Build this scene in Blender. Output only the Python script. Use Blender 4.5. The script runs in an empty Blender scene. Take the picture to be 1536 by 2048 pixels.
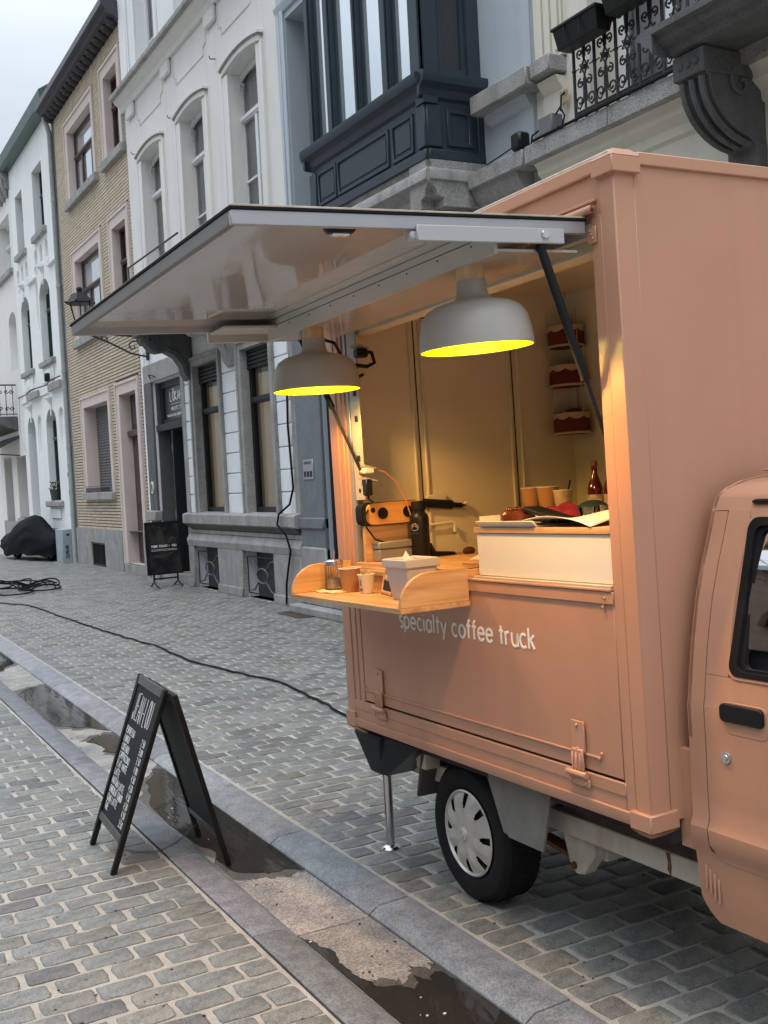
import bpy, math, random
from mathutils import Vector, Matrix
import numpy as np
random.seed(7)
PI=math.pi; RAD=math.radians
sc=bpy.context.scene
COL=sc.collection
# ------------------------------------------------------------------ camera
yaw,pit,rol=RAD(28.5135),RAD(-1.9386),RAD(3.0156)
Fv=Vector((math.sin(yaw)*math.cos(pit),math.cos(yaw)*math.cos(pit),math.sin(pit)))
R0=Vector((math.cos(yaw),-math.sin(yaw),0)); U0=R0.cross(Fv)
Rv=math.cos(rol)*R0-math.sin(rol)*U0; Uv=math.sin(rol)*R0+math.cos(rol)*U0
cam=bpy.data.cameras.new('camera'); co=bpy.data.objects.new('camera',cam); COL.objects.link(co)
co.matrix_world=Matrix(((Rv.x,Uv.x,-Fv.x,0),(Rv.y,Uv.y,-Fv.y,0),(Rv.z,Uv.z,-Fv.z,1.6),(0,0,0,1)))
cam.sensor_fit='VERTICAL'; cam.sensor_height=24; cam.lens=2154.6/2048*24
cam.clip_start=.05; cam.clip_end=600
sc.camera=co
# ------------------------------------------------------------------ sky, sun, exposure
SUN_EL,SUN_AZ=RAD(68),RAD(235)      # soft light from the open side of the street, behind the camera
w=bpy.data.worlds.new('World'); sc.world=w; w.use_nodes=True
nt=w.node_tree; nt.nodes.clear()
out=nt.nodes.new('ShaderNodeOutputWorld'); bg=nt.nodes.new('ShaderNodeBackground')
sky=nt.nodes.new('ShaderNodeTexSky'); sky.sky_type='NISHITA'; sky.sun_disc=False
sky.sun_elevation=SUN_EL; sky.sun_rotation=SUN_AZ; sky.air_density=1.2; sky.dust_density=4
hs=nt.nodes.new('ShaderNodeHueSaturation'); hs.inputs['Saturation'].default_value=.25
tc=nt.nodes.new('ShaderNodeTexCoord'); mp=nt.nodes.new('ShaderNodeMapping'); mp.inputs['Scale'].default_value=(1,1,3)
nz=nt.nodes.new('ShaderNodeTexNoise'); nz.inputs['Scale'].default_value=2.2; nz.inputs['Detail'].default_value=5
cr=nt.nodes.new('ShaderNodeValToRGB'); cr.color_ramp.elements[0].position=.35; cr.color_ramp.elements[0].color=(6.0,6.9,8.0,1)
cr.color_ramp.elements[1].position=.68; cr.color_ramp.elements[1].color=(8.0,8.6,9.4,1)
mx=nt.nodes.new('ShaderNodeMixRGB'); mx.inputs[0].default_value=.86
L=nt.links
L.new(sky.outputs[0],hs.inputs['Color']); L.new(tc.outputs['Generated'],mp.inputs[0]); L.new(mp.outputs[0],nz.inputs['Vector'])
L.new(nz.outputs['Fac'],cr.inputs[0]); L.new(hs.outputs[0],mx.inputs[1]); L.new(cr.outputs[0],mx.inputs[2])
sx_=nt.nodes.new('ShaderNodeSeparateXYZ'); L.new(tc.outputs['Generated'],sx_.inputs[0])
mr=nt.nodes.new('ShaderNodeMapRange'); mr.inputs['From Min'].default_value=0; mr.inputs['From Max'].default_value=1; mr.inputs['To Min'].default_value=.30; mr.inputs['To Max'].default_value=2.0
pw=nt.nodes.new('ShaderNodeMath'); pw.operation='POWER'; pw.use_clamp=True; pw.inputs[1].default_value=1.5; L.new(sx_.outputs['Z'],pw.inputs[0]); L.new(pw.outputs[0],mr.inputs[0]); vm=nt.nodes.new('ShaderNodeVectorMath'); vm.operation='SCALE'; L.new(mx.outputs[0],vm.inputs[0]); L.new(mr.outputs[0],vm.inputs['Scale'])
L.new(vm.outputs[0],bg.inputs['Color']); bg.inputs['Strength'].default_value=.125; L.new(bg.outputs[0],out.inputs[0])
sl=bpy.data.lights.new('sun','SUN'); sl.energy=.55; sl.angle=RAD(35); sl.color=(1,.97,.93)
so=bpy.data.objects.new('sun',sl); COL.objects.link(so)
sd=Vector((-math.sin(RAD(35))*math.cos(SUN_EL)*1.0,-math.cos(RAD(35))*math.cos(SUN_EL),math.sin(SUN_EL)))
so.rotation_euler=sd.to_track_quat('Z','Y').to_euler()
sky.sun_rotation=math.atan2(sd.x,sd.y)
sc.view_settings.view_transform='Standard'; sc.view_settings.look='None'; sc.view_settings.gamma=1
sc.view_settings.exposure=0.56; sc.view_settings.use_curve_mapping=False
sc.cycles.max_bounces=8; sc.cycles.diffuse_bounces=4; sc.cycles.transparent_max_bounces=12
try: sc.cycles.use_denoising=True
except Exception: pass

# ------------------------------------------------------------------ materials
MATS={}
def M(name,col,rough=.6,metal=0.,var=.10,vs=2.5,bump=0.,bs=60.,spec=.5,coat=0.,streak=0.,streakcol=None,emit=None,estr=0.,speck=0.,attr=None,stretch=(1,1,1),rvar=0.):
    if name in MATS: return MATS[name]
    m=bpy.data.materials.new(name); m.use_nodes=True; n=m.node_tree.nodes; l=m.node_tree.links
    b=n['Principled BSDF']; b.inputs['Roughness'].default_value=rough; b.inputs['Metallic'].default_value=metal
    b.inputs['Specular IOR Level'].default_value=spec
    if coat: b.inputs['Coat Weight'].default_value=coat; b.inputs['Coat Roughness'].default_value=.05
    t=n.new('ShaderNodeTexCoord'); mp=n.new('ShaderNodeMapping'); mp.inputs['Scale'].default_value=stretch
    l.new(t.outputs['Object'],mp.inputs[0])
    nz=n.new('ShaderNodeTexNoise'); nz.inputs['Scale'].default_value=vs; nz.inputs['Detail'].default_value=6; nz.inputs['Roughness'].default_value=.62
    l.new(mp.outputs[0],nz.inputs['Vector'])
    r=n.new('ShaderNodeValToRGB'); e=r.color_ramp.elements
    c=Vector(col[:3]); e[0].position=.3; e[1].position=.7
    e[0].color=(*(c*(1-var)),1); e[1].color=(*(c*(1+var)),1)
    l.new(nz.outputs['Fac'],r.inputs[0]); src=r.outputs[0]
    if attr:
        a=n.new('ShaderNodeAttribute'); a.attribute_name=attr
        mm=n.new('ShaderNodeMixRGB'); mm.blend_type='MULTIPLY'; mm.inputs[0].default_value=1
        l.new(src,mm.inputs[1]); l.new(a.outputs['Color'],mm.inputs[2]); src=mm.outputs[0]
    if streak:
        ms=n.new('ShaderNodeMapping'); ms.inputs['Scale'].default_value=(5,5,.35); l.new(t.outputs['Object'],ms.inputs[0])
        ns=n.new('ShaderNodeTexNoise'); ns.inputs['Scale'].default_value=1.6; ns.inputs['Detail'].default_value=7; l.new(ms.outputs[0],ns.inputs['Vector'])
        rs=n.new('ShaderNodeValToRGB'); rs.color_ramp.elements[0].position=.5; rs.color_ramp.elements[1].position=.75
        rs.color_ramp.elements[0].color=(0,0,0,1); rs.color_ramp.elements[1].color=(streak,streak,streak,1)
        l.new(ns.outputs['Fac'],rs.inputs[0])
        mm=n.new('ShaderNodeMixRGB'); l.new(rs.outputs[0],mm.inputs[0]); l.new(src,mm.inputs[1])
        mm.inputs[2].default_value=(*(streakcol or tuple(c*.4)),1); src=mm.outputs[0]
    if speck:
        nk=n.new('ShaderNodeTexNoise'); nk.inputs['Scale'].default_value=bs*2; nk.inputs['Detail'].default_value=3; l.new(t.outputs['Object'],nk.inputs['Vector'])
        rk=n.new('ShaderNodeMapRange'); rk.inputs['From Min'].default_value=.36; rk.inputs['From Max'].default_value=.64; l.new(nk.outputs['Fac'],rk.inputs[0]); mm=n.new('ShaderNodeMixRGB'); mm.blend_type='OVERLAY'; mm.inputs[0].default_value=speck; l.new(src,mm.inputs[1]); l.new(rk.outputs[0],mm.inputs[2]); src=mm.outputs[0]
    l.new(src,b.inputs['Base Color'])
    if rvar:
        mr=n.new('ShaderNodeMapRange'); mr.inputs['To Min'].default_value=max(0.02,rough-rvar); mr.inputs['To Max'].default_value=min(1,rough+rvar)
        l.new(nz.outputs['Fac'],mr.inputs[0]); l.new(mr.outputs[0],b.inputs['Roughness'])
    if bump:
        nb=n.new('ShaderNodeTexNoise'); nb.inputs['Scale'].default_value=bs; nb.inputs['Detail'].default_value=5; l.new(t.outputs['Object'],nb.inputs['Vector'])
        bp=n.new('ShaderNodeBump'); bp.inputs['Strength'].default_value=bump; bp.inputs['Distance'].default_value=.004
        l.new(nb.outputs['Fac'],bp.inputs['Height']); l.new(bp.outputs[0],b.inputs['Normal'])
    if emit: b.inputs['Emission Color'].default_value=(*emit,1); b.inputs['Emission Strength'].default_value=estr
    MATS[name]=m; return m
def wood(name,col,dark,scale=18,axis=1):
    if name in MATS: return MATS[name]
    m=bpy.data.materials.new(name); m.use_nodes=True; n=m.node_tree.nodes; l=m.node_tree.links; b=n['Principled BSDF']; b.inputs['Roughness'].default_value=.45
    t=n.new('ShaderNodeTexCoord'); mp=n.new('ShaderNodeMapping'); s=[scale,scale,scale]; s[axis]=scale*.07; mp.inputs['Scale'].default_value=s
    nz=n.new('ShaderNodeTexNoise'); nz.inputs['Scale'].default_value=2.2; nz.inputs['Detail'].default_value=8; nz.inputs['Distortion'].default_value=.6
    r=n.new('ShaderNodeValToRGB'); r.color_ramp.elements[0].position=.34; r.color_ramp.elements[1].position=.6
    r.color_ramp.elements[0].color=(*dark,1); r.color_ramp.elements[1].color=(*col,1)
    l.new(t.outputs['Object'],mp.inputs[0]); l.new(mp.outputs[0],nz.inputs['Vector']); l.new(nz.outputs['Fac'],r.inputs[0]); l.new(r.outputs[0],b.inputs['Base Color'])
    MATS[name]=m; return m
def glass(name,tint=(.02,.025,.03),refl=.5,trans=.0,rough=.02):
    """window pane: mirror-like coat over a dark (trans=0) or see-through body"""
    if name in MATS: return MATS[name]
    m=bpy.data.materials.new(name); m.use_nodes=True; n=m.node_tree.nodes; l=m.node_tree.links; b=n['Principled BSDF']
    b.inputs['Base Color'].default_value=(*tint,1); b.inputs['Roughness'].default_value=rough; b.inputs['IOR'].default_value=1.5
    b.inputs['Specular IOR Level'].default_value=refl
    if trans:
        tr=n.new('ShaderNodeBsdfTransparent'); mix=n.new('ShaderNodeMixShader'); fr=n.new('ShaderNodeFresnel'); fr.inputs[0].default_value=1.5
        gl=n.new('ShaderNodeBsdfGlossy'); gl.inputs['Roughness'].default_value=rough
        mix2=n.new('ShaderNodeMixShader'); l.new(fr.outputs[0],mix.inputs[0]); l.new(tr.outputs[0],mix.inputs[1]); l.new(gl.outputs[0],mix.inputs[2])
        tr.inputs[0].default_value=(trans,trans,trans,1)
        l.new(mix.outputs[0],n['Material Output'].inputs[0])
    MATS[name]=m; return m

PINK=M('pink paint',(.505,.263,.166),.36,var=.05,vs=2.2,bump=.12,bs=260,streak=.32,streakcol=(.40,.205,.13),rvar=.06)
PINKD=M('pink paint fittings',(.53,.285,.185),.45,var=.08,vs=20)
CREAMIN=M('cream lining',(.66,.60,.45),.4,var=.04)
WHITEP=M('white panel',(.70,.67,.60),.35,var=.02)
AWN=M('awning underside',(.50,.465,.43),.045,var=.05,vs=3,bump=.3,bs=4.5,spec=.8,coat=.6)
ALU=M('aluminium rail',(.40,.40,.41),.4,metal=.5,var=.06,vs=8)
GREYM=M('grey painted metal',(.42,.43,.43),.45,var=.04)
BLACKR=M('black rubber',(.010,.010,.011),.7,var=.3,vs=12,bump=.1,bs=80,spec=.15)
BLACKP=M('black plastic',(.009,.010,.011),.4,var=.1,spec=.25)
BLACKM=M('black metal strut',(.010,.012,.013),.5,var=.1,spec=.25)
DARKIN=M('dark void',(.012,.012,.013),.8)
TYRE=M('tyre rubber',(.013,.013,.014),.8,var=.25,vs=9,bump=.3,bs=120,spec=.2)
HUBC=M('hubcap silver',(.55,.53,.49),.35,metal=.35,var=.12,vs=14,streak=.2,streakcol=(.28,.22,.16))
CHAS=M('dirty cream chassis',(.55,.51,.43),.6,var=.16,vs=9,streak=.45,streakcol=(.17,.1,.055),bump=.1)
RUST=M('rust',(.14,.055,.022),.85,var=.35,vs=30)
MUD=M('grey mudguard',(.2,.195,.18),.65,var=.2,vs=10,bump=.1)
CHROME=M('chrome',(.65,.65,.66),.18,metal=1,var=.04)
OAK=wood('oak board',(.60,.36,.17),(.40,.21,.09),16,1)
OAKX=wood('oak board cross',(.60,.37,.18),(.42,.23,.1),16,0)
OAKE=wood('plywood edge',(.50,.36,.21),(.36,.24,.13),30,1)
BEECH=wood('beech cap',(.70,.46,.25),(.55,.35,.18),20,2)
BAMB=wood('bamboo front',(.62,.33,.1),(.48,.22,.06),14,0)
LAMPS=M('lamp shade taupe',(.40,.375,.335),.42,var=.05,vs=6)
LIMEIN=M('lamp inner yellow',(.78,.93,.012),.5,var=.02)
BULB=M('bulb',(1,.8,.3),emit=(1,.72,.2),estr=5)
WHITE=M('white lettering',(.9,.89,.88),.5,var=.02)
CHALK=M('chalk',(.85,.85,.83),.9,var=.1,vs=200)
SLATE=M('chalkboard',(.014,.015,.017),.6,var=.25,vs=8,spec=.25)
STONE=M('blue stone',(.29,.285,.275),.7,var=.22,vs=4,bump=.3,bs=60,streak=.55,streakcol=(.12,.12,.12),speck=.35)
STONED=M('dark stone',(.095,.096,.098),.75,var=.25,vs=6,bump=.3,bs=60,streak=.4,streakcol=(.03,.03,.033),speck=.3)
STONEB=M('slate grey painted pilaster',(.145,.16,.175),.6,var=.15,vs=4,bump=.2,bs=50,speck=.2)
KERB=M('kerb stone',(.185,.19,.205),.5,var=.32,vs=11,bump=.4,bs=70,streak=0,speck=.32,attr='tone')
GUT=M('gutter slab',(.27,.25,.22),.6,var=.38,vs=7,bump=.4,bs=55,speck=.4,attr='tone')
SETT=M('sett',(.175,.177,.170),.5,var=.30,vs=22,bump=.6,bs=150,speck=.45,attr='tone',rvar=.1)
SAND=M('joint sand',(.37,.345,.305),.9,var=.2,vs=9,bump=.8,bs=220,speck=.6)
WALLW=M('white render',(.74,.76,.76),.8,var=.05,vs=1.2,bump=.15,bs=50,streak=.15,streakcol=(.45,.45,.43))
WALLC=M('cream white render',(.68,.68,.655),.8,var=.05,vs=1.1,bump=.15,bs=50,streak=.17,streakcol=(.40,.39,.36))
WALLB=M('pale blue render',(.42,.475,.52),.75,var=.04,vs=1.5,bump=.12,bs=50,streak=.15,streakcol=(.28,.31,.34))
WALLY=M('ivory render',(.66,.63,.545),.75,var=.05,vs=1.6,bump=.12,bs=40,streak=.2,streakcol=(.4,.37,.3))
BLOCKW=M('white painted block',(.72,.745,.77),.7,var=.06,vs=3,bump=.12,bs=40,streak=.25,streakcol=(.42,.42,.42))
BRICK=M('tan brick course',(.50,.435,.35),.8,var=.08,vs=2.2,bump=.5,bs=60,stretch=(1,2.4,6),speck=.25)
MORT=M('dark joint',(.13,.10,.07),.9,var=.2)
TRIMP=M('pale pink stone surround',(.58,.50,.46),.7,var=.06,vs=3,streak=.2,streakcol=(.4,.33,.29))
BROWN=M('brown frame',(.055,.028,.024),.5,var=.2,vs=6)
WHITEF=M('white window frame',(.68,.70,.72),.4,var=.03)
NAVY=M('navy painted wood',(.030,.043,.058),.45,var=.16,vs=5,bump=.08,bs=90,rvar=.08,spec=.3)
GREEN=M('green painted eave',(.028,.075,.07),.4,var=.15)
EAVE=M('dark eave',(.036,.033,.045),.6,var=.3,vs=4)
IRON=M('wrought iron',(.014,.014,.016),.5,var=.2,vs=20)
CURT=M('net curtain',(.5,.5,.49),.9,var=.25,vs=3,stretch=(1,14,.4))
PIPEM=M('zinc pipe',(.34,.37,.37),.5,var=.1,vs=8)
GLD=glass('dark glass',(.03,.034,.038),.6)
GLS=glass('sky glass',(.72,.78,.82),1.0)
GLS.node_tree.nodes['Principled BSDF'].inputs['Metallic'].default_value=.75
GLT=glass('clear glass',trans=.97)
GLC=glass('cab glass',trans=.10)

# ------------------------------------------------------------------ mesh helpers
ORG={}
def tag(o,label=None,cat=None,group=None,kind=None):
    if label: o['label']=label
    if cat: o['category']=cat
    if group: o['group']=group
    if kind: o['kind']=kind
    return o
def empty(name,loc,label,cat,group=None,mat=None):
    o=bpy.data.objects.new(name,None); COL.objects.link(o); o.empty_display_size=.1
    if mat is not None: o.matrix_world=mat; ORG[o.name]=Vector((0,0,0))
    else: o.location=loc; ORG[o.name]=Vector(loc)
    return tag(o,label,cat,group)
class MB:
    def __init__(s): s.v=[]; s.f=[]
    def add(s,vs,fs):
        b=len(s.v); s.v+= [tuple(p) for p in vs]; s.f+=[tuple(i+b for i in f) for f in fs]; return s
    def box(s,x0,x1,y0,y1,z0,z1):
        if x0>x1:x0,x1=x1,x0
        if y0>y1:y0,y1=y1,y0
        if z0>z1:z0,z1=z1,z0
        return s.add([(x0,y0,z0),(x1,y0,z0),(x1,y1,z0),(x0,y1,z0),(x0,y0,z1),(x1,y0,z1),(x1,y1,z1),(x0,y1,z1)],
              [(0,3,2,1),(4,5,6,7),(0,1,5,4),(1,2,6,5),(2,3,7,6),(3,0,4,7)])
    def prism(s,pts,ax,a0,a1):
        """polygon pts in the two other axes (order x,y / x,z / y,z) extruded along axis ax"""
        n=len(pts)
        def P(p,a):
            return {0:(a,p[0],p[1]),1:(p[0],a,p[1]),2:(p[0],p[1],a)}[ax]
        vs=[P(p,a0) for p in pts]+[P(p,a1) for p in pts]
        ar=sum(pts[i][0]*pts[(i+1)%n][1]-pts[(i+1)%n][0]*pts[i][1] for i in range(n))
        flip=(ar<0)!=(a1<a0)
        if ax==1: flip=not flip
        fs=[tuple(range(n))[::-1],tuple(range(n,2*n))]+[(i,(i+1)%n,(i+1)%n+n,i+n) for i in range(n)]
        if flip: fs=[f[::-1] for f in fs]
        return s.add(vs,fs)
    def ring(s,ax,outer,inner,a0,a1):
        """frame between two outlines with the same number of points"""
        n=len(outer)
        def P(p,a): return {0:(a,p[0],p[1]),1:(p[0],a,p[1]),2:(p[0],p[1],a)}[ax]
        vs=[P(p,a0) for p in outer]+[P(p,a0) for p in inner]+[P(p,a1) for p in outer]+[P(p,a1) for p in inner]
        fs=[]
        for i in range(n):
            j=(i+1)%n
            fs+=[(i,j,n+j,n+i),(2*n+i,3*n+i,3*n+j,2*n+j),(i,2*n+i,2*n+j,j),(n+i,n+j,3*n+j,3*n+i)]
        return s.add(vs,fs)
    def tube(s,path,r,n=8,squash=None,cap=True):
        path=[Vector(p) for p in path]; m=len(path); vs=[]; up=None
        rs=r if isinstance(r,(list,tuple)) else [r]*m
        for i,p in enumerate(path):
            d=(path[min(i+1,m-1)]-path[max(i-1,0)])
            if d.length<1e-9: d=Vector((0,0,1))
            d.normalize()
            if up is None:
                up=Vector((0,0,1)) if abs(d.z)<.9 else Vector((1,0,0))
                if squash is not None: up=Vector(squash[0])
            if squash is not None: a=Vector(squash[0])
            else: a=up
            a=(a-d*a.dot(d)); a.normalize(); b=d.cross(a); up=a
            k=squash[1] if squash is not None else 1
            for j in range(n):
                t=2*PI*(j+.5)/n; vs.append(p+a*(math.cos(t)*rs[i]*k)+b*(math.sin(t)*rs[i]))
        fs=[]
        for i in range(m-1):
            for j in range(n):
                fs.append((i*n+j,i*n+(j+1)%n,(i+1)*n+(j+1)%n,(i+1)*n+j))
        if cap: fs+=[tuple(range(n))[::-1],tuple(range((m-1)*n,m*n))]
        return s.add(vs,fs)
    def lathe(s,prof,c=(0,0,0),n=32,ax=2,close=False,cap=True):
        vs=[];m=len(prof)
        for (r,h) in prof:
            for j in range(n):
                t=2*PI*j/n; a,b=r*math.cos(t),r*math.sin(t)
                p={2:(a,b,h),0:(h,a,b),1:(b,h,a)}[ax]
                vs.append((p[0]+c[0],p[1]+c[1],p[2]+c[2]))
        fs=[]
        for i in range(m-1 if not close else m):
            i2=(i+1)%m
            for j in range(n):
                fs.append((i*n+j,i*n+(j+1)%n,i2*n+(j+1)%n,i2*n+j))
        if not close and cap:
            if prof[0][0]>1e-6: fs.append(tuple(range(n))[::-1])
            if prof[-1][0]>1e-6: fs.append(tuple(range((m-1)*n,m*n)))
        return s.add(vs,fs)
    def ball(s,c,r,n=12,k=8,sc=(1,1,1)):
        prof=[(math.sin(PI*i/k)*r,-math.cos(PI*i/k)*r) for i in range(k+1)]
        prof[0]=(0,-r);prof[-1]=(0,r); b=MB().lathe(prof,(0,0,0),n)
        return s.add([(v[0]*sc[0]+c[0],v[1]*sc[1]+c[1],v[2]*sc[2]+c[2]) for v in b.v],b.f)
    def xf(s,mat):
        s.v=[tuple(mat@Vector(p)) for p in s.v]; return s
    def build(s,name,mat,parent=None,bevel=0.,smooth=35,label=None,cat=None,group=None,kind=None,org=None,tone=None,seg=1):
        me=bpy.data.meshes.new(name)
        o0=org if org is not None else (ORG.get(parent.name,Vector((0,0,0))) if parent else Vector((0,0,0)))
        me.from_pydata([(x-o0[0],y-o0[1],z-o0[2]) for x,y,z in s.v],[],s.f); me.validate(); 
        me.materials.append(mat)
        if smooth:
            me.shade_smooth(); me.set_sharp_from_angle(angle=RAD(smooth))
        if tone is not None:
            a=me.color_attributes.new('tone','FLOAT_COLOR','POINT')
            arr=np.ones((len(me.vertices),4),dtype=np.float32); arr[:,:3]=np.asarray(tone); a.data.foreach_set('color',arr.ravel())
        o=bpy.data.objects.new(name,me); COL.objects.link(o)
        if parent: o.parent=parent; ORG[o.name]=o0
        else:
            o.location=o0; ORG[o.name]=Vector(o0)
        if bevel:
            b=o.modifiers.new('bevel','BEVEL'); b.width=bevel; b.segments=seg; b.limit_method='ANGLE'; b.angle_limit=RAD(40)
        return tag(o,label,cat,group,kind)
def thing(mb,name,mat,loc,label,cat,group=None,mw=None,**k):
    """one-mesh top-level thing whose vertices are local to its base"""
    o=mb.build(name,mat,None,label=label,cat=cat,group=group,**k)
    if mw is not None: o.matrix_world=mw
    else: o.location=loc
    ORG[o.name]=Vector((0,0,0)); return o
def put(mesh_ob,name,parent,loc,rot=(0,0,0),scale=(1,1,1)):
    o=bpy.data.objects.new(name,mesh_ob.data if hasattr(mesh_ob,'data') else mesh_ob); COL.objects.link(o)
    o.parent=parent; o.location=loc; o.rotation_euler=rot; o.scale=scale; return o

# stroke letters -----------------------------------------------------------------
def arc(cx,cy,rx,ry,a0,a1,n=8):
    return [(cx+rx*math.cos(RAD(a0+(a1-a0)*i/n)),cy+ry*math.sin(RAD(a0+(a1-a0)*i/n))) for i in range(n+1)]
LC={ # lowercase, x-height 1
's':(.62,[arc(.32,.76,.26,.24,50,250,7)+arc(.32,.26,.28,.26,100,-130,8)]),
'p':(.95,[[(.05,1),(.05,-.42)],arc(.46,.5,.42,.5,0,360,18)]),
'e':(.95,[[(.06,.52),(.86,.52)]+arc(.46,.5,.42,.5,0,320,16)]),
'c':(.85,[arc(.46,.5,.42,.5,48,312,14)]),
'i':(.25,[[(.1,0),(.1,1)],[(.1,1.33),(.1,1.36)]]),
'a':(.98,[arc(.46,.5,.42,.5,0,360,18),[(.88,1),(.88,0)]]),
'l':(.25,[[(.1,0),(.1,1.5)]]),
't':(.6,[[(.28,1.38),(.28,0)],[(.03,1),(.55,1)]]),
'y':(.85,[[(.04,1),(.43,0)],[(.82,1),(.25,-.45)]]),
'o':(.98,[arc(.48,.5,.44,.5,0,360,18)]),
'f':(.6,[arc(.47,1.2,.22,.25,80,180,5)+[(.25,0)],[(.03,1),(.52,1)]]),
'r':(.62,[[(.06,1),(.06,0)],arc(.42,.58,.36,.4,175,75,6)]),
'u':(.88,[[(.05,1)]+arc(.43,.42,.38,.42,180,360,9)+[(.81,1)],[(.81,1),(.81,0)]]),
'k':(.8,[[(.06,1.5),(.06,0)],[(.7,1),(.06,.45)],[(.28,.62),(.75,0)]]),' ':(.45,[])}
UC={'A':[[(0,0),(.35,1),(.7,0)],[(.14,.38),(.56,.38)]],'B':[[(0,0),(0,1)]+arc(.12,.76,.36,.24,90,-90,6)+[(.12,.52)]+arc(.14,.26,.42,.26,90,-90,6)+[(0,0)]],'C':[arc(.38,.5,.36,.5,50,310,8)],'D':[[(0,0),(0,1)]+arc(.1,.5,.5,.5,90,-90,7)+[(0,0)]],
'E':[[(.6,1),(0,1),(0,0),(.6,0)],[(0,.52),(.5,.52)]],'F':[[(.6,1),(0,1),(0,0)],[(0,.52),(.5,.52)]],'G':[arc(.38,.5,.36,.5,50,330,8)+[(.69,.45),(.4,.45)]],
'H':[[(0,0),(0,1)],[(.6,0),(.6,1)],[(0,.5),(.6,.5)]],'I':[[(.1,0),(.1,1)]],'J':[[(.45,1),(.45,.25)]+arc(.22,.25,.23,.25,0,-180,5)],
'K':[[(0,0),(0,1)],[(.6,1),(0,.42),(.6,0)]],'L':[[(0,1),(0,0),(.52,0)]],'M':[[(0,0),(.05,1),(.4,.3),(.75,1),(.8,0)]],'N':[[(0,0),(0,1),(.6,0),(.6,1)]],
'O':[arc(.36,.5,.35,.5,0,360,12)],'P':[[(0,0),(0,1)]+arc(.15,.74,.38,.26,90,-90,6)+[(0,.48)]],'R':[[(0,0),(0,1)]+arc(.15,.74,.38,.26,90,-90,6)+[(0,.48)],[(.2,.48),(.6,0)]],
'S':[arc(.3,.75,.27,.25,40,250,6)+arc(.3,.25,.29,.25,90,-140,7)],'T':[[(0,1),(.66,1)],[(.33,1),(.33,0)]],'U':[[(0,1)]+arc(.3,.3,.3,.3,180,360,6)+[(.6,1)]],
'V':[[(0,1),(.32,0),(.64,1)]],'W':[[(0,1),(.2,0),(.42,.8),(.64,0),(.84,1)]],'Y':[[(0,1),(.32,.5),(.64,1)],[(.32,.5),(.32,0)]],
'0':[arc(.3,.5,.28,.5,0,360,10)],'2':[arc(.28,.72,.27,.27,160,-20,6)+[(0,0),(.58,0)]],'3':[arc(.25,.75,.26,.25,140,-90,6)+arc(.25,.25,.3,.26,90,-140,7)],
'4':[[(.42,0),(.42,1),(0,.3),(.6,.3)]],'5':[[(.52,1),(.08,1),(.05,.58)]+arc(.26,.31,.28,.31,100,-140,7)],'.':[[(.08,0),(.1,.05)]],'-':[[(0,.45),(.35,.45)]],
'+':[[(0,.45),(.5,.45)],[(.25,.2),(.25,.7)]],'\u00c9':[[(.6,1),(0,1),(0,0),(.6,0)],[(0,.52),(.5,.52)],[(.25,1.15),(.42,1.35)]],'\u014c':[arc(.36,.5,.35,.5,0,360,12),[(.1,1.22),(.62,1.22)]],' ':[]}
UWID={'I':.2,'.':.2,'-':.45,' ':.45,'M':.9,'W':.95,'T':.75}
def strokes(txt,font='U',size=1.,width=None,track=.16,jit=0.):
    x=0; res=[]
    for ch in txt:
        if font=='L': wd,st=LC[ch]
        else: st=UC[ch]; wd=UWID.get(ch,.68)
        dy=random.uniform(-jit,jit)
        for p in st: res.append([(x+a+random.uniform(-jit,jit)*.4,b+dy+random.uniform(-jit,jit)*.4) for a,b in p])
        x+=wd+track
    tot=x-track; sx=size if width is None else width/tot
    return [[(a*sx,b*size) for a,b in p] for p in res]
def write(mb,st,o,ux,uy,nrm,r,flat=.25):
    o,ux,uy,nrm=map(Vector,(o,ux,uy,nrm))
    for p in st:
        pts=[o+ux*a+uy*b for a,b in p]
        mb.tube(pts,r,8,squash=(nrm,flat))
    return mb

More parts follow.
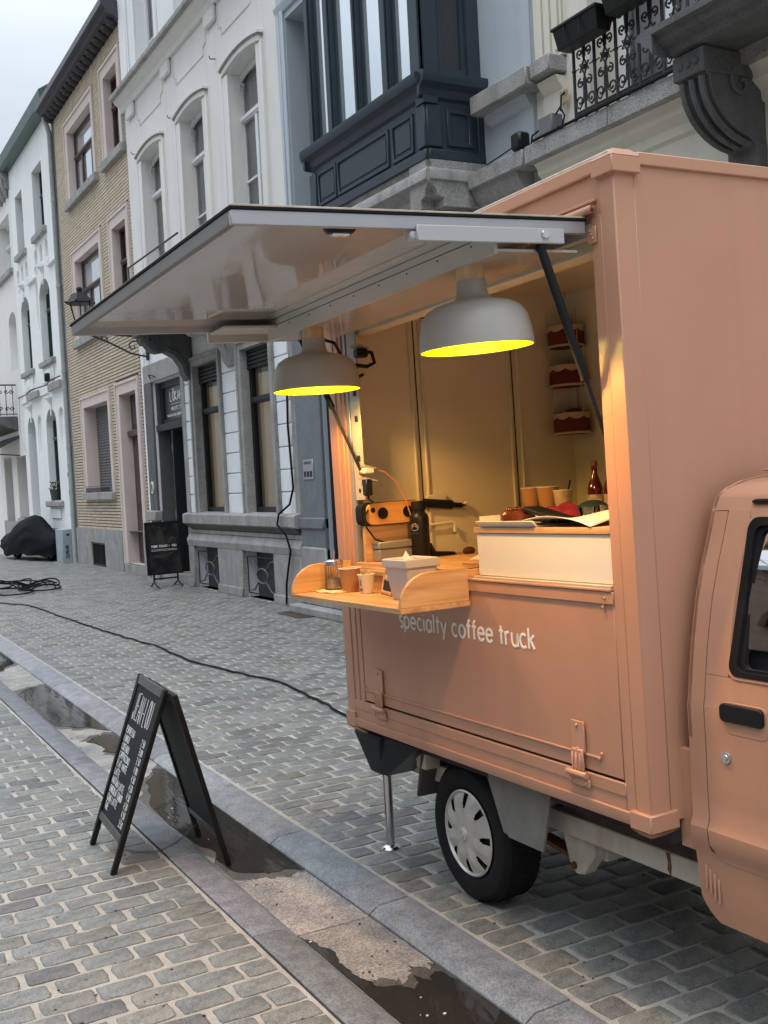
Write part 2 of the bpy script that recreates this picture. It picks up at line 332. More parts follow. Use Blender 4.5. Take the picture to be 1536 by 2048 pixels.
# ================================================================== GROUND
g=MB(); g.add([(-60,-40,-.06),(1.30,-40,-.06),(1.30,120,-.06),(-60,120,-.06)],[(0,1,2,3)])
g.add([(1.945,-40,-.06),(60,-40,-.06),(60,120,-.06),(1.945,120,-.06)],[(0,1,2,3)])
g.add([(1.30,-40,-.06),(1.945,-40,-.06),(1.945,120,-.06),(1.30,120,-.06)],[(0,1,2,3)])
ground=g.build('ground',M('subsoil',(.2,.18,.15),.95),smooth=0,kind='structure')
pav=MB(); pav.add([(-14,-8,0),(1.305,-8,0),(1.305,60,0),(-14,60,0)],[(0,1,2,3)]); pav.add([(1.94,-8,0),(14,-8,0),(14,60,0),(1.94,60,0)],[(0,1,2,3)])
pavement=pav.build('pavement',SAND,smooth=0,kind='structure')
def sett_shape(lx,ly,seed,n=20,h=.0055):
    r=random.Random(seed); mb=MB(); outl=[]
    pts=[]
    k=n//4
    for side in range(4):
        for i in range(k):
            t=(.045,.22,.5,.78,.955)[i] if k==5 else (i+.5)/k
            if side==0: p=(-1+2*t,-1)
            elif side==1: p=(1,-1+2*t)
            elif side==2: p=(1-2*t,1)
            else: p=(-1,1-2*t)
            x,y=p
            if i in (0,k-1):
                q=r.uniform(0,.05)
                if side in (0,2): y*=1-q*1.6
                else: x*=1-q
            x*=1+r.uniform(-.04,.022); y*=1+r.uniform(-.085,.045)
            pts.append((x*lx/2,y*ly/2))
    tx,ty=r.uniform(-.02,.02),r.uniform(-.03,.03)
    def z(x,y,b): return b+x*tx+y*ty
    for s_,b in ((1.03,-.004),(1.0,h*.55),(.93,h*.9)):
        for x,y in pts:
            ss=s_ if s_>=1 else None
            if s_<1: xx,yy=x-math.copysign(min(abs(x),.007),x),y-math.copysign(min(abs(y),.007),y)
            else: xx,yy=x*s_,y*s_
            mb.v.append((xx,yy,z(xx,yy,b)))
    m=len(pts)
    mb.v.append((0,0,z(0,0,h)))
    for q in range(2):
        for i in range(m):
            j=(i+1)%m; mb.f.append((q*m+i,q*m+j,(q+1)*m+j,(q+1)*m+i))
    for i in range(m): mb.f.append((2*m+i,2*m+(i+1)%m,3*m))
    return mb
PX,PY=.186,.116
def tone():
    k=random.random(); b=random.uniform(.84,1.13)
    if k<.62: c=(.98,1.0,.985)
    elif k<.85: c=(1.03,1.0,.93)
    else: c=(1.0,.97,.98); b*=.80
    return (c[0]*b,c[1]*b,c[2]*b)
lib=[]
for i in range(26):
    mb=sett_shape(PX-.016-random.uniform(0,.010),PY-.0115-random.uniform(0,.006),i*31+5)
    tn=tone(); o=mb.build('sett',SETT,None,tone=tn,smooth=60); lib.append((o,o.data,tn))
for o,_,_ in lib: bpy.data.objects.remove(o)
half=[]
for i in range(8):
    mb=sett_shape(PX*.54,PY-.014,900+i); tn=tone(); o=mb.build('sett',SETT,None,tone=tn,smooth=60); half.append((o.data,tn)); bpy.data.objects.remove(o)
def vis(x,y):
    q=Vector((x,y,0))-co.location; a=q.dot(Fv)
    if a<.3: return None
    u=768+2154.6*q.dot(Rv)/a; v=1024-2154.6*q.dot(Uv)/a
    return (u,v,a) if -30<u<1566 and v<2075 else None
slots=[]
def field(x0,x1,y0,y1,side):
    ny=int((y1-y0)/PY)
    for j in range(ny):
        y=y0+j*PY+PY/2+ .006*math.sin(j*.7)
        off=(j%2)*PX*.5+random.uniform(-.02,.02)
        if side>0: # rows start at the kerb on x0
            xs=x0+.006
            if j%2: slots.append((xs+PX*.30,y,1)); xs+=PX*.6
            while xs+PX<x1: slots.append((xs+PX/2+random.uniform(-.004,.004),y+random.uniform(-.003,.003),0)); xs+=PX
        else:
            xs=x1-.006
            if j%2: slots.append((xs-PX*.30,y,1)); xs-=PX*.6
            while xs-PX>x0: slots.append((xs-PX/2+random.uniform(-.004,.004),y+random.uniform(-.003,.003),0)); xs-=PX
field(1.95,5.50,-1.2,31,1)
field(-2.2,1.30,-.8,14,-1)
def occl(x,y): # hidden below the van's cab
    return False
scored=[]
for s_ in slots:
    v=vis(s_[0],s_[1]); scored.append((v[2] if v else 1e9,s_))
scored.sort(key=lambda t:t[0])
big=scored[:300]; rest=scored[300:]
for _,(x,y,h) in big:
    me=(random.choice(half)[0] if h else random.choice(lib)[1])
    put(me,'sett',pavement,(x,y,0),(0,0,random.uniform(-.03,.03)+(PI if random.random()<.5 else 0)))
V=[];Fc=[];T=[];nb=0
cache={}
def arrs(me,tn):
    if me.name not in cache:
        a=np.empty(len(me.vertices)*3,dtype=np.float32); me.vertices.foreach_get('co',a); cache[me.name]=(a.reshape(-1,3),[tuple(p.vertices) for p in me.polygons],tn)
    return cache[me.name]
tri_l=[];
for _,(x,y,h) in rest:
    me,tn=(random.choice(half) if h else random.choice(lib)[1:])
    v,f,tn=arrs(me,tn); s1=-1 if random.random()<.5 else 1
    vv=v.copy(); vv[:,:2]*=s1; vv=vv+np.array([x,y,random.uniform(-.002,.002)],dtype=np.float32)
    V.append(vv); Fc+= [tuple(i+nb for i in q) for q in f]; nb+=len(v)
    k=random.uniform(.85,1.15); T.append(np.tile(np.array([tn[0]*k,tn[1]*k,tn[2]*k,1],dtype=np.float32),(len(v),1)))
me=bpy.data.meshes.new('setts'); me.from_pydata(np.concatenate(V).tolist(),[],Fc); me.materials.append(SETT); me.shade_smooth()
a=me.color_attributes.new('tone','FLOAT_COLOR','POINT'); a.data.foreach_set('color',np.concatenate(T).ravel())
o=bpy.data.objects.new('setts',me); COL.objects.link(o); o.parent=pavement; o['kind']='stuff'

# kerb stones and gutter slabs ----------------------------------------
channel=MB().box(1.31,1.94,-6,40,-.055,-.045).build('channel',SAND,smooth=0,kind='structure')
def stone_run(name,xs,joints,prof,mat,bev,tones):
    for y0,y1 in zip(joints[:-1],joints[1:]):
        mb=MB(); dx=random.uniform(-.002,.002); dz=random.uniform(-.0015,.0015)
        mb.prism([(x+dx,z+dz) for x,z in prof],1,y0+.003,y1-.003)
        b=random.uniform(*tones); mb.build(name,mat,channel,bevel=bev,seg=2,tone=(b*random.uniform(.97,1.03),b,b*random.uniform(.97,1.05)),smooth=40)
JR=[-.4,.63,1.6,2.56,3.53,4.48,5.4,6.3,7.24,8.2,9.2,10.2,11.2,12.3,13.4,14.5,15.6,17,18.5,20,22,24,26,28,30,33]
JL=[-.4,.63,1.6,2.56,3.545,4.515,5.45,6.40,7.35,8.29,9.25,10.2,11.2,12.3,13.4,14.5,15.6,17,18.5,20,22,24,26,28,30,33]
GZ=-.026
# right stones: flat top, sloped inner edge; left stones: with a low sloped inner edge
stone_run('kerb_stone',None,JR,[(1.765,-.05),(1.765,GZ+.003),(1.805,.002),(1.938,.006),(1.938,-.05)],KERB,.003,(.85,1.2))
stone_run('kerb_stone',None,JL,[(1.312,-.05),(1.312,.006),(1.43,.003),(1.468,GZ+.003),(1.468,-.05)],KERB,.003,(.8,1.1))
stone_run('gutter_slab',None,[-.4,.6,1.6,2.55,3.52,4.455,5.4,6.3,7.2,8.1,9.1,10.1,11.1,12.2,13.3,14.4,15.5,17,19,21,23,25,28,33],[(1.471,-.05),(1.471,GZ),(1.762,GZ),(1.762,-.05)],GUT,.002,(.85,1.15))
for m_,c0,c1 in ((GUT,(.15,.15,.155,1),(.35,.315,.27,1)),(KERB,(.13,.135,.15,1),(.25,.25,.26,1))):
    for nd in m_.node_tree.nodes:
        if nd.type=='VALTORGB': nd.color_ramp.elements[0].color=c0; nd.color_ramp.elements[1].color=c1; break
WATER=bpy.data.materials.new('puddle water'); WATER.use_nodes=True
b=WATER.node_tree.nodes['Principled BSDF']; b.inputs['Base Color'].default_value=(.028,.025,.022,1); b.inputs['Roughness'].default_value=.03; b.inputs['IOR'].default_value=1.33; b.inputs['Specular IOR Level'].default_value=.6
b.inputs['Alpha'].default_value=.86
_n=WATER.node_tree.nodes.new('ShaderNodeTexNoise'); _n.inputs['Scale'].default_value=9; _b=WATER.node_tree.nodes.new('ShaderNodeBump'); _b.inputs['Strength'].default_value=.03; _b.inputs['Distance'].default_value=.01
WATER.node_tree.links.new(_n.outputs['Fac'],_b.inputs['Height']); WATER.node_tree.links.new(_b.outputs[0],b.inputs['Normal'])
DAMP=bpy.data.materials.new('damp stone film'); DAMP.use_nodes=True; DAMP.node_tree.nodes['Principled BSDF'].inputs['Base Color'].default_value=(.05,.043,.035,1)
DAMP.node_tree.nodes['Principled BSDF'].inputs['Roughness'].default_value=.35; DAMP.node_tree.nodes['Principled BSDF'].inputs['Alpha'].default_value=.5
def rough(poly,amp,lvl=3):
    r=random.Random(3)
    for _ in range(lvl):
        q=[]
        for i,(x,y) in enumerate(poly):
            x2,y2=poly[(i+1)%len(poly)]; q.append((x,y))
            d=math.hypot(x2-x,y2-y); k=min(amp,d*.16)
            inner=(1.49<x<1.74) or (1.49<x2<1.74)
            q.append(((x+x2)/2+(r.uniform(-k,k) if inner else 0),(y+y2)/2+r.uniform(-k,k)))
        poly=q; amp*=.6
    return poly
def puddle(poly,label,amp=.05):
    poly=[(max(1.4735,min(1.7595,x)),y) for x,y in rough(poly,amp)]
    mb=MB(); n=len(poly); z=GZ+.004
    mb.v=[(x,y,z) for x,y in poly]+[(x,y,GZ-.004) for x,y in poly]
    mb.f=[tuple(range(n))]+[(i,i+n,(i+1)%n+n,(i+1)%n) for i in range(n)]
    o=mb.build('puddle',WATER,None,label=label,cat='puddle',group='puddles lying in the stone gutter',smooth=0)
    cy=sum(p[1] for p in poly)/n; r=random.Random(n); q=[]
    for x,y in poly: q.append((max(1.4735,min(1.7595,x+(x-1.615)*.5+r.uniform(-.012,.012))),y+(.07 if y>cy else -.07)+r.uniform(-.02,.02)))
    d=MB(); d.v=[(x,y,GZ+.002) for x,y in q]+[(x,y,GZ-.004) for x,y in q]; d.f=[tuple(range(n))]+[(i,i+n,(i+1)%n+n,(i+1)%n) for i in range(n)]
    d.build('damp_edge',DAMP,o,smooth=0)
    return o
puddle([(1.472,3.50),(1.472,2.2),(1.472,1.0),(1.76,1.0),(1.76,2.9),(1.73,3.0),(1.69,2.95),(1.66,3.02),(1.61,2.93),(1.57,2.99),(1.52,3.02),(1.505,3.1),(1.50,3.2),(1.497,3.39)],'brown puddle filling the gutter at the bottom edge, under the van door',.05)
puddle([(1.5,4.36),(1.53,4.23),(1.62,4.15),(1.70,4.16),(1.76,4.10),(1.76,4.7),(1.76,5.2),(1.76,5.65),(1.76,6.05),(1.70,6.11),(1.59,5.85),(1.49,5.43),(1.474,5.04),(1.49,4.7)],'long dark puddle in the gutter behind the menu board legs',.05)
puddle([(1.48,9.1),(1.61,9.36),(1.74,9.38),(1.76,8.9),(1.76,8.3),(1.76,7.6),(1.75,7.3),(1.68,7.45),(1.57,7.55),(1.48,7.7),(1.474,8.3)],'puddle left of the menu board mirroring the house fronts',.06)
puddle([(1.55,7.05),(1.68,7.2),(1.75,7.1),(1.71,6.75),(1.66,6.62),(1.57,6.72)],'small shallow puddle just left of the menu board panel',.05)
puddle([(1.5,10.4),(1.6,10.5),(1.75,10.9),(1.75,11.8),(1.6,11.7),(1.5,11.1)],'farthest puddle in the gutter at the left picture edge',.05)
# grit and crumbs in the gutter and on the paving
def grit(name,x0,x1,y0,y1,n,z,mat,par,seed):
    r=random.Random(seed); mb=MB()
    for _ in range(n):
        x,y=r.uniform(x0,x1),y0+(y1-y0)*r.random()**1.5; k=r.uniform(.0015,.0045)
        mb.ball((x,y,z+k*.3),k,5,3,(r.uniform(.8,1.8),r.uniform(.8,1.6),.6))
    mb.build(name,mat,par,kind='stuff')
grit('grit',1.48,1.75,2.6,9,110,GZ+.0035,M('dark grit',(.03,.025,.02),.9),channel,3)
grit('pale_grit',1.48,1.75,2.6,8,26,GZ+.0045,M('pale grit',(.65,.62,.58),.8),channel,4)
grit('grit',.3,1.3,2.6,8,160,.004,MATS['dark grit'],pavement,5)
grit('grit',1.96,3.6,2.6,9,200,.004,MATS['dark grit'],pavement,6)
# power cable on the paving
pts=[(2.3,18.2),(2.541,16.72),(2.821,15.9),(2.88,13.9),(2.938,12.33),(3.055,10.57),(3.033,9.41),(3.115,8.73),(3.197,8.135),(3.254,7.86),(3.21,7.28),(3.166,6.8),(3.106,6.41),(3.02,6.0)]
path=[]
for (x0,y0),(x1,y1) in zip(pts[:-1],pts[1:]):
    k=max(2,int((y0-y1)/.12))
    for i in range(k):
        t=i/k; path.append((x0+(x1-x0)*t+random.uniform(-.012,.012),y0+(y1-y0)*t,.016+random.uniform(0,.004)))
MB().tube(path,.0085,6).build('power_cable',BLACKR,label='long thin black cable snaking over the cobbles to the van',cat='cable')
mb=MB()
for k in range(7):
    cx,cy=3.1+random.uniform(-.5,.45),19.0+random.uniform(-.8,.9); rx,ry=random.uniform(.25,.55),random.uniform(.4,.9); a0=random.uniform(0,6)
    mb.tube([(cx+rx*math.cos(a0+t*.35),cy+ry*math.sin(a0+t*.35),.02+.10*abs(math.sin(t*.5+k))*(k%3==0)+.01*k) for t in range(19)],.013,6)
mb.build('coiled_cable',BLACKR,label='loose coils of black cable beside the wooden barrier foot',cat='cable')
# iron grate in the pavement near the wall
t=empty('drain_grate',(5.17,11.7,0),'rusty square iron grate set in cobbles near grey plinth','grate')
MB().ring(2,[(4.99,11.36),(5.35,11.36),(5.35,12.02),(4.99,12.02)],[(5.03,11.40),(5.31,11.40),(5.31,11.98),(5.03,11.98)],-.01,.016).build('frame',M('rusty iron',(.07,.055,.045),.8,var=.3,vs=20),t)
for i in range(9): MB().box(5.045+i*.03,5.06+i*.03,11.40,11.98,-.005,.013).build('bar',MATS['rusty iron'],t)
# barrier foot at the left edge
t=empty('wooden_barrier',(2.95,18.6,0),'pale weathered board standing at left edge above the cable coils','barrier')
MB().box(2.3,2.78,18.2,18.26,0,.80).build('board',M('weathered board',(.42,.39,.33),.8,var=.15,vs=6,streak=.3,bump=.1),t,bevel=.01)
MB().box(2.2,2.26,17.9,18.5,.0,.06).build('foot',MATS['weathered board'],t,bevel=.008)
mb=MB(); mb.lathe([(0,-.005),(.02,-.005),(.02,0),(0,0)],(2.70,18.196,.66),12,1); mb.build('bolt_hole',BLACKP,t)

# ================================================================== COFFEE VAN
q0,q1,q2=RAD(.144),RAD(.8995),RAD(.355)
ty=Vector((math.sin(q0)*math.cos(q1),math.cos(q0)*math.cos(q1),-math.sin(q1))); tx0=ty.cross(Vector((0,0,1))).normalized(); tz0=tx0.cross(ty)
tx=tx0*math.cos(q2)+tz0*math.sin(q2); tz=tx.cross(ty)
MT=Matrix(((tx.x,ty.x,tz.x,2.0),(tx.y,ty.y,tz.y,2.243),(tx.z,ty.z,tz.z,0),(0,0,0,1)))
def TL(x,y,z): return MT@Matrix.Translation((x,y,z))
van=empty('coffee_van',None,'salmon pink coffee van with its serving side open and awning raised','van',mat=MT)
def part(mb,name,mat,parent=None,**k): return mb.build(name,mat,parent or van,**k)
def cyl(mb,c,r,h,ax=2,n=16): return mb.lathe([(r,0),(r,h)],c,n,ax)
# box shell
W=1.31
part(MB().box(.004,W,1.80,1.835,.60,2.44),'rear_wall',PINK,bevel=.004)
part(MB().box(W-.03,W,.01,1.80,.60,2.44),'side_wall',PINK,bevel=.004)
part(MB().box(.073,W,-.016,.02,.60,2.435),'front_wall',PINK,bevel=.002)
part(MB().box(.0,W,-.005,1.83,2.435,2.452),'roof',M('dirty roof',(.5,.42,.32),.7,var=.3,vs=12,streak=.4,streakcol=(.2,.16,.1)),bevel=.004)
part(MB().box(.02,W-.03,.02,1.80,.60,.635),'floor_panel',GREYM)
# lining
part(MB().box(.10,1.25,1.786,1.797,.64,2.426),'rear_lining',CREAMIN)
part(MB().box(1.25,1.262,.03,1.786,.64,2.426),'side_lining',CREAMIN)
part(MB().box(.10,1.25,.024,.036,.64,2.426),'front_lining',CREAMIN)
part(MB().box(.02,1.262,.03,1.797,2.426,2.433),'ceiling_lining',CREAMIN)
for x in (.404,.915):
    part(MB().box(x-.0025,x+.0025,1.783,1.789,.9,2.306 if x<.5 else 2.30),'door_gap',DARKIN)
part(MB().box(.404,.915,1.783,1.789,2.302,2.306),'door_gap',DARKIN)
for x in (.372,.425,.885,.94):
    part(MB().box(x,x+.012,1.775,1.786,.9,2.29),'door_moulding',CREAMIN,bevel=.003)
# posts
def post(y0,y1): 
    mb=MB(); mb.box(0,.03,y0,y1,.60,2.42); return mb
mb=MB(); mb.box(0,.073,-.018,.043,.62,2.40); part(mb,'corner_post',PINK,bevel=.004,seg=2)
part(MB().box(.003,.05,.043,.089,.62,2.29),'inner_post',PINK,bevel=.003)
part(MB().box(0,.073,1.768,1.84,.62,2.40),'corner_post',PINK,bevel=.004,seg=2)
part(MB().box(.004,.05,1.727,1.766,.62,2.29),'inner_post',PINK,bevel=.003)
part(MB().box(.007,.05,1.70,1.725,.62,2.27),'inner_post',PINK,bevel=.003)
part(MB().box(.012,.05,1.672,1.698,1.24,2.25),'guide_rail',ALU,bevel=.002)
M('cream plate',(.45,.41,.35),.45,var=.05)
part(MB().box(.016,.022,1.585,1.668,1.53,2.225),'perforated_plate',MATS['cream plate'],bevel=.002)
for z in (1.965,1.86,1.70): part(MB().box(.0135,.0165,1.605,1.63,z-.012,z+.012),'slot',DARKIN)
mb=MB(); cyl(mb,(.0135,1.625,1.57),.008,.003,0); part(mb,'slot',DARKIN)
# upper fascia, trims, gutter
part(MB().box(.006,.03,.043,1.768,2.275,2.40),'fascia',PINK)
part(MB().box(-.008,.02,.052,1.782,2.402,2.440),'roof_trim',PINK,bevel=.003)
part(MB().box(.085,W,-.026,-.006,2.410,2.446),'roof_trim',PINK,bevel=.003)
mb=MB(); mb.prism([(-.016,-.034),(.086,-.034),(.086,.056),(-.016,.056)],2,2.385,2.43); mb.add([(-.016,-.034,2.43),(.086,-.034,2.43),(.086,.056,2.43),(-.016,.056,2.43),(.02,.0,2.458),(.086,.0,2.458),(.086,.056,2.458),(.02,.056,2.458)],[(0,1,5,4),(3,0,4,7),(4,5,6,7),(1,2,6,5),(2,3,7,6)])
part(mb,'corner_cap',PINK,bevel=.002)
part(MB().box(-.014,.08,1.775,1.846,2.385,2.446),'corner_cap',PINK,bevel=.003)
part(MB().box(-.003,.008,.066,1.76,2.306,2.318),'drip_strip',PINK,bevel=.002)
part(MB().box(-.006,.008,.06,1.76,2.326,2.335),'drip_strip',PINK,bevel=.002)
mb=MB(); sp=[]
for i in range(15):
    t=i*.42; r=.0165-.0009*i; sp.append((-.013+r*math.cos(t+1.2),2.303+r*math.sin(t+1.2)))
for i in range(14):
    (a,b),(c,d)=sp[i],sp[i+1]; mb.add([(a,.055,b),(c,.055,d),(c,1.75,d),(a,1.75,b)],[(0,1,2,3)])
part(mb,'roll_gutter',PINK)
mb=MB(); mb.box(-.004,.001,.062,.098,2.215,2.262); part(mb,'hinge_bracket',PINK,bevel=.002)
for z in (2.228,2.24,2.25):
    mb=MB().ball((-.006,.08+(z-2.24)*.5,z),.0035,8,6); part(mb,'rivet',PINKD)
# rubber/grey header and inner beam
part(MB().box(.0,.03,.089,1.70,2.238,2.272),'header_strip',GREYM)
part(MB().box(.032,.10,.10,1.66,2.200,2.238),'header_beam',CREAMIN,bevel=.003)
# lower door
part(MB().box(.0045,.03,.091,1.675,.706,1.236),'lower_door',PINK,bevel=.002)
part(MB().box(-.002,.0045,.085,1.70,1.205,1.240),'door_edge_strip',PINK,bevel=.0015)
mb=MB(); mb.box(-.0015,.0045,.187,1.68,.748,.754); part(mb,'door_edge_strip',PINKD,bevel=.001)
for (y,z) in ((.187,.751),(.175,.766),(1.665,.765)): part(MB().ball((-.002,y,z),.0055,8,6),'rivet',PINKD)
for (y,z) in ((.12,1.222),(.13,1.195)): part(MB().ball((-.003,y,z),.004,8,6),'rivet',PINKD)
part(MB().box(-.002,.003,.128,.131,1.18,1.225),'door_edge_strip',PINKD)
part(MB().box(.012,.03,.083,1.70,.696,1.24),'door_gap',DARKIN)
mb=MB(); mb.prism([(.0,.698),(.0,.66),(.012,.66),(.012,.698)],1,.082,1.768); part(mb,'bottom_rail',PINK,bevel=.002)
mb=MB(); mb.box(.003,.03,.08,1.768,.622,.66); part(mb,'bottom_rail',PINK,bevel=.001)
mb=MB(); mb.prism([(-.006,.622),(.03,.622),(.03,.585),(-.002,.585),(-.006,.60)],1,.058,1.768); part(mb,'bottom_trim',PINK,bevel=.002)
part(MB().box(.003,.02,1.68,1.70,.70,1.24),'door_jamb',PINK,bevel=.0015)
mb=MB(); mb.prism([(-.014,-.03),(.092,-.03),(.092,.057),(-.014,.057)],2,.583,.632)
mb.add([(-.014,-.03,.583),(.092,-.03,.583),(.092,.057,.583),(-.014,.057,.583),(.02,.01,.556),(.088,.01,.556),(.088,.05,.556),(.02,.05,.556)],[(0,4,5,1),(1,5,6,2),(2,6,7,3),(3,7,4,0),(4,7,6,5)])
part(mb,'corner_cap',PINK,bevel=.0025)
mb=MB(); mb.box(-.008,.08,1.766,1.848,.583,.648); mb.add([(-.008,1.766,.583),(.08,1.766,.583),(.08,1.848,.583),(-.008,1.848,.583),(.03,1.70,.55),(.08,1.70,.55),(.08,1.82,.55),(.03,1.82,.55)],[(0,4,5,1),(1,5,6,2),(2,6,7,3),(3,7,4,0),(4,7,6,5)])
part(mb,'corner_cap',PINK,bevel=.002)
# hinges
def hinge(y):
    mb=MB(); mb.box(-.006,.0,y-.030,y+.030,.755,.848); h=part(mb,'hinge',PINKD,bevel=.0015)
    for z in (.835,.765):
        part(MB().ball((-.008,y,z),.0055,8,6),'rivet',PINKD,h)
    mb=MB(); mb.box(-.014,-.004,y-.026,y+.026,.70,.765)
    for dy in (-.018,0,.018): mb.box(-.019,-.012,y+dy-.003,y+dy+.003,.705,.755)
    part(mb,'hinge_arm',PINKD,h,bevel=.003)
    mb=MB(); mb.tube([(-.016,y-.045,.692),(-.016,y+.045,.692)],.0095,10); part(mb,'hinge_pin',PINKD,h)
    mb=MB(); mb.prism([(y-.048,.655),(y+.048,.655),(y+.048,.675),(y+.03,.69),(y-.03,.69),(y-.048,.675)],0,-.010,-.004); part(mb,'hinge_plate',PINKD,h,bevel=.0015)
    for dy in (-.034,.034): part(MB().ball((-.012,y+dy,.667),.0055,8,6),'rivet',PINKD,h)
hinge(.278); hinge(1.535)
# lettering: runs towards the front (-y)
def words(txt,font,size,width,track,org,ux,uy,nn,r,flat,fin):
    full=strokes(txt,font,1,None,track); tot=sum((LC[c][0] if font=='L' else UWID.get(c,.68))+track for c in txt)-track; k=width/tot; x=0
    for wd in txt.split(' '):
        mb=MB(); write(mb,strokes(wd,font,size,((sum((LC[c][0] if font=='L' else UWID.get(c,.68))+track for c in wd)-track)*k),track),Vector(org)+Vector(ux)*x*k,ux,uy,nn,r,flat); fin(mb)
        x+=sum((LC[c][0] if font=='L' else UWID.get(c,.68))+track for c in wd+' ')
words('specialty coffee truck','L',.0435,.867,.22,(.0035,1.343,1.038),(0,-1,0),(0,0,1),(-1,0,0),.0052,.22,lambda m_:part(m_,'lettering',WHITE))
# sill and counter
part(MB().box(-.006,.10,.092,1.70,1.241,1.250),'sill_strip',PINK,bevel=.002)
part(MB().box(.0,.10,.095,.80,1.250,1.257),'sill_liner',MATS['cream plate'],bevel=.001)
part(MB().box(-.008,.55,.83,1.66,1.252,1.278),'counter_top',OAK,bevel=.002)
part(MB().box(-.03,.03,.83,1.66,1.235,1.252),'counter_edge',OAKE,bevel=.001)
# white cabinet with oak top
part(MB().box(.02,.42,.10,.792,1.258,1.401),'cabinet',WHITEP,bevel=.002)
part(MB().box(.014,.46,.10,.800,1.402,1.421),'cabinet_top',OAK,bevel=.0015)
part(MB().box(.62,1.24,.05,1.64,1.395,1.42),'back_shelf',M('grey shelf',(.3,.27,.22),.5),bevel=.002)
part(MB().box(.64,1.24,.07,1.62,.9,1.395),'back_cabinet',CREAMIN)
part(MB().box(.012,.26,1.60,1.622,1.278,1.424),'back_board',OAKX,bevel=.001)
# serving shelf
shf=part(MB().box(-.275,.0,.826,1.738,1.154,1.172),'serving_shelf',OAK,bevel=.001)
def quarter(y0,y1,name):
    R=.112; pts=[(-.272,1.1725),(-.002,1.1725),(-.002,1.284),(-.15,1.284)]
    for i in range(1,10):
        a=RAD(90+90*i/10); pts.append((-.15+.122*math.cos(a),1.172+.112*math.sin(a)))
    mb=MB(); mb.prism(pts,1,y0,y1); return part(mb,name,OAKX,shf,bevel=.0012)
quarter(.828,.846,'side_board'); quarter(1.718,1.736,'side_board')
part(MB().box(-.020,-.002,.848,1.716,1.173,1.262),'back_board',OAK,shf,bevel=.001)
# awning ------------------------------------------------------------
def zt(x): return 2.290+ .032*x      # top surface, falls outwards
def slab(x0,x1,y0,y1,dz0,dz1):
    mb=MB(); mb.add([(x,y,zt(x)+dz) for dz in (dz0,dz1) for (x,y) in ((x0,y0),(x1,y0),(x1,y1),(x0,y1))],[(0,3,2,1),(4,5,6,7),(0,1,5,4),(1,2,6,5),(2,3,7,6),(3,0,4,7)]); return mb
aw=part(slab(-1.058,-.015,.10,1.772,-.020,-.003),'awning',AWN)
part(slab(-1.060,-.012,.092,1.780,-.0028,.003),'top_skin',MATS['dirty roof'],aw,bevel=.001)
for y0,y1 in ((.088,.099),(1.773,1.784)): part(slab(-1.065,-.012,y0,y1,-.010,-.003),'rubber_edge',BLACKR,aw)
part(slab(-1.066,-1.059,.099,1.773,-.010,-.003),'rubber_edge',BLACKR,aw)
for y0,y1 in ((.091,.108),(1.764,1.781)): part(slab(-1.062,-.014,y0,y1,-.046,-.0105),'frame_rail',ALU,aw,bevel=.002)
part(slab(-1.063,-1.045,.108,1.764,-.046,-.0105),'frame_rail',M('shaded rail',(.20,.19,.18),.45,metal=.3),aw,bevel=.002)  # outer rail coloured darker for the shade on its down-facing side
part(slab(-.566,-.098,.080,.090,-.077,-.036),'side_plate',GREYM,aw,bevel=.002)
part(slab(-.58,-.50,.092,.125,-.074,-.047),'plate_packer',GREYM,aw,bevel=.006)
part(slab(-.3125,-.3115,.112,1.70,-.0465,-.044),'rail_groove',DARKIN,aw)
mb=MB(); mb.lathe([(.0,0),(.011,.0),(.013,.003),(.013,.006),(0,.006)],(-.165,.074,2.232),16,1); part(mb,'bolt',CHROME,aw)
part(slab(-.53,-.07,1.785,1.797,-.085,-.036),'side_plate',M('light rail',(.50,.48,.44),.3,var=.04),aw,bevel=.002)
part(slab(-.53,-.26,1.60,1.762,-.058,-.046),'end_panel',M('light rail',(.50,.48,.44),.3,var=.04),aw,bevel=.003)
part(slab(-.312,-.300,.112,1.70,-.099,-.021),'light_rail',M('light rail',(.50,.48,.44),.3,var=.04),aw,bevel=.001)
part(slab(-.300,-.03,.112,1.70,-.094,-.086),'lamp_board',M('lamp board',(.52,.48,.41),.12,var=.05),aw,bevel=.001)
for i in range(9): part(MB().ball((-.3125,.22+i*.18,2.222),.0028,8,6),'screw',DARKIN,aw)
mb=slab(-.80,-.72,.112,.15,-.052,-.022); part(mb,'catch',BLACKP,aw,bevel=.008)
part(slab(-.785,-.735,.125,.135,-.060,-.05),'catch_bolt',CHROME,aw,bevel=.002)
# gas struts
def strut(a,b,m):
    s_=MB(); A,B,Mi=Vector(a),Vector(b),Vector(a).lerp(Vector(b),m)
    s_.tube([A,Mi],.0125,12); o=part(s_,'gas_strut',BLACKM)
    part(MB().tube([Mi,B],.0065,10),'piston_rod',BLACKM,o); part(MB().ball(A,.015,10,8),'joint',BLACKM,o); part(MB().ball(B,.013,10,8),'joint',M('brass joint',(.4,.22,.08),.35,metal=.7),o)
strut((-.166,.10,2.20),(.06,.115,1.60),.60); strut((-.16,1.72,2.20),(.005,1.58,1.64),.52)
# sockets on the rear inner wall
for z in (2.155,1.672,1.622):
    mb=MB(); mb.prism([(.0,z),(.052,z-.014),(.052,z-.020),(.0,z-.010)],1,1.54,1.60); part(mb,'socket_flap',MATS['grey shelf'])
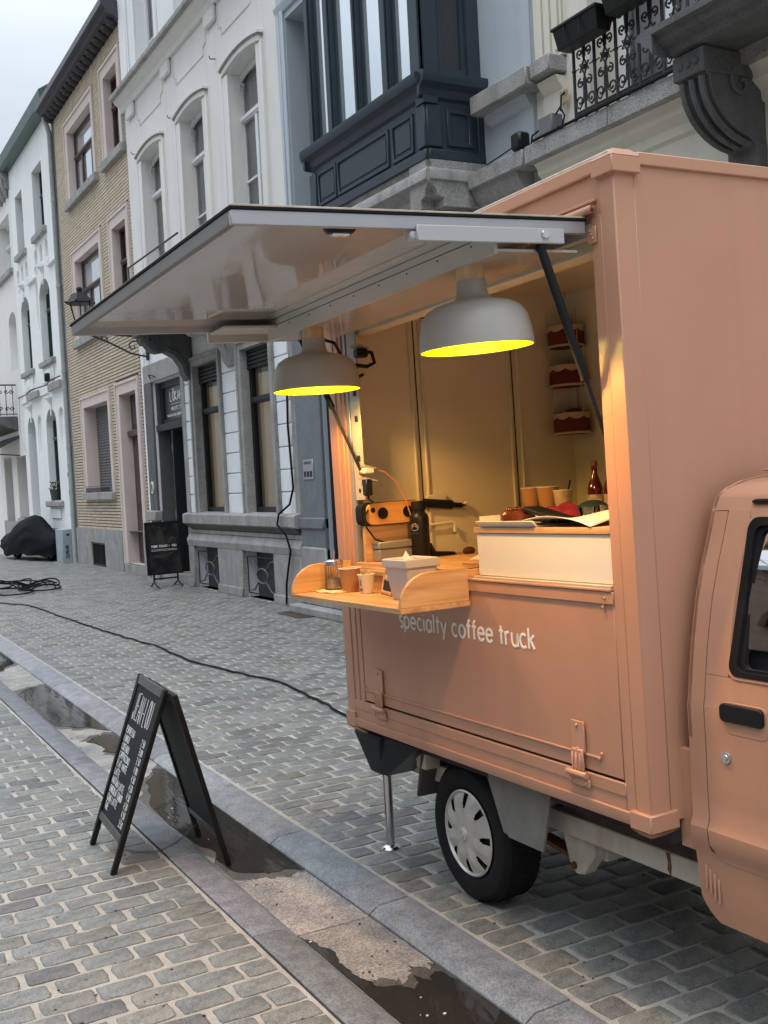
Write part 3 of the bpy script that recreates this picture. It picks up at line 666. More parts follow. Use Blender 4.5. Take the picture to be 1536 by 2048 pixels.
# wheels ------------------------------------------------------------
def wheel(y,x=.105,r=.258,z=None,side=1):
    z=z if z is not None else r+.0*y
    root=MB(); wd=.165
    prof=[(.165,.012),(.175,.004),(.205,-.004),(.235,.002),(.249,.014),(.2565,.03),(.258,.06),(.258,.105),(.2565,.135),(.249,.151),(.235,.163),(.205,.169),(.165,.155)]
    wh=part(MB().lathe([(a*r/.258,b*side) for a,b in prof],(x,y,z),72,0),'wheel',TYRE,smooth=28)
    mb=MB()
    for k in range(64):
        a=2*PI*k/64
        for j,(x0,x1) in enumerate(((.02,.048),(.056,.08),(.088,.112),(.12,.148))):
            a2=a+(j%2)*PI/64; c,s_=math.cos(a2),math.sin(a2); hw=.0098; R1,R2=r-.003,r+.0022 if 0<j<3 else r+.0012
            P=[]
            for R in (R1,R2):
                for (xx,tt) in ((x0,-hw),(x1,-hw),(x1,hw),(x0,hw)): P.append((x+xx*side,y+c*R-s_*tt,z+s_*R+c*tt))
            mb.add(P,[(0,3,2,1),(4,5,6,7),(0,1,5,4),(1,2,6,5),(2,3,7,6),(3,0,4,7)])
    o=part(mb,'tread',TYRE,wh,smooth=0); o['kind']='stuff'
    mb=MB().lathe([(0,.03),(.16,.03),(.163,.012),(.168,.012),(.168,.035),(0,.05)],(x,y,z),40,0); part(mb,'rim',BLACKP,wh)
    # hubcap: polar sheet with teardrop openings between eight spokes
    N,K=192,26; mb=MB(); H=.160
    for i in range(K):
        rr=.012+(H-.012)*i/(K-1)
        for j in range(N):
            a=2*PI*j/N; ph=((a/(2*PI)*8)%1)-.5     # 0 at spoke middle
            pet=1-abs(ph)*2
            hgt=-.016+.030*(rr/H)**2.2 - .010*pet*math.sin(PI*min(1,max(0,(rr-.05)/(H-.05))))
            if rr>.150: hgt=min(hgt,.004)-.006*(1-abs(rr-.155)/.006 if abs(rr-.155)<.006 else 0)
            mb.v.append((x+hgt*side,y+rr*math.cos(a),z+rr*math.sin(a)))
    for i in range(K-1):
        rr=.012+(H-.012)*(i+.5)/(K-1)
        for j in range(N):
            ph=abs((((j+.5)/N*8)%1)-.5); ang=(.5-ph)*2*PI/8*rr   # distance from slot middle line
            if .094<rr<.147:
                u=(rr-.094)/.053; wdt=.0145*math.sin(PI*min(1,u**.8*.62+.02))**.9
                if ang<wdt: continue
            mb.f.append((i*N+j,i*N+(j+1)%N,(i+1)*N+(j+1)%N,(i+1)*N+j))
    c=len(mb.v); mb.v.append((x-.017*side,y,z)); mb.f+=[(c,(j+1)%N,j) for j in range(N)]
    hb=part(mb,'hubcap',HUBC,wh,smooth=50)
    mb=MB().lathe([(0,-.022),(.024,-.022),(.0265,-.019),(.028,-.012)],(x,y,z),24,0); part(mb,'hub_disc',HUBC,wh)
    mb=MB(); d=[(y,z+.02),(y-.012,z),(y,z-.02),(y+.012,z)]; d2=[(y+(a-y)*.5,z+(b-z)*.5) for a,b in d]; mb.ring(0,d,d2,x-.025,x-.021); part(mb,'diamond_emblem',CHROME,wh)
    return wh
wheel(1.115,.105,.256,.2745); wheel(1.115,1.04,.256,.2745,1); wheel(-1.02,.16,.25,.252); wheel(-1.02,.98,.25,.252)
part(MB().box(.27,1.1,1.08,1.15,.23,.30),'rear_axle',RUST,bevel=.01)
# mudguards, chassis
def hexa(v,name,mat,**k): return part(MB().add(v,[(0,3,2,1),(4,5,6,7),(0,1,5,4),(1,2,6,5),(2,3,7,6),(3,0,4,7)]),name,mat,**k)
hexa([(.085,.845,.345),(.30,.76,.345),(.30,.745,.345),(.095,.765,.34),(.08,.935,.56),(.32,.80,.56),(.32,.56,.56),(.085,.60,.56)],'mudguard',MUD,bevel=.006)
hexa([(.075,.60,.345),(.085,.60,.345),(.085,.80,.345),(.075,.80,.345),(.075,.54,.56),(.085,.54,.56),(.085,.915,.56),(.075,.915,.56)],'mudguard_flap',MUD,bevel=.003)
hexa([(.10,1.46,.335),(.30,1.43,.335),(.30,1.45,.335),(.10,1.475,.335),(.08,1.35,.57),(.32,1.35,.57),(.32,1.37,.57),(.08,1.37,.57)],'mud_flap',M('rubber flap',(.075,.07,.06),.8,var=.2),bevel=.003)
part(MB().box(.09,.16,1.37,1.44,.46,.58),'bracket',CHAS,bevel=.004)
for x in (.165,.98):
    part(MB().box(x,x+.055,-.95,1.70,.392,.462),'chassis_rail',CHAS,bevel=.004)
part(MB().box(.325,.92,.15,.20,.35,.43),'cross_member',CHAS); part(MB().box(.325,.92,.9,.95,.35,.43),'cross_member',CHAS)
part(MB().box(.08,1.24,.0,1.80,.53,.585),'subframe',M('dark subframe',(.03,.027,.027),.8,var=.3,vs=10))
part(MB().box(.17,.26,-.04,.60,.425,.53),'crust',M('rusty underside',(.06,.04,.03),.9,var=.5,vs=14))
mb=MB(); mb.prism([(.66,.47),(.52,.47),(.50,.40),(.50,.33),(.56,.255),(.60,.245),(.635,.28),(.665,.38)],0,.205,.255); br=part(mb,'spring_bracket',CHAS,bevel=.004)
part(MB().box(.255,.34,.50,.58,.30,.42),'spring_bracket',CHAS,br,bevel=.006)
for (y,z,r) in ((.60,.405,.02),(.605,.275,.013)):
    mb=MB(); mb.lathe([(0,-.012),(r*.6,-.012),(r*.6,-.004),(r,-.004),(r,0)],(.204,y,z),16,0); part(mb,'bolt',RUST,br)
mb=MB(); mb.prism([(.60,.28),(.85,.31),(1.1,.285),(1.45,.35),(1.45,.362),(1.1,.30),(.85,.325),(.60,.296)],0,.215,.265); part(mb,'leaf_spring',RUST)
mb=MB(); mb.prism([(.10,.46),(.115,.46),(.108,.43),(.112,.41),(.10,.395),(.096,.42)],0,.1625,.1655); part(mb,'rust_streak',RUST)
# corner leg housing and jack leg
hexa([(.04,1.60,.40),(.30,1.60,.40),(.30,1.66,.40),(.04,1.66,.40),(.03,1.32,.565),(.34,1.32,.565),(.34,1.80,.565),(.03,1.80,.565)],'leg_housing',BLACKP)
mb=MB(); mb.add([(.015,1.84,.56),(.015,1.60,.56),(.09,1.60,.56),(.20,1.84,.56),(.05,1.765,.385),(.05,1.665,.385),(.085,1.665,.385),(.12,1.765,.385)],[(0,1,2,3),(4,7,6,5),(0,4,5,1),(1,5,6,2),(2,6,7,3),(3,7,4,0)])
part(mb,'bumper_corner',BLACKP,bevel=.008)
part(MB().box(.09,1.22,1.72,1.84,.39,.56),'rear_bumper',BLACKP,bevel=.01)
jk=part(MB().tube([(.14,1.79,.45),(.14,1.80,.042)],.0195,20),'jack_leg',CHROME)
part(MB().lathe([(0,.028),(.041,.028),(.043,.032),(.037,.041),(.021,.047),(.021,.06),(0,.06)],(.14,1.80,0),24),'foot_plate',CHROME,jk)
# ------------------------------------------------------------------ cab
ZP=[(.325,.150),(.335,.132),(.40,.122),(.50,.116),(.535,.112),(.56,.100),(.60,.099),(.625,.110),(.70,.1095),(.84,.112),(.93,.112),(.955,.118),(1.0,.124),(1.10,.140),(1.217,.166),(1.311,.196),(1.40,.229),(1.45,.246),(1.49,.266),(1.512,.300),(1.530,.36),(1.545,.50),(1.552,.65)]
def sx(z):
    for (z0,x0),(z1,x1) in zip(ZP[:-1],ZP[1:]):
        if z<=z1: return x0+(x1-x0)*(z-z0)/(z1-z0)
    return ZP[-1][1]
def shell(mb,zs,yf0,yf1,inset=0.,ny=1,thick=.012):
    """patch of the cab side between heights zs, from y=yf0(z) to yf1(z)"""
    b=len(mb.v)
    for z in zs:
        for k in range(ny+1):
            y=yf0(z)+(yf1(z)-yf0(z))*k/ny; mb.v.append((sx(z)+inset,y,z))
    for z in zs:
        for k in range(ny+1):
            y=yf0(z)+(yf1(z)-yf0(z))*k/ny; mb.v.append((sx(z)+inset+thick,y,z))
    n=ny+1;m=len(zs);o=m*n
    for i in range(m-1):
        for k in range(ny):
            a=b+i*n+k; mb.f.append((a,a+1,a+n+1,a+n)); mb.f.append((a+o,a+n+o,a+n+1+o,a+1+o))
        mb.f.append((b+i*n,b+(i+1)*n,b+(i+1)*n+o,b+i*n+o)); mb.f.append((b+i*n+ny,b+i*n+ny+o,b+(i+1)*n+ny+o,b+(i+1)*n+ny))
    for k in range(ny): mb.f.append((b+k,b+k+o,b+k+1+o,b+k+1)); mb.f.append((b+(m-1)*n+k,b+(m-1)*n+k+1,b+(m-1)*n+k+1+o,b+(m-1)*n+k+o))
    return mb
def zr(a,b): 
    return sorted(set([a,b]+[z for z,_ in ZP if a<z<b]+[a+(b-a)*i/6 for i in range(1,6)]))
def rear(z): # rear outline of the cab side with its rounded lower corner
    return -.062 if z>.425 else -.062-.11*(1-math.sqrt(max(0,1-((.425-z)/.1005)**2)))
def seam(z): return -.122 if z>.60 else (-.128)
FRONT=lambda z: -1.46+max(0,z-.95)*.62
mb=MB(); shell(mb,sorted(zr(.325,1.45)+[.328,.345,.36,.38]),rear,lambda z:-.122 if z>.515 else -1.40,0,3)
part(mb,'cab_side',PINK,smooth=25,bevel=0)
mb=MB(); shell(mb,zr(1.452,1.552),lambda z:-.062-max(0,z-1.49)*.9,lambda z:-1.14,0,3); part(mb,'roof_edge',PINK,smooth=50)
mb=MB()
for xx,(za) in (): pass
prof=[(sx(z),z) for z,_ in ZP[9:]]; top=prof+[(1.2-x,z) for x,z in prof[::-1]]
mb.prism([(x,z) for x,z in ([(.19,.46),(.13,.50),(.112,.60)]+top+[(1.088,.60),(1.07,.46)])],1,-.075,-.064); part(mb,'cab_back',PINK)
mb=MB(); mb.box(.40,.86,-1.12,-.11,1.552,1.560); part(mb,'cab_roof',PINK,bevel=.004)
mb=MB(); mb.add([(.3,-1.12,1.55),(.9,-1.12,1.55),(1.07,-1.46,.98),(.13,-1.46,.98)],[(0,1,2,3)]); part(mb,'windscreen',GLC)
part(MB().box(.13,1.07,-1.50,-1.44,.34,.98),'cab_front',PINK,bevel=.02)
part(MB().box(.2,1.07,-1.44,-.16,.37,.40),'cab_floor',BLACKP)
part(MB().box(1.075,1.088,-1.44,-.07,.34,1.0),'cab_side',PINK)
part(MB().add([(1.08,-1.40,1.0),(1.08,-.07,1.0),(.93,-.07,1.50),(.93,-1.13,1.50)],[(0,1,2,3)]),'side_window',GLC)
part(MB().box(.35,1.0,-.55,-.13,.55,.72),'seat',BLACKP,bevel=.04,seg=3)
part(MB().box(.35,1.0,-.22,-.12,.70,1.25),'seat_back',M('seat fabric',(.03,.03,.035),.9),bevel=.04,seg=3)
part(MB().box(.2,1.0,-1.40,-1.15,.80,.98),'dashboard',BLACKP,bevel=.03)
mb=MB(); mb.lathe([(.17,-.012),(.182,0),(.17,.012),(.158,0)],(0,0,0),28,2,close=True); mb.xf(Matrix.Translation((.40,-1.02,1.02))@Matrix.Rotation(RAD(60),4,'X')); part(mb,'steering_wheel',BLACKP)
# door: lower skin below the belt line, pillar strips around the window
dr=part(shell(MB(),zr(.519,1.018),lambda z:-.127 if z>.58 else -.127-.03*max(0,(.58-z)/.061)**2,lambda z:-1.18,-.002,4),'cab_door',PINK,smooth=25)
part(shell(MB(),zr(1.0195,1.452),lambda z:-.127-.0*z,lambda z:-.205,-.002,2),'window_pillar',PINK,dr,smooth=25)
part(shell(MB(),zr(1.436,1.452),lambda z:-.206,lambda z:-1.10,-.002,4),'window_header',PINK,dr,smooth=25)
def rrect(y0,y1,z0,z1,r,n=5):
    p=[]
    for cy,cz,a in ((y1-r,z1-r,0),(y0+r,z1-r,90),(y0+r,z0+r,180),(y1-r,z0+r,270)):
        for i in range(n+1): t=RAD(a+90*i/n); p.append((cy+r*math.cos(t),cz+r*math.sin(t)))
    return p
def onskin(outer,inner,d0,d1,name,mat,parent):
    n=len(outer); mb=MB(); 
    for d in (d0,d1):
        for P in (outer,inner):
            for (y,z) in P: mb.v.append((sx(z)+d,y,z))
    for i in range(n):
        j=(i+1)%n; mb.f+=[(i,j,n+j,n+i),(2*n+i,3*n+i,3*n+j,2*n+j),(i,2*n+i,2*n+j,j),(n+i,n+j,3*n+j,3*n+i)]
    return part(mb,name,mat,parent)
fo=rrect(-1.06,-.200,1.016,1.444,.036); f2=rrect(-1.05,-.210,1.024,1.434,.030); f3=rrect(-1.02,-.236,1.038,1.412,.022)
onskin(fo,f2,-.006,.004,'window_surround',PINK,dr); onskin(f2,f3,-.008,.006,'window_seal',BLACKR,dr)
f4=rrect(-1.008,-.252,1.046,1.400,.016); onskin(f3,f4,.002,.010,'window_seal',BLACKR,dr)
mb=MB(); ys=[-1.0,-.268]; zz=[1.045,1.15,1.27,1.40]
zz=[1.035+.0375*i for i in range(11)]
for z in zz:
    for y in (-1.02,-.24): mb.v.append((sx(z)+.011,y,z))
for i in range(10): mb.f.append((2*i,2*i+1,2*i+3,2*i+2))
part(mb,'pane',GLC,dr)
mb=MB(); mb.tube([(sx(1.474)-.004,-.205,1.474),(sx(1.474)-.006,-.22,1.474),(sx(1.474)-.006,-1.08,1.474)],[.004,.0075,.0075],8); part(mb,'rain_gutter',BLACKP)
# handle in its recess
mb=MB(); 
P=rrect(-.345,-.195,.872,.958,.022); mb.prism(P,0,.1085,.112); part(mb,'handle_dish',PINK,dr,bevel=.004,seg=2)
mb=MB(); mb.prism(rrect(-.335,-.190,.905,.953,.014),0,.099,.112); part(mb,'door_handle',BLACKP,dr,bevel=.003,seg=2)
mb=MB(); mb.lathe([(0,-.008),(.008,-.008),(.009,-.004),(.0155,-.004),(.0165,0),(.0165,.006)],(.1075,-.20,.808),20,0); part(mb,'lock',CHROME,dr)
# dent crease near the lock
for i in range(4):
    y=-.092-.015*i; z0=.46-.010*i; mb=MB(); mb.prism([(.1145,z0-.035),(.119,z0-.038),(.119,z0+.035),(.1145,z0+.032)],1,y-.0035,y+.0035); part(mb,'vent_louvre',PINKD,bevel=.002)
part(MB().box(.12,.14,-.062,.0,.52,.80),'cab_link',PINK,bevel=.002)

# ================================================================== BUILDINGS
XF=5.48
def cells(holes,y0,y1,z0,z1):
    ys=sorted(set([y0,y1]+[v for h in holes for v in (h[0],h[1]) if y0<v<y1])); zs=sorted(set([z0,z1]+[v for h in holes for v in (h[2],h[3]) if z0<v<z1]))
    for a,b in zip(ys[:-1],ys[1:]):
        for c,d in zip(zs[:-1],zs[1:]):
            my,mz=(a+b)/2,(c+d)/2
            if not any(h[0]<my<h[1] and h[2]<mz<h[3] for h in holes): yield a,b,c,d
def wall(mb,holes,y0,y1,z0,z1,x=XF,dep=.45):
    for a,b,c,d in cells(holes,y0,y1,z0,z1): mb.add([(x,a,c),(x,b,c),(x,b,d),(x,a,d)],[(0,3,2,1)])
    for h in holes:
        a,b,c,d=max(h[0],y0),min(h[1],y1),max(h[2],z0),min(h[3],z1)
        if a>=b or c>=d: continue
        D=h[4] if len(h)>4 else dep
        mb.add([(x,a,c),(x,b,c),(x,b,d),(x,a,d),(x+D,a,c),(x+D,b,c),(x+D,b,d),(x+D,a,d)],[(0,1,5,4),(1,2,6,5),(2,3,7,6),(3,0,4,7)])
    return mb
def spandrel(mb,y0,y1,zs,ztop,x,dep,n=10):
    """fills a rectangular opening's head down to an arch springing at zs"""
    cy=(y0+y1)/2; hw=(y1-y0)/2
    for i in range(n):
        t0,t1=PI*i/n,PI*(i+1)/n
        a=(cy-hw*math.cos(t0),zs+(ztop-zs)*math.sin(t0)); b=(cy-hw*math.cos(t1),zs+(ztop-zs)*math.sin(t1))
        mb.add([(x,a[0],a[1]),(x,b[0],b[1]),(x,b[0],ztop),(x,a[0],ztop),(x+dep,a[0],a[1]),(x+dep,b[0],b[1])],[(0,3,2,1),(0,1,5,4)])
def segfill(mb,y0,y1,zs,rise,ztop,x,dep,n=10):
    cy=(y0+y1)/2; hw=(y1-y0)/2
    for i in range(n):
        t0,t1=-1+2*i/n,-1+2*(i+1)/n; a=(cy+hw*t0,zs+rise*(1-t0*t0)); b=(cy+hw*t1,zs+rise*(1-t1*t1))
        mb.add([(x,a[0],a[1]),(x,b[0],b[1]),(x,b[0],ztop),(x,a[0],ztop),(x+dep,a[0],a[1]),(x+dep,b[0],b[1])],[(0,3,2,1),(0,1,5,4)])
def segband(mb,y0,y1,zs,rise,th,x0,x1,n=12):
    cy=(y0+y1)/2; hw=(y1-y0)/2
    for i in range(n):
        t0,t1=-1+2*i/n,-1+2*(i+1)/n; a=(cy+hw*t0,zs+rise*(1-t0*t0)); b=(cy+hw*t1,zs+rise*(1-t1*t1))
        V=[(x,p[0],p[1]+d) for x in (x0,x1) for p,d in ((a,0),(b,0),(b,th),(a,th))]
        mb.add(V,[(0,3,2,1),(0,1,5,4),(2,3,7,6)]+([(0,4,7,3)] if i==0 else [])+([(1,2,6,5)] if i==n-1 else []))
def archband(mb,y0,y1,zs,ztop,th,x0,x1,n=14):
    cy=(y0+y1)/2; hw=(y1-y0)/2; O=[];I=[]
    for i in range(n+1):
        t=PI*i/n; I.append((cy-hw*math.cos(t),zs+(ztop-zs)*math.sin(t))); O.append((cy-(hw+th)*math.cos(t),zs+(ztop-zs+th)*math.sin(t)))
    for i in range(n):
        a,b,c,d=I[i],I[i+1],O[i+1],O[i]; V=[(x,p[0],p[1]) for x in (x0,x1) for p in (a,b,c,d)]
        mb.add(V,[(0,3,2,1),(0,1,5,4),(2,3,7,6)]+([(0,4,7,3)] if i==0 else [])+([(1,2,6,5)] if i==n-1 else []))
def window(bld,y0,y1,z0,z1,x,mat,gm=None,trans=None,mull=(),fw=.055,bars=(),curtain=True,name='window',arch=0):
    """frame > panes; trans = height of transom bar, mull = fractions below the transom"""
    mb=MB(); mb.ring(0,[(y0,z0),(y1,z0),(y1,z1),(y0,z1)],[(y0+fw,z0+fw*1.2),(y1-fw,z0+fw*1.2),(y1-fw,z1-fw),(y0+fw,z1-fw)],x,x+.07)
    f=mb.build(name,mat,bld)
    zt_=trans if trans else z1
    if trans: MB().box(x-.012,x+.07,y0+fw,y1-fw,trans-.045,trans+.045).build('transom',mat,f,bevel=.006); MB().box(x-.03,x-.012,y0+fw,y1-fw,trans-.02,trans+.03).build('transom',mat,f)
    for m_ in mull:
        ym=y0+(y1-y0)*m_; MB().box(x-.006,x+.066,ym-.04,ym+.04,z0+fw,zt_-.045 if trans else z1-fw).build('mullion',mat,f,bevel=.005)
    for zb in bars: MB().box(x+.01,x+.05,y0+fw,y1-fw,zb-.014,zb+.014).build('glazing_bar',mat,f)
    ed=[0]+list(mull)+[1]
    ys=[y0+fw*.8+(y1-y0-fw*1.6)*e for e in ed]
    for a,b in zip(ys[:-1],ys[1:]):
        MB().add([(x+.035,a,z0+fw*.8),(x+.035,b,z0+fw*.8),(x+.035,b,zt_),(x+.035,a,zt_)],[(0,3,2,1)]).build('pane',gm or GLT,f)
    if trans: MB().add([(x+.035,y0+fw*.8,trans),(x+.035,y1-fw*.8,trans),(x+.035,y1-fw*.8,z1-fw*.8),(x+.035,y0+fw*.8,z1-fw*.8)],[(0,3,2,1)]).build('pane',gm or GLT,f)
    if curtain and (gm is None or gm is GLT):
        MB().add([(x+.085,y0,z0),(x+.085,y1,z0),(x+.085,y1,z1),(x+.085,y0,z1)],[(0,3,2,1)]).build('curtain',CURT,f)
    return f
def surround(bld,y0,y1,z0,z1,w_,x0,mat,sill=False,proud=.03,name='window_surround'):
    """flat stone frame round an opening, two steps"""
    mb=MB(); mb.ring(0,[(y0-w_,z0),(y1+w_,z0),(y1+w_,z1+w_),(y0-w_,z1+w_)],[(y0,z0),(y1,z0),(y1,z1),(y0,z1)],x0-proud,x0+.02)
    f=mb.build(name,mat,bld)
    mb=MB(); mb.ring(0,[(y0-w_,z0+.001),(y1+w_,z0+.001),(y1+w_,z1+w_),(y0-w_,z1+w_)],[(y0-w_+.05,z0+.001),(y1+w_-.05,z0+.001),(y1+w_-.05,z1+w_-.05),(y0-w_+.05,z1+w_-.05)],x0-proud-.022,x0-proud+.001)
    mb.build('edge_moulding',mat,f); return f
def block_body(bld,y0,y1,z1,mat,xb=12.,x=XF):
    mb=MB(); mb.add([(x+.6,y0,0),(xb,y0,0),(xb,y1,0),(x+.6,y1,0),(x+.6,y0,z1),(xb,y0,z1),(xb,y1,z1),(x+.6,y1,z1)],[(4,5,6,7),(0,1,5,4),(1,2,6,5),(2,3,7,6),(3,0,4,7)])
    return mb.build('back_walls',mat,bld)
def sidecheeks(mb,y0,y1,z1,x=XF):
    mb.add([(x,y0,0),(x+.62,y0,0),(x+.62,y0,z1),(x,y0,z1)],[(0,1,2,3)]); mb.add([(x,y1,0),(x+.62,y1,0),(x+.62,y1,z1),(x,y1,z1)],[(3,2,1,0)]); mb.add([(x,y0,z1),(x,y1,z1),(x+.62,y1,z1),(x+.62,y0,z1)],[(0,3,2,1)])
ROOFM=M('roof slate',(.06,.062,.07),.7,var=.25,vs=3)
# ---------------------------------------------------------- tan brick house (Y 18.85 .. 24.45)
B4=empty('brick_house',(XF,21.6,0),'tan ribbed brick house with pale pink stone window surrounds and dark eaves','house')
H4=[(21.15,23.2,7.72,9.15),(19.2,20.12,7.72,9.22),(21.15,23.2,4.80,6.45),(19.2,20.12,4.80,6.45),(21.2,23.18,1.56,3.36),(19.2,20.32,.18,3.38)]
mb=MB(); wall(mb,H4,18.86,24.45,.80,9.82,XF+.022,.36); sidecheeks(mb,18.86,24.45,9.82,XF+.03); bw=mb.build('wall',MORT,B4,smooth=0)
hs4=[(a-.24,b+.24,c,d+.24) for a,b,c,d in H4]
mb=MB(); z=.80; pitch=.0625; k=0
while z<9.80:
    hz0,hz1=z+.004,z+pitch-.014
    iv=[(18.88,24.43)]
    for a,b,c,d in hs4:
        if c<hz1 and d>hz0:
            nv=[]
            for p,q in iv:
                if b<=p or a>=q: nv.append((p,q))
                else:
                    if a>p: nv.append((p,a))
                    if b<q: nv.append((b,q))
            iv=nv
    for p,q in iv:
        y=p; 
        while y<q-.01:
            ln=min(random.choice([.21,.21,.21,.1]),q-y); xo=random.uniform(-.0015,.0015)
            x=XF+xo; y1=y+ln-.002
            mb.add([(x,y,hz0),(x,y1,hz0),(x,y1,hz1),(x,y,hz1),(x+.03,y,hz0),(x+.03,y1,hz0),(x+.03,y1,hz1),(x+.03,y,hz1)],[(0,3,2,1),(0,1,5,4),(3,7,6,2),(0,4,7,3),(1,2,6,5)])
            y+=ln
    z+=pitch
o=mb.build('bricks',BRICK,bw,smooth=0,kind='stuff')
tn=np.repeat(np.random.RandomState(4).uniform(.90,1.09,(len(mb.v)//8,1)),8,axis=0); 
a=o.data.color_attributes.new('tone','FLOAT_COLOR','POINT'); ar=np.ones((len(o.data.vertices),4),dtype=np.float32); ar[:,:3]=tn[:len(ar)]*np.array([[1,.98,.92]]); a.data.foreach_set('color',ar.ravel())
n_=BRICK.node_tree; at=n_.nodes.new('ShaderNodeAttribute'); at.attribute_name='tone'; mm=n_.nodes.new('ShaderNodeMixRGB'); mm.blend_type='MULTIPLY'; mm.inputs[0].default_value=1
bs_=n_.nodes['Principled BSDF'].inputs['Base Color']; src=bs_.links[0].from_socket; n_.links.new(src,mm.inputs[1]); n_.links.new(at.outputs['Color'],mm.inputs[2]); n_.links.new(mm.outputs[0],bs_)
for i,(a_,b_,c,d) in enumerate(H4):
    su=surround(B4,a_,b_,c,d,.235,XF,TRIMP,proud=.018,name='window_surround' if i<5 else 'door_surround')
    MB().ring(0,[(a_,c),(b_,c),(b_,d),(a_,d)],[(a_+.002,c+.002),(b_-.002,c+.002),(b_-.002,d-.002),(a_+.002,d-.002)],XF+.019,XF+.30).build('reveal',TRIMP,su)
    if i<4:
        MB().box(XF-.10,XF+.2,a_-.30,b_+.26,c-.16,c).build('window_sill',STONE,B4,bevel=.01)
        wide=b_-a_>1.5
        window(B4,a_,b_,c,d,XF+.13,BROWN,GLS if wide else GLT,trans=c+(d-c)*.62,mull=(.3,.7) if wide else (.5,),fw=.06)
MB().box(XF-.10,XF+.2,20.95,23.45,1.41,1.56).build('window_sill',STONE,B4,bevel=.01)
sh=MB().box(XF+.25,XF+.27,21.2,23.18,1.56,3.36).build('roller_shutter',M('shutter',(.10,.10,.105),.6,var=.08),B4)
for i in range(30): MB().prism([(XF+.245,1.58+i*.059),(XF+.232,1.605+i*.059),(XF+.245,1.632+i*.059)],1,21.21,23.17).build('slat',MATS['shutter'],sh)
# low scroll railing on the ground floor sill
mb=MB()
for i in range(16): 
    y=21.25+i*.125
    mb.tube([(XF-.07,y+.035*math.cos(t*.7),1.62+.045*math.sin(t*.7)) for t in range(10)],.006,5)
mb.tube([(XF-.07,21.1,1.69),(XF-.07,23.3,1.69)],.007,5); mb.tube([(XF-.07,21.1,1.57),(XF-.07,23.3,1.57)],.007,5); mb.build('sill_railing',IRON,B4)
mb=MB(); mb.box(XF+.20,XF+.26,19.2,20.32,.2,3.36); dr4=mb.build('door',BROWN,B4)
MB().box(XF+.10,XF+.20,19.2,20.32,2.58,2.70).build('door_cornice',BROWN,dr4,bevel=.02)
for yy in (19.3,19.82):
    MB().box(XF+.185,XF+.20,yy,yy+.42,.45,1.15).build('door_panel',BROWN,dr4,bevel=.01); MB().box(XF+.185,XF+.20,yy,yy+.42,1.3,2.4).build('door_panel',BROWN,dr4,bevel=.01)
MB().box(XF+.19,XF+.199,19.3,20.2,2.8,3.25).build('fanlight',GLD,dr4)
MB().box(XF-.05,XF+.2,19.0,20.5,0,.18).build('door_step',STONE,B4,bevel=.01)
pl=MB(); wall(pl,[(21.95,23.1,0.02,.52,.25)],20.62,24.45,0,.80,XF-.045,.3); pl.add([(XF-.045,20.62,.8),(XF-.045,24.45,.8),(XF+.03,24.45,.8),(XF+.03,20.62,.8)],[(0,3,2,1)]); pl.add([(XF-.045,20.62,0),(XF+.3,20.62,0),(XF+.3,20.62,.8),(XF-.045,20.62,.8)],[(0,1,2,3)]); pl=pl.build('plinth',STONE,B4,smooth=0)
MB().box(XF-.045,XF+.3,18.87,19.15,0,.80).build('plinth',STONE,B4)
gr=MB(); gr.ring(0,[(21.95,.02),(23.1,.02),(23.1,.52),(21.95,.52)],[(22.0,.06),(23.05,.06),(23.05,.48),(22.0,.48)],XF-.02,XF+.01); gr=gr.build('cellar_grille',IRON,B4)
for i in range(12): MB().tube([(XF,22.05+i*.087,.04),(XF,22.05+i*.087,.5)],.009,5).build('bar',IRON,gr)
MB().box(XF+.2,XF+.21,21.95,23.1,0,.52).build('cellar_void',DARKIN,B4)
# eaves with brackets
mb=MB(); mb.prism([(XF+.1,9.80),(XF-.05,9.80),(XF-.10,9.86),(XF-.24,9.90),(XF-.27,9.98),(XF-.33,10.0),(XF-.33,10.10),(XF+.1,10.14)],1,18.80,24.62); ev=mb.build('eave',EAVE,B4)
for i in range(19):
    y=19.02+i*.30; MB().ball((XF-.09,y,9.83),.12,12,8,(1.0,.7,.75)).build('bracket',EAVE,ev)
MB().box(XF-.345,XF-.325,18.78,24.64,10.0,10.12).build('gutter',M('gutter violet grey',(.075,.07,.085),.45),ev)
MB().prism([(XF-.33,10.13),(XF+3,11.9),(XF+7,11.9),(XF+7,10.1)],1,18.87,24.44).build('roof',ROOFM,B4)
MB().box(XF-.05,XF+.05,24.0,24.2,10.13,10.50).build('vent_stack',M('terracotta dull',(.2,.14,.12),.8),B4)
block_body(B4,18.87,24.44,9.8,WALLW)
# drain pipe between the houses
t=empty('drain_pipe',(XF-.05,24.6,0),'grey zinc drain pipe running down beside the tan brick wall','drain pipe')
mb=MB().tube([(XF-.06,24.60,.0),(XF-.06,24.60,9.55),(XF-.12,24.52,9.7),(XF-.2,24.45,9.86)],.055,12).build('pipe',PIPEM,t)
for z_ in (1.1,2.6,4.3,6.2,8.1): MB().lathe([(.062,-.03),(.066,-.03),(.066,.03),(.062,.03)],(XF-.06,24.60,z_),14).build('pipe_clip',PIPEM,t)
for z_,c in ((1.95,'sticker red'),(2.15,'sticker white'),(1.55,'sticker white')): MB().box(XF-.123,XF-.118,24.57,24.63,z_,z_+.09).build('sticker',M(c,(.35,.08,.06) if 'red' in c else (.6,.6,.6),.6),t)
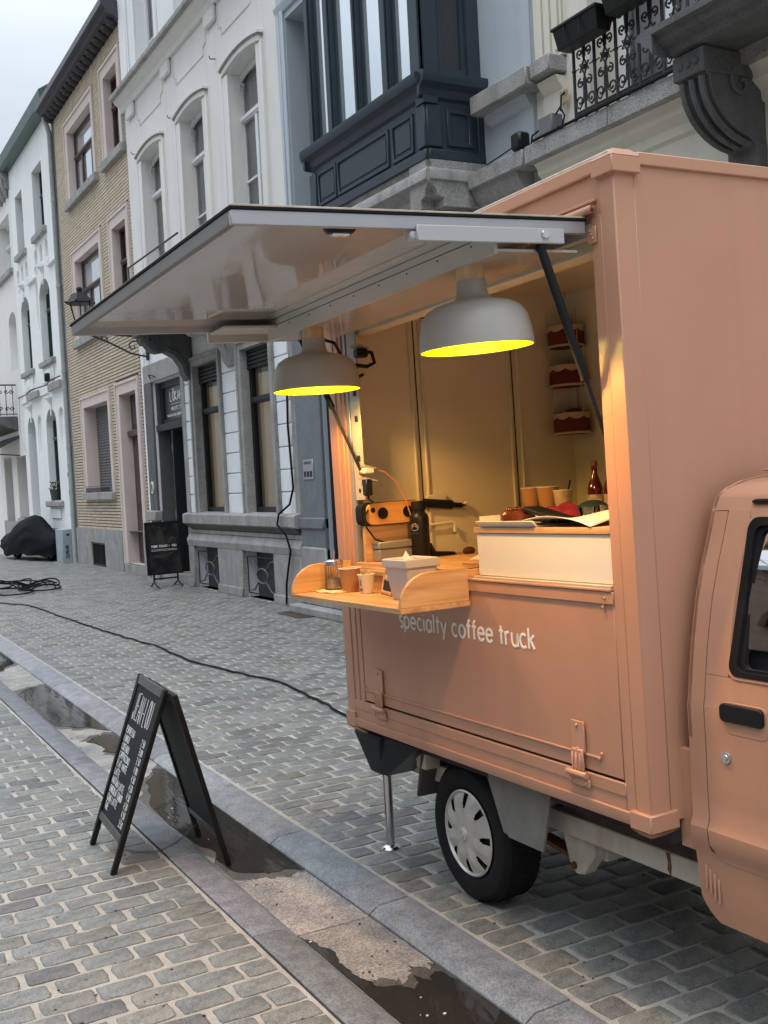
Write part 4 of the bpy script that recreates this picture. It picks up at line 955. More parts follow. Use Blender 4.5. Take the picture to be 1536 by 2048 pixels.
# ---------------------------------------------------------- white arcaded house (24.75 .. 30)
B5=empty('white_arcade_house',(XF,27.3,0),'white rendered house with arched openings, trefoil recesses and green eaves','house')
HT=[(25.95,27.08,7.82,9.38,.42),(28.45,29.38,7.82,9.34,.42)]
HM=[(25.88,27.08,4.77,6.70,.40),(28.38,29.5,4.77,6.68,.40)]
HG=[(26.02,27.2,1.42,3.63,.40),(28.55,29.6,.05,3.62,.5)]
small=[(25.2,25.75,3.38,.62),(27.72,28.3,3.38,.62)]
tre=[(25.92,7.40),(26.55,7.40),(27.19,7.40),(28.42,7.37),(29.0,7.36),(29.6,7.35)]
TH=[(y-.16,y+.16,z-.27,z+.16,.08) for y,z in tre]+[(24.86,25.02,5.4,7.6,.06),(27.2,27.45,5.6,7.15,.06)]
SM=[(25.2,25.72,2.65,3.58,.07),(27.75,28.25,2.6,3.57,.07)]
mb=MB(); wall(mb,HT+HM+HG+TH+SM,24.66,30.0,.74,10.24); sidecheeks(mb,24.66,30.0,10.24)
for a_,b_,c,d,e in HM+HG: spandrel(mb,a_,b_,d-.42,d,XF,e)
for a_,b_,c,d,e in SM: spandrel(mb,a_,b_,d-.22,d,XF,e)
for (y,z),(a_,b_,c,d,e) in zip(tre,TH): spandrel(mb,a_,b_,z-.02,d,XF,e,8)
for a_,b_,c,d,e in TH+SM: mb.add([(XF+e,a_,c),(XF+e,b_,c),(XF+e,b_,d),(XF+e,a_,d)],[(0,3,2,1)])
w5=mb.build('wall',WALLW,B5,smooth=0)
for a_,b_,c,d,e in HT: MB().box(XF-.10,XF+.2,a_-.22,b_+.08,c-.15,c).build('window_sill',STONE,B5,bevel=.015); window(B5,a_,b_,c,d,XF+.18,M('dark green frame',(.015,.05,.04),.4),GLD,trans=c+.95,mull=(.5,))
for a_,b_,c,d,e in HM: MB().box(XF-.10,XF+.2,a_-.25,b_+.08,c-.13,c).build('window_sill',STONE,B5,bevel=.015); window(B5,a_,b_,c,d,XF+.16,MATS['dark green frame'],GLD,trans=c+1.25,mull=(.5,))
a_,b_,c,d,e=HG[0]; MB().box(XF-.12,XF+.2,a_-.3,b_+.1,c-.16,c).build('window_sill',STONE,B5,bevel=.03); window(B5,a_,b_,c,d,XF+.16,MATS['dark green frame'],GLD,trans=c+1.5,mull=(.5,))
MB().box(XF-.03,XF,26.05,27.1,.98,1.22).build('sill_panel',WALLW,B5,bevel=.01)
a_,b_,c,d,e=HG[1]; MB().box(XF+.42,XF+.5,a_,b_,0,2.5).build('door',M('dark door',(.02,.022,.03),.4),B5); MB().box(XF+.43,XF+.45,a_,b_,2.5,3.62).build('fanlight',GLD,B5); MB().box(XF+.36,XF+.42,a_,b_,2.42,2.56).build('door_transom',MATS['dark door'],B5)
# hood mouldings, capitals
for y0,y1 in ((24.95,25.75),(27.2,28.25)): MB().box(XF-.07,XF,y0,y1,6.84,6.92).build('moulding',WALLW,B5,bevel=.02)
for y in (26.45,28.95):
    for z,s_ in ((6.98,1.),(3.86,1.)):
        MB().lathe([(.03,-.14),(.06,-.08),(.10,-.03),(.13,.0),(.13,.04),(0,.04)],(XF-.02,y,z),12).build('corbel_capital',WALLW,B5)
        MB().box(XF-.035,XF,y-.04,y+.04,z-.42,z-.13).build('keystone',WALLW,B5,bevel=.01)
for (y,z) in tre:
    for k in range(3): MB().ball((XF-.01,y-.13,z-.33-.05*k),.028,8,6).build('boss',WALLW,B5)
for a_,b_,c,d,e in HM: MB().box(XF-.03,XF,a_-.02,b_+.02,c-.50,c-.2).build('sill_panel',WALLW,B5,bevel=.01); MB().lathe([(.02,-.02),(.13,-.02),(.16,.0),(.13,.02),(.02,.02)],(XF-.03,(a_+b_)/2,c-.35),16,0).build('garland',WALLW,B5)
MB().box(XF-.05,XF,24.7,30.0,4.0,4.13).build('string_course',WALLW,B5,bevel=.01)
for y0,y1 in ((24.92,26.2),(27.5,28.9)): MB().box(XF-.12,XF-.05,y0,y1,3.99,4.16).build('string_block',STONE,B5,bevel=.01)
mb=MB(); mb.box(XF-.05,XF+.1,24.62,28.5,0,.74); mb.box(XF-.05,XF+.1,29.65,30.0,0,.74); mb.build('plinth',STONEB,B5)
mb=MB(); mb.prism([(XF+.05,10.17),(XF-.16,10.17),(XF-.20,10.22),(XF-.24,10.24),(XF-.26,10.50),(XF+.1,10.52)],1,24.5,30.05); mb.build('eave',GREEN,B5)
MB().prism([(XF-.25,10.5),(XF+3,12.6),(XF+7,12.6),(XF+7,10.3)],1,24.5,30.0).build('roof',ROOFM,B5)
block_body(B5,24.66,30.0,10.2,WALLW)
# pot plant on the sill
t=empty('pot_plant',(XF-.04,26.4,1.42),'small dark pot plant on the arched ground floor sill','pot plant')
MB().lathe([(0,0),(.10,0),(.14,.26),(.12,.26),(0,.22)],(XF-.04,26.4,1.42),14).build('pot',M('green pot',(.04,.06,.05),.5),t)
mb=MB()
for i in range(60):
    a=random.uniform(0,6.28); r=random.uniform(.02,.15); z=random.uniform(1.66,1.88); c=Vector((XF-.04+r*math.cos(a),26.4+r*math.sin(a),z)); d=Vector((random.uniform(-1,1),random.uniform(-1,1),random.uniform(-.3,1))).normalized()*.05; e=Vector((d.y,-d.x,.01)).normalized()*.02
    mb.add([c-d,c+e,c+d,c-e],[(0,1,2,3)])
mb.build('foliage',M('leaf dark',(.05,.05,.03),.6,var=.4),t,smooth=0)
# utility cabinet + graffiti
t=empty('utility_cabinet',(5.35,25.3,0),'pale blue-grey street cabinet with black graffiti beside the drain pipe','cabinet')
MB().box(5.20,5.43,24.85,25.55,0,.76).build('housing',M('cabinet grey',(.30,.36,.39),.6,var=.15,vs=5,streak=.4),t,bevel=.01)
mb=MB(); r_=random.Random(5)
for z in (.15,.25,.36): mb.tube([(5.3+.04*math.sin(k*1.3+z*9),24.846,z+.05*math.cos(k*1.9)) for k in range(9)],.006,5)
mb.build('graffiti',BLACKP,t); MB().box(5.30,5.36,24.843,24.85,.62,.66).build('label_plate',BLACKP,t)
# ---------------------------------------------------------- farthest white house
B6=empty('white_corner_shop_house',(XF,33,0),'white house at left edge with lit shop window and black balcony','house')
H6=[(30.4,32.3,7.7,9.2,.3),(30.3,31.4,5.0,6.6,.3),(30.12,31.5,.95,2.66,.35),(32.3,33.6,.1,2.7,.35)]
mb=MB(); wall(mb,H6,30.0,38,0,10.3); sidecheeks(mb,30.0,38,10.3); spandrel(mb,30.3,31.4,6.3,6.6,XF,.3); mb.build('wall',WALLC,B6,smooth=0)
window(B6,30.4,32.3,7.7,9.2,XF+.24,WHITEF,GLS,trans=8.6,mull=(.5,)); MB().box(XF-.1,XF+.2,30.2,32.4,7.55,7.7).build('window_sill',STONE,B6,bevel=.01); window(B6,30.3,31.4,5.0,6.6,XF+.24,WHITEF,GLS,mull=(.5,))
MB().box(XF-.06,XF+.2,30.05,31.6,.82,.95).build('window_sill',STONE,B6,bevel=.01); window(B6,30.12,31.5,.95,2.66,XF+.28,M('brown shop frame',(.16,.10,.06),.5),GLT,mull=(.5,),curtain=False)
MB().box(XF+1.2,XF+1.22,29.7,33.5,0,3).build('shop_back_wall',M('glowing shop wall',(.5,.36,.24),.8,var=.3,vs=2.5,emit=(1,.62,.34),estr=.35),B6)  # wall glows by itself in place of shop lamps
MB().box(XF+.29,XF+.34,32.3,33.6,0,2.7).build('door',M('grey door',(.2,.2,.19),.5),B6)
mb=MB(); mb.box(XF-.03,XF,31.55,34,0,.85); mb.build('plinth',STONE,B6)
mb=MB(); mb.prism([(XF,9.75),(XF-.08,9.8),(XF-.12,10.05),(XF-.22,10.2),(XF-.26,10.4),(XF+.1,10.4)],1,30.06,38); c6=mb.build('cornice',M('grey carved cornice',(.25,.25,.25),.8,var=.3,vs=18,bump=.5,bs=30),B6)
for i in range(14): MB().prism([(XF-.02,9.55),(XF-.02,10.0),(XF-.2,10.1),(XF-.16,9.85),(XF-.08,9.6)],1,30.2+i*.45,30.4+i*.45).build('bracket',MATS['grey carved cornice'],c6,bevel=.02)
block_body(B6,30,38,10.3,WALLW)
bal=empty('iron_balcony',(5.1,32,3.7),'black wrought iron balcony at the left picture edge','balcony')
MB().prism([(XF,3.35),(XF-.3,3.45),(XF-.72,3.62),(XF-.75,3.76),(XF,3.76)],1,30.9,34.5).build('slab',STONED,bal,bevel=.02)
def scrolls(mb,P,w_,h,r,n=1,s=.16):
    """C-scroll panel; P(u,v)->point, u across, v up"""
    for k in range(n):
        u0=(k+.5)*w_/n
        for vv,sg in ((.2,1),(.8,-1)):
            for sd in (-1,1):
                mb.tube([P(u0+sd*(.5*s+ (s*.48-.03*s*t)*math.cos(t*.55+ (PI if sd>0 else 0))*1.0)*1.0*(1 if sd>0 else 1),h*vv+sg*(s*.5-.03*s*t)*math.sin(t*.55)) for t in range(15)],r,5)
mb=MB()
for i in range(9):
    y=30.95+i*.42; mb.tube([(XF-.7,y,3.76),(XF-.7,y,4.62)],.014,5)
mb.tube([(XF-.7,30.9,4.62),(XF-.7,34.5,4.62)],.022,6); mb.tube([(XF,30.92,4.62),(XF-.7,30.92,4.62)],.022,6); mb.tube([(XF,30.92,3.82),(XF-.7,30.92,3.82)],.014,6); mb.tube([(XF-.7,30.9,3.84),(XF-.7,34.5,3.84)],.014,6)
for u in (.1,.28,.45,.62): mb.tube([(XF-u,30.92,3.78),(XF-u,30.92,4.62)],.011,5)
scrolls(mb,lambda u,v:(XF-.05-u,30.92,3.8+v),.6,.8,.012,2,.13)
for i in range(8): scrolls(mb,lambda u,v,y=30.95+i*.42:(XF-.7,y+u,3.8+v),.42,.8,.012,1,.15)
mb.build('railing',IRON,bal)
t=empty('shop_awning',(5.1,32,3.0),'folded dark shop awning under the left balcony','awning')
mb=MB(); mb.prism([(XF,3.15),(XF-.62,2.85),(XF-.65,2.93),(XF,3.24)],1,30.85,34); mb.build('canopy',M('dark canvas',(.03,.035,.04),.7),t)
MB().tube([(XF,30.95,2.68),(XF-.7,30.95,2.75)],.018,6).build('support_arm',IRON,t)
t=empty('hanging_wires',(XF,30,4),'loose grey wires drooping over the white wall','wire')
MB().tube([(XF-.05,30.2,4.25),(XF-.08,30.15,3.8),(XF-.1,30.1,3.3),(XF-.09,29.95,2.95),(XF-.06,29.7,2.75)],.012,6).build('wire',PIPEM,t)
MB().tube([(XF-.06,30.3,4.2),(XF-.06,29,4.2),(XF-.13,28.2,4.22),(XF-.06,26.5,4.19),(XF-.14,25.9,4.22),(XF-.14,24.7,4.21)],.014,6).build('wire',BLACKR,t)
MB().box(XF-.2,XF-.08,26.0,26.12,4.22,4.42).build('junction_box',BLACKP,t,bevel=.02)
# ---------------------------------------------------------- cream studio house (12.17 .. 18.83)
B3=empty('studio_house',(XF,15.5,0),'cream house with arched upper windows and a grey stone ground floor','house')
WY=[(12.80,13.84),(14.86,15.90),(16.95,18.0)]
HU=[(a_,b_,4.45,7.21,.34) for a_,b_ in WY]
HT3=[(a_+.0,b_,8.55,11.2,.3) for a_,b_ in WY]
mb=MB(); wall(mb,HU,12.17,18.86,3.95,8.30)
for a_,b_,c,d,e in HU: segfill(mb,a_,b_,7.135,.07,7.21,XF,e,12)
mb.build('wall',WALLC,B3,smooth=0)
mb=MB(); wall(mb,HT3,12.17,18.86,8.30,11.5,XF+.02,.3); sidecheeks(mb,12.17,18.86,11.5,XF+.03); mb.build('upper_wall',WALLW,B3,smooth=0)
mb=MB(); mb.prism([(XF+.1,8.20),(XF-.05,8.20),(XF-.07,8.28),(XF-.12,8.32),(XF-.16,8.35),(XF-.18,8.384),(XF+.1,8.384)],1,12.17,18.92); cn=mb.build('cornice_moulding',WALLC,B3)
MB().box(XF-.25,XF+.05,12.17,18.94,8.385,8.47).build('cornice',STONE,B3,bevel=.012)
for y in (12.4,14.15,16.2,18.2):
    MB().box(XF-.06,XF,y,y+.42,7.98,8.2).build('frieze_block',WALLC,B3,bevel=.02)
# frieze panels (recess lines)
for y0,y1 in ((12.95,14.0),(14.75,16.0),(16.8,18.0)):
    mb=MB(); mb.tube([(XF-.004,y0-.12,8.14),(XF-.004,y0-.12,7.86),(XF-.004,y0,7.82),(XF-.004,y0,7.72),(XF-.004,y1,7.72),(XF-.004,y1,7.82),(XF-.004,y1+.12,7.86),(XF-.004,y1+.12,8.14)],.011,5); mb.build('frieze_moulding',WALLC,B3)
for (a_,b_,c,d,e) in HU:
    mb=MB(); segband(mb,a_-.17,b_+.17,7.13,.085,.085,XF-.05,XF-.001); hd=mb.build('window_hood',WALLC,B3,smooth=0)
    mb=MB(); segband(mb,a_-.205,b_+.205,7.215,.085,.035,XF-.085,XF-.001); mb.build('hood_moulding',WALLC,hd,smooth=0)
    mb=MB(); segband(mb,a_-.19,b_+.19,7.195,.085,.018,XF-.065,XF-.001); mb.build('hood_moulding',STONE,hd,smooth=0)
    for ys in ((a_-.17,a_),(b_,b_+.17)):
        MB().box(XF-.035,XF+.01,ys[0],ys[1],4.45,7.128).build('window_surround',WALLC,B3,bevel=.008)
        yy=ys[0]-.035 if ys[0]<a_ else ys[1]
        MB().box(XF-.05,XF+.01,yy,yy+.035,4.45,7.125).build('edge_moulding',WALLC,B3,bevel=.006)
    for yc in (a_+.02,b_-.02):
        MB().tube([(XF+.18+.05*math.cos(t_*.6),yc,6.95+.07*math.sin(t_*.6)) for t_ in range(9)],.012,5).build('shutter_hook',WALLC,B3)
    f=window(B3,a_,b_+.1,c,d-.01,XF+.17,WHITEF,GLT,trans=6.53,mull=(.5,),fw=.085,bars=(5.69,5.0))
    f2_=MB(); segfill(f2_,a_+.06,b_+.04,7.03,.08,7.15,XF+.16,.03,12); f2_.build('arched_head',WHITEF,f,smooth=0)
for (a_,b_,c,d,e) in HT3: window(B3,a_,b_,c,d,XF+.2,WHITEF,GLT,trans=10,mull=(.5,),bars=(9.1,),fw=.07); MB().box(XF-.01,XF+.02,a_-.14,a_,8.5,11.2).build('window_surround',WALLW,B3,bevel=.006); MB().box(XF-.01,XF+.02,b_,b_+.14,8.5,11.2).build('window_surround',WALLW,B3,bevel=.006)
MB().box(XF-.03,XF+.02,12.2,12.5,8.5,11.5).build('pilaster',WALLW,B3,bevel=.01); MB().box(XF-.03,XF+.02,18.45,18.85,8.5,11.5).build('pilaster',WALLW,B3,bevel=.01)
for (y,z) in ((14.3,7.5),(16.25,7.3),(18.3,7.33)): MB().tube([(XF,y,z),(XF-.08,y,z-.01),(XF-.09,y,z+.03)],.008,5).build('cable_hook',IRON,B3)
# ground floor
HGW=[(12.93,13.93,1.17,3.42,.26),(14.86,15.95,1.17,3.42,.26),(16.62,18.18,0.02,3.39,.40)]
BAS=[(13.1,14.2,.0,.645,.2),(15.22,16.3,.0,.65,.2)]
mb=MB(); wall(mb,HGW+BAS,12.17,18.86,0,3.98,XF+.015,.3); gw=mb.build('ground_floor_wall',BLOCKW,B3,smooth=0)
for (y0,y1,z0,z1) in ((12.36,12.78,1.17,3.95),(14.075,14.715,1.17,3.95),(16.10,16.42,1.17,3.95)):
    z=z0; 
    while z<z1-.05:
        h=min(.287,z1-z); MB().box(XF-.02,XF+.03,y0+.003,y1-.003,z+.006,z+h-.006).build('stone_block',BLOCKW,gw,bevel=.007); z+=h
for a_,b_,c,d,e in HGW[:2]:
    su=surround(B3,a_,b_,c,d,.135,XF-.012,STONE,proud=.03)
    MB().ring(0,[(a_,c),(b_,c),(b_,d),(a_,d)],[(a_+.003,c+.003),(b_-.003,c+.003),(b_-.003,d-.003),(a_+.003,d-.003)],XF-.04,XF+.22).build('reveal',STONE,su)
    f=window(B3,a_,b_,c,d,XF+.085,BLACKP,GLT,trans=2.72,fw=.075,curtain=False)
    for k in range(5): MB().box(XF+.06,XF+.085,a_,b_,3.15+k*.055,3.195+k*.055).build('shutter_slat',BLACKM,f,bevel=.006)
    MB().add([(XF+.22,a_-.1,1.2),(XF+.22,b_+.1,1.2),(XF+.22,b_+.1,3.10),(XF+.22,a_-.1,3.10)],[(0,3,2,1)]).build('window_film',M('glowing beige blind',(.40,.38,.32),.8,var=.12,vs=1.5,emit=(1,.78,.48),estr=.07),f)  # blind emits a faint glow, standing in for room light behind it
MB().box(XF+1.4,XF+1.42,12.3,16.5,.8,3.8).build('room_back_wall',M('room wall',(.55,.5,.42),.8,var=.12,vs=1.5),B3)
MB().box(XF+.32,XF+1.4,12.3,16.5,3.45,3.46).build('room_ceiling',MATS['room wall'],B3); MB().box(XF+.32,XF+1.4,12.3,16.5,.9,.91).build('room_floor',MATS['room wall'],B3)
for y in (13.15,15.1):
    lp=bpy.data.lights.new('room_lamp','POINT'); lp.energy=60; lp.color=(1,.66,.30); lp.shadow_soft_size=.08
    lo=bpy.data.objects.new('room_lamp',lp); COL.objects.link(lo); lo.location=(XF+.75,y,2.95)
MB().box(XF-.012,XF+.03,12.17,12.36,0,3.98).build('corner_strip',STONE,B3,bevel=.008)
# sill course and plinth
mb=MB(); mb.prism([(XF+.05,1.0),(XF-.10,1.0),(XF-.13,1.02),(XF-.13,1.15),(XF-.10,1.17),(XF+.05,1.19)],1,12.17,16.55); mb.build('sill_course',STONE,B3)
mb=MB(); mb.prism([(XF-.0,1.0),(XF-.10,1.0),(XF-.03,.93),(XF,.90)],1,12.25,16.5); mb.build('sill_moulding',STONED,B3)
for y0,y1 in ((12.20,13.08),(14.22,15.20),(16.32,16.55)):
    MB().box(XF-.06,XF+.02,y0,y1,.0,.66).build('plinth_block',STONE,B3,bevel=.012); MB().box(XF-.085,XF-.058,y0,y1,.0,.13).build('plinth_foot',STONE,B3,bevel=.012)
mb=MB(); mb.prism([(XF+.0,.86),(XF-.03,.84),(XF-.075,.75),(XF-.06,.66),(XF,.66)],1,12.18,16.57); mb.build('plinth_moulding',STONE,B3)
MB().box(XF-.028,XF+.02,12.18,16.52,.86,.91).build('plinth_band',STONE,B3)
for a_,b_,c,d,e in BAS:
    MB().box(XF+.16,XF+.18,a_,b_,0,.66).build('cellar_void',M('cellar dark',(.05,.05,.052),.7,var=.4,vs=3),B3)
    gl=MB().ring(0,[(a_+.02,.06),(b_-.02,.06),(b_-.02,.58),(a_+.02,.58)],[(a_+.035,.075),(b_-.035,.075),(b_-.035,.565),(a_+.035,.565)],XF+.0,XF+.012).build('cellar_grille',IRON,B3)
    cy=(a_+b_)/2
    mb=MB(); mb.tube([(XF+.006,cy+.2*math.cos(t_*PI/8),.32+.10*math.sin(t_*PI/8)) for t_ in range(17)],.012,5); mb.build('ring_bar',M('grey iron',(.10,.105,.11),.5),gl)
    for sy in (-1,1):
        for sz in (-1,1): MB().tube([(XF+.006,cy+sy*.14,.32+sz*.08),(XF+.006,cy+sy*.3,.32+sz*.2),(XF+.006,cy+sy*.46,.32+sz*.22)],.012,5).build('scroll_bar',MATS['grey iron'],gl)
# door
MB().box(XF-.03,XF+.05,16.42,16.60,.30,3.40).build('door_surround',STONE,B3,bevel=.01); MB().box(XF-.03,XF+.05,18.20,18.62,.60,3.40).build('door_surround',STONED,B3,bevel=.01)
MB().box(XF-.03,XF+.05,16.42,18.62,3.402,3.72).build('door_lintel',STONE,B3,bevel=.01)
MB().box(XF-.07,XF+.05,18.18,18.66,.0,.60).build('plinth_block',STONE,B3,bevel=.02); MB().box(XF-.10,XF+.05,18.16,18.70,1.02,1.20).build('impost_block',STONE,B3,bevel=.02)
MB().box(XF+.05,XF+.4,18.175,18.20,.0,3.39).build('door_reveal',STONED,B3)
MB().box(XF-.02,XF+.02,18.63,18.75,1.2,3.95).build('white_pipe',WALLW,B3,bevel=.01)
MB().box(XF-.02,XF+.4,16.62,18.17,0,.16).build('door_step',STONE,B3,bevel=.01)
dd=MB().box(XF+.30,XF+.36,16.62,18.17,.16,2.55).build('door',M('charcoal door',(.014,.019,.024),.45,var=.1,spec=.25),B3)
MB().box(XF+.02,XF+.30,17.3,17.34,.18,2.52).build('door_leaf',MATS['charcoal door'],dd,bevel=.005)
for yy in (16.75,17.5): MB().box(XF+.285,XF+.30,yy,yy+.52,.5,2.3).build('door_panel',MATS['charcoal door'],dd,bevel=.01)
for z in (1.05,2.2): MB().box(XF+.24,XF+.29,17.98,18.05,z,z+.14).build('hinge',GREYM,dd)
MB().box(XF+.02,XF+.36,16.62,18.17,2.55,2.66).build('door_transom',MATS['charcoal door'],dd,bevel=.01)
MB().ring(0,[(16.62,2.66),(18.17,2.66),(18.17,3.39),(16.62,3.39)],[(16.72,2.74),(18.03,2.74),(18.03,3.28),(16.72,3.28)],XF+.12,XF+.2).build('fanlight_frame',MATS['charcoal door'],dd)
fl=MB().box(XF+.16,XF+.17,16.72,18.03,2.74,3.28).build('fanlight_sign',M('sign glass',(.05,.056,.06),.25),dd)
mb=MB()
write(mb,strokes('L\u014cKAH','U',.155,.62,.25),(XF+.155,17.72,3.04),(0,-1,0),(0,0,1),(-1,0,0),.012,.3)
write(mb,strokes('HOLISTIC STUDIO','U',.052,.74,.2),(XF+.155,17.68,2.885),(0,-1,0),(0,0,1),(-1,0,0),.005,.3)
write(mb,strokes('YOGA-PILATES-GROEPSTRAINING','U',.036,1.1,.2),(XF+.155,17.92,2.785),(0,-1,0),(0,0,1),(-1,0,0),.0045,.3)
mb.tube([(XF+.155,17.70,2.985),(XF+.155,17.1,2.985)],.003,4); mb.build('sign_lettering',WHITE,dd)
t=empty('door_bell',(XF-.03,18.40,1.6),'small white oval video doorbell beside the dark studio door','doorbell')
mb=MB(); mb.prism([(18.40+.07*math.cos(k*PI/8),1.60+.11*math.sin(k*PI/8)) for k in range(16)],0,XF-.05,XF-.03); mb.build('housing',WHITEP,t,bevel=.004)
mb=MB(); mb.prism([(18.40+.035*math.cos(k*PI/8),1.60+.07*math.sin(k*PI/8)) for k in range(16)],0,XF-.054,XF-.05); mb.build('button',BLACKP,t)
MB().tube([(XF-.03,17.86,3.46),(XF-.10,17.9,3.5),(XF-.10,18.05,3.52),(XF-.05,18.1,3.46)],.012,6).build('hook',IRON,B3)
block_body(B3,12.17,18.85,11.4,WALLC)
# balcony over the door with two scroll consoles
bal=empty('stone_balcony',(XF,15.2,4.0),'shallow stone balcony on two big dark scroll consoles over studio door','balcony')
MB().prism([(XF,3.98),(XF-.80,3.98),(XF-.86,4.04),(XF-.88,4.14),(XF,4.16)],1,13.95,16.45).build('slab',STONED,bal)
def console(y0,y1,mat,par):
    pts=[(XF,3.24),(XF-.06,3.22),(XF-.13,3.32),(XF-.16,3.45),(XF-.25,3.58),(XF-.40,3.66),(XF-.52,3.64),(XF-.62,3.66),(XF-.70,3.76),(XF-.78,3.80),(XF-.80,3.97),(XF,3.97)]
    c=MB().prism(pts,1,y0,y1).build('console',mat,par,bevel=.012)
    for s_,y in ((-1,y0-.012),(1,y1+.012)):
        MB().tube([(XF-.62+(.11-.008*t_)*math.cos(t_*.55),y,3.84+(.11-.008*t_)*math.sin(t_*.55)) for t_ in range(13)],.016,6).build('volute',mat,c)
        MB().tube([(XF-.55,y,3.73),(XF-.4,y,3.72),(XF-.25,y,3.65),(XF-.14,y,3.5),(XF-.08,y,3.32)],.012,6).build('rib',mat,c)
    MB().box(XF-.84,XF-.58,y0-.03,y1+.03,3.88,3.975).build('cap',mat,c,bevel=.01)
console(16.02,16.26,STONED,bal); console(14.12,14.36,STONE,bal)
mb=MB(); mb.tube([(XF-.80,13.98,4.98),(XF-.80,16.42,4.98)],.014,6);
for yy in (16.4,): mb.tube([(XF-.80,yy,4.16),(XF-.80,yy,4.98)],.012,5)
mb.build('railing',IRON,bal)
# ---------------------------------------------------------- pale blue house with bay (7.13 .. 12.17)
B2=empty('blue_bay_house',(XF,9.6,0),'pale blue house with navy timber bay window on stone corbels','house')
HB=[(10.6,11.92,4.35,7.12,.32),(7.95,10.45,4.3,8.6,.3),(9.0,11.46,0.02,3.3,.5)]
mb=MB(); wall(mb,HB,7.13,12.17,0,9.5); sidecheeks(mb,7.13,12.17,9.5); mb.build('wall',WALLB,B2,smooth=0)
for ys in ((11.93,12.02),(12.05,12.12)): MB().box(XF-.04,XF+.01,ys[0],ys[1],4.35,7.25).build('window_surround',WALLB,B2,bevel=.01)
mb=MB(); mb.prism([(XF,7.20),(XF-.03,7.20),(XF-.05,7.25),(XF-.06,7.29),(XF,7.30)],1,10.5,12.13); mb.build('window_hood',WALLB,B2)
window(B2,10.6,11.92,4.35,7.12,XF+.26,NAVY,GLD,mull=(.5,),fw=.08)
MB().box(XF-.05,XF+.2,10.5,12.12,4.16,4.35).build('window_sill',STONE,B2,bevel=.01)
MB().box(XF-.045,XF+.12,11.47,12.165,0,3.9).build('pilaster',STONEB,B2,bevel=.012)
MB().box(XF-.075,XF+.12,11.47,12.18,1.0,1.14).build('pilaster_band',STONEB,B2,bevel=.015); MB().box(XF-.065,XF+.12,11.47,12.18,0,.78).build('pilaster_base',STONE,B2,bevel=.02)
MB().box(XF-.30,XF+.1,10.2,12.10,0,.10).build('door_step',STONE,B2,bevel=.015); MB().box(XF-.16,XF+.1,10.3,12.12,.10,.22).build('door_step',STONE,B2,bevel=.015)
MB().box(XF+.05,XF+.12,9.0,11.46,0,3.3).build('gate',M('black gate',(.008,.009,.011),.45,spec=.2),B2)
for k in range(5): MB().box(XF+.025,XF+.05,11.34-k*.12,11.40-k*.12,.1,3.2).build('gate_moulding',MATS['black gate'],B2,bevel=.008)
MB().box(XF-.05,XF+.05,7.2,11.44,3.3,3.9).build('lintel',STONED,B2,bevel=.01)
t=empty('intercom_plate',(XF-.05,11.84,1.7),'metal intercom plate with lettering on dark blue-grey pilaster','intercom')
MB().box(XF-.056,XF-.046,11.70,11.99,1.60,1.84).build('plate',M('brushed steel',(.35,.36,.38),.4,metal=.5),t,bevel=.004)
for k in range(3): MB().box(XF-.062,XF-.056,11.735+k*.085,11.79+k*.085,1.63,1.70).build('button',BLACKP,t,bevel=.003)
mb=MB(); write(mb,strokes('BORGER','U',.028,.2,.25),(XF-.057,11.95,1.785),(0,-1,0),(0,0,1),(-1,0,0),.0035,.3); mb.build('lettering',BLACKP,t)
# right hand sill blocks
MB().box(XF-.20,XF+.05,6.99,7.80,4.64,4.80).build('sill_block',STONE,B2,bevel=.012)
mb=MB(); mb.prism([(XF,4.64),(XF-.09,4.64),(XF-.06,4.58),(XF-.03,4.55),(XF,4.54)],1,7.15,7.75); mb.build('sill_bracket',WALLB,B2)
MB().box(XF-.025,XF+.01,7.14,7.34,4.16,4.64).build('pilaster_strip',WALLB,B2,bevel=.006); MB().box(XF-.02,XF+.01,7.14,7.30,4.8,9.4).build('pilaster_strip',WALLB,B2,bevel=.006)
MB().box(XF-.22,XF+.05,7.06,7.86,4.02,4.155).build('stone_band',STONE,B2,bevel=.01)
mb=MB(); mb.prism([(XF,4.02),(XF-.18,4.02),(XF-.13,3.92),(XF-.05,3.85),(XF-.04,3.6),(XF,3.6)],1,7.2,7.86); mb.build('band_bracket',STONE,B2)
# bay: sub-pieces of one part tree
BX=4.90; Y0,Y1=7.90,10.20
bay=MB().box(BX,XF,Y0,Y1,4.27,4.80).build('bay',NAVY,B2,bevel=.01)
def strip(x0,x1,y0,y1,z0,z1,b=.008,name='bay_moulding'): MB().box(x0,x1,y0,y1,z0,z1).build(name,NAVY,bay,bevel=b)
mb=MB(); prof=[(.0,4.78),(.03,4.80),(.045,4.86),(.075,4.885),(.10,4.90),(.115,4.945),(.115,4.985),(.0,5.01)]
mb.prism([(BX-a_,z) for a_,z in prof],1,Y0-.03,Y1+.03); mb.build('bay_cornice',NAVY,bay)
mb=MB(); mb.prism([(Y0-a_,z) for a_,z in prof],0,BX-.08,XF); mb.build('bay_cornice',NAVY,bay)
mb=MB(); mb.prism([(Y1+a_,z) for a_,z in prof],0,BX-.08,XF); mb.build('bay_cornice',NAVY,bay)
strip(BX-.03,BX+.01,Y0-.01,Y1+.01,4.27,4.36); strip(BX,XF,Y0-.03,Y0+.01,4.27,4.36); strip(BX-.04,BX+.1,Y0-.045,Y0+.10,4.74,4.80,.004)
for y0,y1 in ((Y0-.012,Y0+.13),(Y1-.13,Y1+.012)): strip(BX-.028,BX,y0,y1,4.38,4.74)
strip(BX-.01,BX+.14,Y0-.028,Y0,4.38,4.74); strip(XF-.07,XF,Y0-.028,Y0,4.30,4.74)
